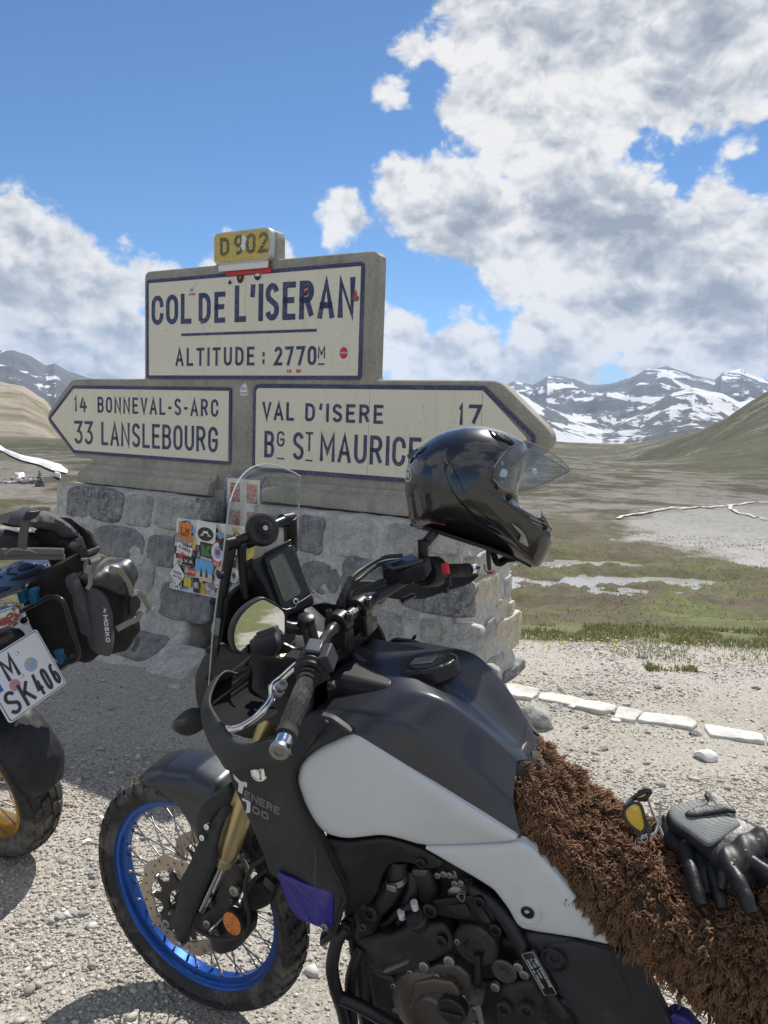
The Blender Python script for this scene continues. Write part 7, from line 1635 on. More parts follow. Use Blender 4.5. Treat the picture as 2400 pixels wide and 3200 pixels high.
for t in np.linspace(0, 1, 34):
    a = R(100+72*t); r_ = .372+.012*math.sin(t*3.1); hwk = .098*(1-.35*max(0, (t-.8)/.2)**2)*(1-.10*max(0, .2-t)/.2)
    rows.append([((r_-.030*abs(s)**3-(.004 if abs(math.sin(t*26+s*2.5)) < .16 else 0))*math.cos(a), hwk*s, .333+(r_-.030*abs(s)**3-(.004 if abs(math.sin(t*26+s*2.5)) < .16 else 0))*math.sin(a)) for s in np.linspace(-1, 1, 21)])
m.grid(rows); m.build('wheel_hugger', MATS['plastic_black'], lb, solid=.006, auto=0)
MB().tube([(-.02,.0,.69),(-.16,0,.80),(-.30,0,.84)], .02, 10).build('plate_carrier', MATS['plastic_black'], lb)
# number plate, fitted as a 220 x 200 mm plate
pc_ = LB.A@(np.array([-1.090, 2.287, .787])-LB.o); ti = R(20.4)
pe1 = np.array([0,-1.,0]); pe2 = np.array([math.sin(ti), 0, math.cos(ti)]); pn_ = np.cross(pe1, pe2)
plt_ = empty('number_plate'); plt_.parent = lb
def p3(u, v, w): return tuple(pc_+pe1*u+pe2*v+pn_*w)
def pflat(P_, h, name, mat, parent=None, th=.0008):
    n = len(P_); m = MB(); m.add([p3(p[0], p[1], h) for p in P_]+[p3(p[0], p[1], h-th) for p in P_], [tuple(range(n))]+[(i, (i+1) % n, n+(i+1) % n, n+i) for i in range(n)]); return m.build(name, MATS[mat], parent or plt_, smooth=False)
OUT = rounded([np.array(p) for p in ((-.111,-.101),(.111,-.101),(.111,.101),(-.111,.101))], .012, 5)
pflat(OUT, 0, 'plate_holder', 'plate_white', th=.004); k = .966; pflat([p*k for p in OUT], .0009, 'black_line', 'plate_ink'); k = .945; pflat([p*k for p in OUT], .0014, 'plate_face', 'plate_white')
pflat([(-.1035,-.005),(-.078,-.005),(-.078,.085),(-.1035,.085)], .0019, 'country_band', 'plate_blue', th=.0006)
def pw(s_, x0, x1, y, h, sw=.0105, gap=.22): m = MB(); text(m, s_, x0, x1, y, h, sw, lambda u, v, w: p3(u, v, .0018+w), th=.0008, gap=gap); m.build('lettering', MATS['plate_ink'], plt_, smooth=False)
pw('M', -.052, -.006, .008, .074); pw('SK', -.094, .002, -.088, .074, gap=.3); pw('406', .012, .101, -.088, .074, sw=.0098, gap=.42)
for cx_, cy_, r_, m1 in ((-.030,-.003,.0185,'seal_pink'),(.036,.015,.022,'seal_grey')):
    sl_ = pflat(disc(cx_-.01*(m1 == 'seal_pink'), cy_-.008*(m1 == 'seal_pink'), r_, r_, 28), .0022, 'seal', m1)
    if m1 == 'seal_grey': pflat([(cx_-.008,cy_+.006),(cx_+.008,cy_+.006),(cx_+.008,cy_-.006),(cx_,cy_-.013),(cx_-.008,cy_-.006)], .0028, 'crest', 'vinyl_sky', sl_); pflat(rrect(cx_, cy_+.010, .016, .007), .0029, 'crest', 'vinyl_yellow', sl_)
    else:
        for i in range(12): a = i*math.pi/6; c_x, c_y = cx_-.01, cy_-.008; pflat([(c_x+.003*math.cos(a), c_y+.003*math.sin(a)), (c_x+.0145*math.cos(a-.02), c_y+.0145*math.sin(a-.02)), (c_x+.0145*math.cos(a+.05), c_y+.0145*math.sin(a+.05))], .0027, 'mark', 'vinyl_black', sl_, th=.0004)
for u, v in ((.014,.067),(-.008,.0)): MB().lathe([(0,.0065),(.002,.006),(.004,.0035),(.0045,.0001)], p3(u, v, .0016), pn_, 14).build('screw', MATS['chrome'], plt_)
# tail: lamp, indicator, seat unit
lplate('tail_lamp', 'lamp_clear', [(-140,1230),(60,1140),(150,1112),(245,1128),(262,1180),(255,1270),(210,1360),(0,1470),(-140,1520)], thick=.05, lat=-.36, ax=0, sgn=-1, rr=.012, re=.010, bulge=.004)
lplate('lamp_reflector', 'chrome', [(-140,1260),(60,1180),(150,1150),(225,1165),(225,1260),(180,1330),(0,1430),(-140,1480)], thick=.02, lat=-.345, ax=0, sgn=-1, rr=.012, re=.006)
for k in range(4): lplate('lamp_filter', 'vinyl_red', [(10+k*26,1300-k*8),(28+k*26,1292-k*8),(48+k*26,1370-k*10),(30+k*26,1380-k*10)], thick=.002, lat=-.352, ax=0, sgn=-1, rr=.002, re=.001, sm=0)
MB().tube(cr([LB.at(*z13(x, y), -.356, 0) for x, y in ((130,1275),(160,1245),(190,1262),(150,1310),(178,1335),(150,1360))], 4), .004, 6).build('lamp_filament', MATS['vinyl_red'], lb)
lplate('red_reflector', 'lamp_red', [(-140,1590),(0,1500),(150,1432),(168,1440),(168,1480),(140,1510),(0,1590),(-140,1660)], thick=.02, lat=-.36, ax=0, sgn=-1, rr=.006, re=.003)
i0 = LB.at(*z13(235,1320), -.24, 0); i1 = LB.at(*z13(490,1195), -.24, 0); dd = i1-i0; L_ = np.linalg.norm(dd); dd /= L_
m = MB(); m.lathe([(L_*t, .0016+.017*math.sin(min(1, t*1.0+.0)*math.pi)**.8*(1-.25*t)) for t in np.linspace(.12, 1, 14)], i0, dd, 18); m.build('indicator', MATS['chrome'], lb)
MB().lathe([(0,.009),(.010,.011),(.020,.009),(.03,.011)], i0, dd, 16).build('indicator_stalk', MATS['rubber'], lb)
MB().box((-.12,0,.86), (.42,.20,.13)).build('tail_unit', MATS['plastic_black'], lb, bevel=.03)
MB().box((.25,0,.86), (.62,.30,.12)).build('saddle', MATS['bag_black'], lb, bevel=.04)
# luggage rack; thin dark plates on top paint the shade of its cut-outs
RZ = l13(300, 800, -.0, 1)[2]*0+1.045
rk = lplate('luggage_rack', 'rack_metal', [(-220,830),(-60,760),(200,652),(330,622),(455,618),(462,640),(560,664),(612,655),(695,680),(545,818),(272,900),(240,968),(0,1055),(-220,1130)], thick=.006, lat=RZ, ax=2, rr=.003, re=.0015, sm=0)
def rshade(L, nm='rack_slot_shade'): lplate(nm, 'plastic_black', L, thick=.001, lat=RZ+.0022, ax=2, rr=.002, re=.0008, parent=rk, sm=0)
rshade([(90,865),(200,815),(420,745),(530,738),(535,752),(480,790),(340,835),(230,862),(120,870)]); rshade([(180,760),(200,715),(260,690),(310,685),(320,700),(375,712),(380,722),(250,765),(215,772)])
rshade([(-60,970),(0,945),(125,935),(130,945),(60,985),(-60,1020)]); rshade([(60,800),(75,740),(160,680),(260,655),(255,668),(170,700),(95,760),(105,785),(200,800),(190,812),(90,812)]); rshade([(-40,760),(30,740),(20,760),(-40,780)]); rshade([(-80,840),(20,825),(30,835),(-80,870)]); rshade([(290,830),(330,805),(440,765),(460,770),(380,805),(300,840)])
for x, y in ((378,688),(500,706),(595,716)): MB().lathe([(0,.008),(.003,.007),(.003,.0001)], LB.at(*z13(x, y), RZ+.001, 2), (0,0,1), 14).build('rack_screw', MATS['chrome'], rk)
for y in (.07,-.07): tube('rack_tube', 'plastic_black', [(.12,y,.95),(-.02,y,.98),(-.20,y*1.1,1.02)], .010, lb)
# pannier rack loop and quick clips
tube('pannier_rack', 'metal_black', [l13(x, y, -.150) for x, y in ((60,1280),(250,1195),(420,1110),(540,1045),(620,1065),(690,1130),(770,1370),(845,1620),(830,1720),(740,1765),(600,1790),(480,1700))], .0085, lb)
tube('pannier_rack', 'metal_black', [l13(x, y, -.152) for x, y in ((640,1830),(690,1790),(730,1760),(790,1700))], .0105, lb)
for L in ([(170,985),(235,965),(262,985),(250,1060),(275,1120),(215,1135),(185,1060)], [(300,985),(370,962),(388,975),(375,1060),(392,1125),(330,1145),(305,1070)], [(575,1650),(640,1635),(655,1700),(685,1760),(640,1795),(600,1720)]):
    lplate('blue_clip', 'clip_blue', L, thick=.012, lat=-.140, rr=.006, re=.004, parent=lb)
# rest of the machine, out of the frame
rwf = [(1.50,0,.33)]
lf = empty('front_wheel'); lf.parent = lb; lf.location = (1.52, 0, .345); wheel_tyre(lf, .345, .055, .26, 30, [(.003,.02,0,.7),(.024,.038,.35,.7),(.041,.053,.7,.6)], seg=60); MB().lathe([(-.035,.265),(-.035,.25),(.035,.25),(.035,.265)], (0,0,0), (0,1,0), 60).build('rim', MATS['gold_dark'], lf)
for i in range(24): ar = 2*math.pi*i/24; MB().tube([(.04*math.cos(ar+.6), .04*(1 if i % 2 else -1), .04*math.sin(ar+.6)), (.25*math.cos(ar), 0, .25*math.sin(ar))], .0024, 6).build('spoke', MATS['steel'], lf)
for y in (.1,-.1): tube('fork_tube', 'gold_dark', [(1.52,y,.345),(1.22,y,.98)], .026, lb)
m = MB(); m.grid([srow(*q) for q in [(.50,.12,.93,.62),(.60,.17,1.02,.58),(.78,.20,1.10,.52),(.98,.20,1.10,.55),(1.12,.12,1.02,.70)]]); m.build('fuel_tank', MATS['panel_white'], lb, sub=1, solid=.01)
MB().box((.62,0,.42), (.52,.36,.34)).build('engine', MATS['engine_black'], lb, bevel=.05); MB().box((.22,-.02,.36), (.55,.08,.08)).build('swing_arm', MATS['alloy_dark'], lb, bevel=.02)
tube('handlebar', 'metal_black', [(1.0,.44,1.12),(1.08,.22,1.18),(1.10,0,1.16),(1.08,-.22,1.18),(1.0,-.44,1.12)], .012, lb); tube('side_stand', 'metal_black', [(.55,.12,.30),(.52,.30,.04)], .013, lb)
# ---- soft pannier (thing of its own, hung on the rack)
pn2 = empty('pannier_bag', LB.M, label='large black roll-top pannier bag with taupe straps on the left motorcycle', category='bag')
lplate('inner_face', 'bag_black', [(240,1000,-.165),(420,800,-.175),(650,700,-.215),(705,720,-.225),(765,900,-.235),(860,1150,-.245),(962,1480,-.26),(1005,1650,-.265),(965,1760,-.255),(780,1772,-.22),(640,1785,-.19),(420,1560,-.17),(260,1250,-.165)], thick=.08, lat=-.165, rr=.02, re=.014, parent=pn2, relief=fold(.006), sp=.018)
lplate('side_piping', 'bag_grey', [(690,860),(735,830),(790,930),(850,1080),(900,1230),(960,1420),(965,1500),(925,1500),(860,1440),(815,1250),(770,1090),(720,960)], thick=.02, lat=-.218, rr=.012, re=.010, parent=pn2, relief=fold(.008), sp=.012)
lplate('wall', 'bag_black', [(610,520),(690,560),(740,700),(800,880),(900,1150),(1010,1400),(1080,1600),(1085,1690),(1020,1750),(950,1770),(1000,1600),(940,1300),(830,1000),(740,760)], thick=.06, lat=-.37, ax=0, sgn=-1, rr=.02, re=.015, parent=pn2, relief=fold(.006), sp=.015)
lplate('grey_body', 'bag_shiny', [(-160,280),(0,270),(200,290),(440,310),(580,340),(620,440),(640,560),(560,620),(300,640),(0,660),(-160,680)], thick=.10, lat=-.28, ax=0, sgn=-1, rr=.05, re=.035, bulge=.01, parent=pn2, relief=fold(.012, 11, 26), sp=.014)
lplate('black_end', 'bag_black', [(570,350),(700,420),(860,450),(900,700),(890,940),(850,960),(790,880),(740,740),(690,610),(620,530)], thick=.06, lat=-.36, ax=0, sgn=-1, rr=.03, re=.02, bulge=.01, parent=pn2, relief=fold(.007), sp=.014)
lplate('roll_top', 'bag_grey', [(320,300),(360,200),(450,125),(520,105),(640,155),(740,220),(860,320),(925,380),(950,440),(900,445),(850,420),(800,440),(700,420),(620,350),(540,320),(440,312)], thick=.06, lat=-.37, ax=0, sgn=-1, rr=.045, re=.035, bulge=.01, parent=pn2, relief=fold(.014, 20, 50), sp=.012)
lplate('roll_top', 'bag_black', [(-160,290),(0,262),(160,200),(290,160),(380,150),(340,230),(310,290),(150,310),(-160,325)], thick=.06, lat=-.26, ax=0, sgn=-1, rr=.03, re=.02, parent=pn2, relief=fold(.008), sp=.014)
lplate('rear_pocket', 'bag_black', [(800,210),(900,290),(1010,350),(1050,440),(1085,510),(1085,570),(1050,610),(970,640),(940,560),(930,460),(880,330)], thick=.06, lat=-.24, ax=0, sgn=-1, rr=.03, re=.02, parent=pn2, relief=fold(.010), sp=.014)
lplate('pocket_zip', 'webbing_dark', [(955,565),(1080,505),(1088,530),(1080,560),(965,612)], thick=.06, lat=-.252, ax=0, sgn=-1, rr=.006, re=.004, parent=pn2)
def strap_(name, L, w, lat, parent, mat='webbing', f=z13, ax=1):
    C_ = [LB.at(*f(x, y), lat if not hasattr(lat, '__len__') else lat[i], ax) for i, (x, y) in enumerate(L)]; C_ = cr(C_, 5); m = MB(); vd = LB.C-C_[0]; vd /= np.linalg.norm(vd); rows = []
    for i in range(len(C_)):
        t = C_[min(i+1, len(C_)-1)]-C_[max(i-1, 0)]; t /= np.linalg.norm(t); s_ = np.cross(t, vd); s_ /= np.linalg.norm(s_); rows.append([tuple(C_[i]+s_*k*w/2) for k in (-1, -.5, 0, .5, 1)])
    m.grid(rows); return m.build(name, MATS[mat], parent, solid=.0025, auto=0)
strap_('strap', [(280,215),(262,330),(245,440),(240,540)], .026, -.415, pn2, 'webbing_dark', ax=0); strap_('strap', [(310,110),(400,98),(490,100),(540,110)], .014, -.415, pn2, ax=0); strap_('strap', [(0,575),(250,565),(500,565),(690,570)], .024, -.415, pn2, 'webbing_dark', ax=0); strap_('strap', [(0,625),(250,620),(550,625),(700,625)], .018, -.415, pn2, 'webbing_dark', ax=0)
strap_('strap', [(850,420),(885,520),(900,600)], .024, -.415, pn2, 'webbing_dark', ax=0); strap_('strap', [(915,660),(925,760),(935,880),(930,960)], .022, -.415, pn2, ax=0); strap_('strap', [(790,850),(880,815),(900,810)], .020, -.415, pn2, 'webbing_dark', ax=0); strap_('strap', [(930,1000),(945,1200),(960,1400),(970,1480)], .022, -.415, pn2, 'webbing_dark', ax=0)
strap_('strap', [(40,600),(110,545),(220,540),(330,565),(420,610)], .008, -.415, pn2, ax=0); strap_('strap', [(975,680),(1090,635),(1100,610)], .012, -.415, pn2, ax=0); strap_('strap', [(975,745),(1110,700),(1190,640),(1260,660)], .007, -.415, pn2, ax=0)
def buckle(L, lat, parent): 
    o = lplate('buckle', 'plastic_black', L, thick=.008, lat=lat, ax=0, sgn=-1, rr=.004, re=.003, parent=parent, sm=0); return o
buckle([(310,130),(420,125),(455,95),(430,160),(380,215),(330,225),(250,220),(290,180)], -.425, pn2); buckle([(850,530),(930,500),(965,600),(960,640),(880,645),(862,600)], -.425, pn2); lplate('buckle_bar', 'webbing', [(880,640),(958,635),(960,660),(885,668)], thick=.004, lat=-.432, ax=0, sgn=-1, rr=.002, re=.001, parent=pn2, sm=0)
# ---- small pouch
sb2 = empty('pouch_bag', LB.M, label='small black and grey drybag with strap and white lettering, strapped outside the large pannier', category='bag')
PX = -.45
lplate('body', 'bag_black', [(990,900),(1060,830),(1180,750),(1300,700),(1430,650),(1480,680),(1500,800),(1490,960),(1520,1180),(1562,1400),(1495,1540),(1430,1650),(1230,1700),(1110,1660),(1050,1540),(1020,1300),(1000,1050)], thick=.07, lat=PX, ax=0, sgn=-1, rr=.045, re=.04, bulge=.008, parent=sb2, relief=fold(.008), sp=.012)
gpo = lplate('grey_panel', 'bag_grey', [(1018,965),(1085,965),(1160,1030),(1215,1160),(1250,1330),(1256,1500),(1218,1702),(1120,1655),(1062,1560),(1035,1330),(1015,1100)], thick=.03, lat=PX-.028, ax=0, sgn=-1, rr=.025, re=.016, bulge=.006, parent=sb2, relief=fold(.003), sp=.010)
lplate('roll_top', 'bag_shiny', [(1000,880),(1060,820),(1190,740),(1320,700),(1440,650),(1490,720),(1500,850),(1470,980),(1400,1050),(1260,1020),(1120,970),(1040,950)], thick=.04, lat=PX-.034, ax=0, sgn=-1, rr=.03, re=.024, bulge=.01, parent=sb2, relief=fold(.012, 16, 34), sp=.010)
strap_('strap', [(1180,745),(1280,770),(1360,860),(1405,950),(1425,1030)], .018, PX-.052, sb2, ax=0); strap_('strap', [(1262,1405),(1380,1340),(1480,1290),(1520,1210)], .020, PX-.052, sb2, ax=0)
strap_('strap', [(1410,1040),(1490,1000),(1560,1070),(1600,1170),(1620,1200)], .015, PX-.052, sb2, ax=0); strap_('strap', [(1580,1230),(1620,1195),(1660,1175)], .006, PX-.052, sb2, ax=0); strap_('strap', [(1430,1640),(1480,1560),(1490,1480)], .016, PX-.052, sb2, 'webbing_dark', ax=0)
strap_('strap', [(1020,820),(1080,710),(1160,650),(1250,650)], .010, PX-.052, sb2, ax=0); strap_('strap', [(930,800),(960,730),(975,900),(940,970)], .014, PX-.052, sb2, ax=0)
lplate('buckle', 'plastic_black', [(1410,1060),(1490,1040),(1525,1100),(1520,1170),(1440,1260),(1410,1240),(1405,1140)], thick=.008, lat=PX-.056, ax=0, sgn=-1, rr=.004, re=.003, parent=sb2, sm=0)
GT = bvh(gpo)
ptext('MOSKO', GT, LB, z13(1112,1250), z13(1142,1545), z13(1158,1248), .24, 'print_white', sb2, gap=.15); ptext('MOTO', GT, LB, z13(1114,1462), z13(1124,1540), z13(1132,1462), .2, 'print_grey', sb2)
pict('bird_logo', 'print_white', GT, LB, [z13(*q) for q in [(1118,1158),(1130,1195),(1150,1180),(1132,1215),(1145,1232),(1122,1218),(1105,1222),(1122,1205)]], sb2)
# ------------------------------------------------------------------ loose stones, kerb, plants
z15 = lambda a, b: (1500+.5425*a, 1900+.5425*b)
_TT = np.geomspace(1.5, 700, 520)
def gat(px, py, dz=0.):
    """where the line of sight through a picture point meets the terrain"""
    d = pray(px, py); Q = CAMP[None]+d[None]*_TT[:, None]; g = Q[:, 2]-dz-ground_z(Q[:, 0], Q[:, 1]); i = int(np.argmax(g < 0))
    if g[i] >= 0: i = len(g)-1
    if i == 0: return Q[0]
    f = g[i-1]/(g[i-1]-g[i]+1e-9); f = min(max(f, 0), 1); return Q[i-1]*(1-f)+Q[i]*f
def _gravel_mat():
    s = NB('gravel_stone'); a = s.n('ShaderNodeAttribute'); a.attribute_name = 'rnd'
    c = s.ramp(a.outputs['Fac'], [(0, (.17,.16,.145)), (.3, (.31,.29,.25)), (.6, (.44,.41,.36)), (.85, (.56,.53,.48)), (1, (.72,.70,.66))])
    c = s.mix(.4, c, s.ramp(s.noise(60, 6, .7), [(.3, .3), (.7, .8)]), 'OVERLAY'); s.setv('Base Color', c); s.setv('Roughness', .9); s.l(s.bump(s.noise(180, 4, .7), .4, .002), s.b.inputs['Normal'])
_gravel_mat()
def gravel(n, name, seed=11, octa=False, smin=0., smax=9.):
    rs = np.random.RandomState(seed)
    t = (1+5**.5)/2; ico = np.array([(-1,t,0),(1,t,0),(-1,-t,0),(1,-t,0),(0,-1,t),(0,1,t),(0,-1,-t),(0,1,-t),(t,0,-1),(t,0,1),(-t,0,-1),(-t,0,1)], float); ico /= np.linalg.norm(ico[0])
    IF = np.array([(0,11,5),(0,5,1),(0,1,7),(0,7,10),(0,10,11),(1,5,9),(5,11,4),(11,10,2),(10,7,6),(7,1,8),(3,9,4),(3,4,2),(3,2,6),(3,6,8),(3,8,9),(4,9,5),(2,4,11),(6,2,10),(8,6,7),(9,8,1)])
    if octa: ico = np.array([(1,0,0),(-1,0,0),(0,1,0),(0,-1,0),(0,0,1),(0,0,-1)], float); IF = np.array([(0,2,4),(2,1,4),(1,3,4),(3,0,4),(2,0,5),(1,2,5),(3,1,5),(0,3,5)])
    nv = len(ico); az = np.radians(rs.uniform(-36, 36, n*2)); r = np.exp(rs.uniform(np.log(1.3), np.log(7.5), n*2)); X = r*np.sin(az); Y = r*np.cos(az)
    cl = fb(X, Y, 1.6, 21, 4); keep = (rs.rand(n*2) < np.clip((cl-.36)*4.5, .12, 1))&(Y-.02*X < 5.75+fb(X, Y, 2, 4, 3)*.5)
    X, Y, r = X[keep][:n], Y[keep][:n], r[keep][:n]; m = len(X)
    sz = (.0016 if octa else .0024)+.0045*rs.rand(m)**3.2*(1.2)+.0009*r*rs.rand(m); big = rs.rand(m) < (0 if octa else .10); sz[big] += .008*rs.rand(big.sum()); mid = rs.rand(m) < (0 if octa else .03); sz[mid] += .010
    Z = ground_z(X, Y); S3 = np.stack([rs.uniform(.75, 1.6, m), rs.uniform(.7, 1.2, m), rs.uniform(.35, .75, m)], 1)*sz[:, None]
    V = ico[None]*(1+rs.uniform(-.28, .28, (m, nv, 1)))*S3[:, None]; a = rs.uniform(0, 6.28, m); ca, sa = np.cos(a)[:, None], np.sin(a)[:, None]
    tl = rs.uniform(-.35, .35, m)[:, None]; V[..., 2] += V[..., 0]*tl
    V = np.stack([V[..., 0]*ca-V[..., 1]*sa+X[:, None], V[..., 0]*sa+V[..., 1]*ca+Y[:, None], V[..., 2]+(Z+sz*.22)[:, None]], -1).reshape(-1, 3)
    F = (IF[None]+np.arange(m)[:, None, None]*nv).reshape(-1, 3)
    me = bpy.data.meshes.new(name); me.vertices.add(len(V)); me.vertices.foreach_set('co', V.ravel()); me.loops.add(F.size); me.loops.foreach_set('vertex_index', F.ravel().astype(np.int32)); me.polygons.add(len(F)); me.polygons.foreach_set('loop_start', np.arange(0, F.size, 3, dtype=np.int32)); me.polygons.foreach_set('loop_total', np.full(len(F), 3, dtype=np.int32)); me.update()
    at = me.attributes.new('rnd', 'FLOAT', 'POINT'); rv = rs.beta(2.2, 2.0, m); at.data.foreach_set('value', np.repeat(rv, nv))
    me.materials.append(MATS['gravel_stone']); o = bpy.data.objects.new(name, me); COL.objects.link(o); tag(o, kind='stuff')
gravel(11000, 'gravel', 11); gravel(90000, 'grit', 12, octa=True)
def rock(name, c, sz, seed, mat, label=None, cat=None, group=None, parent=None, sub=4, rot=0, flatk=.7):
    bm = bmesh.new(); bmesh.ops.create_icosphere(bm, subdivisions=sub, radius=1)
    for v in bm.verts:
        p = v.co.copy(); o = seed*5.3
        q = Vector((p.x, p.y, p.z)); 
        for k in range(7):
            rn_ = random.Random(seed*31+k); dn_ = Vector((rn_.uniform(-1,1), rn_.uniform(-1,1), rn_.uniform(-.6,1))).normalized(); h = rn_.uniform(.55, .85); e = q.dot(dn_)-h
            if e > 0: q -= dn_*e*.85
        q *= 1+.16*noise3(p, 1.7, o)+.06*noise3(p, 5, o)+.03*noise3(p, 13, o); v.co = Vector((q.x*sz[0], q.y*sz[1], q.z*sz[2]))
    me = bpy.data.meshes.new(name); bm.to_mesh(me); bm.free(); me.materials.append(MATS[mat]); me.polygons.foreach_set('use_smooth', [True]*len(me.polygons)) if sub > 2 else None
    o = bpy.data.objects.new(name, me); COL.objects.link(o); o.location = c; o.rotation_euler = (0, 0, rot)
    if parent is not None: o.parent = parent
    return tag(o, label, cat, group)
rock('boulder', (.87, 4.02, .01), (.10,.13,.11), 3, 'stone_grey', 'grey boulder leaning against the right foot of the stone base', 'boulder')
p_ = gat(*z15(1300, 868)); rock('rock', (p_[0], p_[1], p_[2]+.015), (.060,.045,.035), 9, 'paint_white', 'whitish angular rock lying on the gravel behind the gloves', 'rock', sub=3)
pts = [(265,640,'stone_light',.022),(425,570,'stone_light',.030),(525,570,'paint_white',.028),(780,655,'paint_white',.026),(605,690,'stone_dark',.020),(1020,458,'stone_dark',.024),(1240,730,'stone_dark',.028),(720,818,'stone_dark',.018),(1045,1020,'stone_light',.026),(665,840,'stone_light',.018),(630,497,'stone_dark',.02),(460,475,'stone_dark',.022),(940,290,'stone_dark',.022),(1590,465,'stone_dark',.026)]
for i, (a, b_, mt, r_) in enumerate(pts):
    q = gat(*z15(a, b_)); rock('stone', (q[0], q[1], q[2]+r_*.2), (r_*1.3, r_, r_*.6), 40+i, mt, 'loose stone lying on the bright gravel right of the monument', 'stone', 'loose stones on the gravel to the right', sub=2, rot=i)
for i, (x, y, mt, r_) in enumerate([(545,2150,'stone_light',.034),(480,2185,'stone_light',.026),(345,2000+215,'stone_grey',.020),(225,2853,'stone_light',.017),(245,2860,'stone_light',.014),(195,2866,'stone_light',.018),(270,2634,'paint_white',.015),(425,2962,'stone_light',.013),(250,2840,'stone_dark',.014),(293,2742,'stone_dark',.013)]):
    q = gat(x, y); rock('stone', (q[0], q[1], q[2]+r_*.25), (r_*1.4, r_, r_*.6), 70+i, mt, 'loose stone on the gravel between the motorcycles and the monument', 'stone', 'loose stones on the gravel to the left', sub=2, rot=i*.7)
q = gat(214, 2518); m = MB(); m.tube([(q[0]-.02, q[1], q[2]+.006), (q[0]+.022, q[1]-.008, q[2]+.006)], .004, 8); simple('cork', (.45,.27,.14), .8); tag(m.build('cigarette_end', MATS['cork']), 'tan cigarette end lying on the ground between the two motorcycles', 'cigarette end')
# kerb of whitewashed stones
kerb = empty('kerb', kind='structure')
def _lime():
    s = NB('limewash'); f = s.ramp(s.noise(7, 9, .75), [(.40, 0.), (.62, 1.)]); c = s.mix(s.math('MULTIPLY', f, .75), (.66,.66,.63), (.38,.36,.32)); c = s.mix(s.ramp(s.noise(3, 6, .7), [(.5, 0.), (.8, .5)]), c, (.45,.34,.20)); s.setv('Base Color', c); s.setv('Roughness', .9); s.l(s.bump(s.noise(30, 8, .75), .5, .006), s.b.inputs['Normal'])
_lime()
KS = [[(150,425),(225,440),(345,463),(330,492),(300,520),(150,500)],[(345,482),(395,478),(790,560),(765,592),(700,600),(330,512)],[(798,562),(937,590),(888,648),(765,632)],[(942,590),(1200,635),(1256,662),(1222,688),(905,642)],[(1290,662),(1350,668),(1632,726),(1636,768),(1330,726),(1295,684)],[(1650,728),(1900,790),(2000,815),(1980,850),(1655,772)],[(2010,820),(2300,890),(2290,930),(2000,860)]]
for i, L in enumerate(KS):
    Q = [gat(*z15(x, y), dz=.018)[:2] for x, y in L]; Q = rounded([np.array(q) for q in Q], .012, 3); Q = resample(list(Q)+[Q[0]], 70)[:-1]; zz = float(ground_z(Q[:, 0], Q[:, 1]).mean()); m = MB()
    shell(m, [(q[0]+.006*noise3((q[0]*9, q[1]*9, i)), q[1]+.006*noise3((q[0]*9, q[1]*9, i+5)), 0) for q in Q], lambda x, y, w: (x, y, zz+.020+w), .07, .014, .008, 0, .03, lambda x, y, d: .006*noise3((x*12, y*12, 2))+.003*noise3((x*40, y*40, 2))); m.build('kerb_stone', MATS['limewash'], kerb, auto=0)
# grass along the gravel edge and tussocks in the marsh
def _grass_mat():
    s = NB('grass_blade'); a = s.n('ShaderNodeAttribute'); a.attribute_name = 'rnd'; s.setv('Base Color', s.ramp(a.outputs['Fac'], [(0, (.07,.10,.025)), (.4, (.13,.16,.05)), (.75, (.24,.23,.11)), (1, (.38,.33,.19))])); s.setv('Roughness', .6); tr = s.n('ShaderNodeBsdfTranslucent'); mx = s.n('ShaderNodeMixShader'); mx.inputs[0].default_value = .45; s.l(s.b.inputs['Base Color'].links[0].from_socket, tr.inputs[0]); s.l(s.b.outputs[0], mx.inputs[1]); s.l(tr.outputs[0], mx.inputs[2]); s.l(mx.outputs[0], s.nt.nodes['Material Output'].inputs[0])
_grass_mat()
def grass(n, name, ylo, yhi, h0, h1, az0, az1, thr, seed, wmul=1., green=0.):
    rs = np.random.RandomState(seed); X = rs.uniform(az0, az1, n*3); Y = rs.uniform(ylo, yhi, n*3); yy = Y-.02*X; d = fb(X, Y, 2.3, seed, 4)+.25*fb(X, Y, 9, seed+1, 2)
    k = d > thr; X, Y = X[k][:n], Y[k][:n]; m = len(X); Z = ground_z(X, Y); w = (.0022+.0016*rs.rand(m))*wmul; h = h0+(h1-h0)*rs.rand(m)**1.6; a = rs.uniform(0, 6.28, m); lx, ly = rs.normal(0, .45, m)*h, rs.normal(0, .45, m)*h
    dx, dy = np.cos(a)*w, np.sin(a)*w; P0 = np.stack([X-dx, Y-dy, Z-.005], 1); P1 = np.stack([X+dx, Y+dy, Z-.005], 1); P2 = np.stack([X+dx*.7+lx*.4, Y+dy*.7+ly*.4, Z+h*.6], 1); P3_ = np.stack([X-dx*.7+lx*.4, Y-dy*.7+ly*.4, Z+h*.6], 1); P4 = np.stack([X+lx, Y+ly, Z+h], 1)
    V = np.stack([P0, P1, P2, P3_, P4], 1).reshape(-1, 3); b0 = np.arange(m)*5; F = [(int(i), int(i+1), int(i+2), int(i+3)) for i in b0]+[(int(i+3), int(i+2), int(i+4)) for i in b0]
    me = bpy.data.meshes.new(name); me.from_pydata(V.tolist(), [], F); at = me.attributes.new('rnd', 'FLOAT', 'POINT'); at.data.foreach_set('value', np.repeat(np.clip(rs.beta(2, 2, m)-green, 0, 1), 5)); me.materials.append(MATS['grass_blade']); o = bpy.data.objects.new(name, me); COL.objects.link(o); tag(o, kind='stuff')
grass(26000, 'grass', 5.66, 6.30, .010, .048, -4, 5, .50, 31, green=-.02)
grass(2500, 'grass', 5.2, 5.8, .01, .04, .8, 4.5, .66, 35, green=-.1)
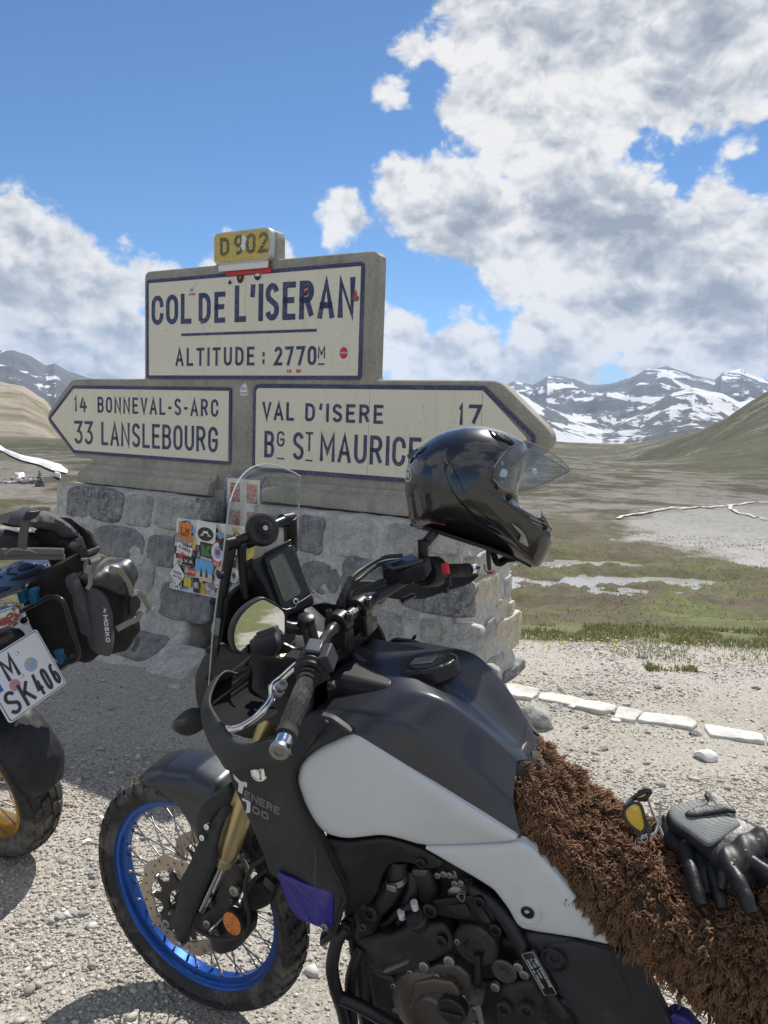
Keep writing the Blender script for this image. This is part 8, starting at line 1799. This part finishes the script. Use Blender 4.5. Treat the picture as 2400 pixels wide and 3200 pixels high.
grass(30000, 'grass', 6.3, 13, .006, .022, -6, 8, .58, 32, 1.8, green=-.15)
grass(260, 'grass_tuft', 4.98, 5.14, .015, .045, 1.80, 2.14, .56, 34, 1.3)
simple('petal', (.80,.55,.01), .6); simple('stem_green', (.08,.14,.03), .6)
fp_ = [(305,168),(222,192),(253,200),(365,212),(393,212),(404,200),(462,197),(487,199),(523,181),(592,188),(672,200),(684,196),(737,175),(765,188),(785,186),(842,168),(762,238),(830,238),(790,218),(1263,206),(1472,229),(1418,288),(1182,198)]
m = MB(); m.tube([(0,0,-.07),(.003,.002,-.03),(0,0,0)], .0018, 5); stem_me = m
for i, (a, b_) in enumerate(fp_):
    q = gat(*z15(a, b_), dz=.045); s_ = .50+.35*((i*37) % 10)/10; d_ = empty('dandelion', Matrix.Translation(Vector(q)), label='yellow dandelion flowering in the grass edge between gravel and marsh', category='flower', group='yellow dandelions along the grass edge')
    if i == 0:
        m = MB(); m.lathe([(-.006,.003),(-.002,.011),(.003,.0125),(.006,.008),(.007,.0001)], (0,0,0), (.1,-.3,1), 10); h_ = m.build('flower_head', MATS['petal'], d_); st_ = stem_me.build('stem', MATS['stem_green'], d_)
    else:
        for src in (h_, st_): c = src.copy(); COL.objects.link(c); c.parent = d_
    d_.scale = (s_, s_, .8)
# cairn and field stones in the meadow at the left
q = gat(*(.2711*460, 1050+.2711*1735)); cz = q[2]
cairn = empty('cairn', Matrix.Translation(Vector(q)), label='small dark cairn of piled flat stones in the meadow left of the monument', category='cairn')
sc_ = np.linalg.norm(q[:2])/2404; hh_ = 170*.2711*sc_
for lvl in range(9):
    k = 1-lvl/9.5; nn_ = max(1, int(5*k))
    for j in range(nn_): rock('stone', (((j+.5)/nn_-.5)*hh_*.62*k+.01*math.sin(lvl*7), .02*math.cos(j*3+lvl), hh_*(lvl+.4)/9), (hh_*.36*k/nn_+.01, hh_*.16*k+.01, hh_*.062), lvl*7+j, 'stone_dark', parent=cairn, sub=2, rot=j)
for i in range(26):
    x = 5+i*16.5+7*math.sin(i*5); y = 1690+9*math.sin(i*2.3)-(30*math.sin(i*1.7) if i % 4 == 0 else 0); q = gat(.2711*x*1.0, 1050+.2711*y); r_ = (.05+.05*abs(math.sin(i*3.1)))
    rock('field_stone', (q[0], q[1], q[2]+r_*.3), (r_*1.3, r_, r_*.8), 90+i, 'stone_dark' if i % 3 else 'stone_light', 'dark rough field stone in the row beside the small cairn' if i % 3 else 'pale rough field stone in the row beside the small cairn', 'stone', 'row of field stones in the left meadow', sub=2, rot=i)
# pale track edge lines on the far parking place
s = NB('track_line'); s.setv('Base Color', (.50,.49,.46)); s.setv('Roughness', .9)
for L in ([(1060,668),(1100,655),(1200,640),(1400,622),(1520,612),(1659,603),(1760,596)], [(1512,614),(1508,628),(1535,642),(1600,660),(1659,672),(1760,684)]):
    C_ = [gat(*z2(x, y)) for x, y in L]; C_ = resample(cr(C_, 8), 90); m = MB(); rows = []
    for i in range(90):
        t = C_[min(i+1, 89)]-C_[max(i-1, 0)]; s_ = np.array([-t[1], t[0]]); s_ = s_/np.linalg.norm(s_)*.04; row = []
        for k in (-1, 0, 1): x, y = C_[i][0]+s_[0]*k, C_[i][1]+s_[1]*k; row.append((x, y, float(ground_z(np.array([x]), np.array([y]))[0])+.03))
        rows.append(row)
    m.grid(rows); m.build('track_line', s.m, kind='structure')

# snow left on the hill behind the cairn: a bank laid on the slope
z16 = lambda a, b: (.2711*a, 1050+.2711*b)
s = NB('snow'); s.setv('Base Color', s.mix(s.noise(.3, 6, .7), (.80,.81,.83), (.66,.65,.62))); s.setv('Roughness', .7)
def snow(top, bot):
    T = resample([np.array(z16(*q)) for q in top], 40); B_ = resample([np.array(z16(*q)) for q in bot], 40); rows = []
    for i in range(40):
        row = []
        for k in range(7):
            q = gat(*(T[i]*(1-k/6)+B_[i]*(k/6))); row.append((q[0], q[1], q[2]+.05+.10*math.sin(k/6*math.pi)*min(1, (39-i)/3)*min(1, .3+i)))
        rows.append(row)
    m = MB(); m.grid(rows); m.build('snow_bank', MATS['snow'], kind='structure', auto=0)
snow([(-300,1180),(-120,1220),(0,1262),(100,1340),(300,1415),(500,1445),(700,1505),(782,1565)], [(-300,1230),(-120,1270),(0,1325),(120,1392),(250,1450),(450,1500),(600,1565),(775,1602)])
snow([(628,1622),(660,1615),(705,1645)], [(632,1632),(660,1650),(700,1664)])
snow([(165,1632),(230,1625),(290,1630)], [(175,1650),(220,1670),(285,1645)])
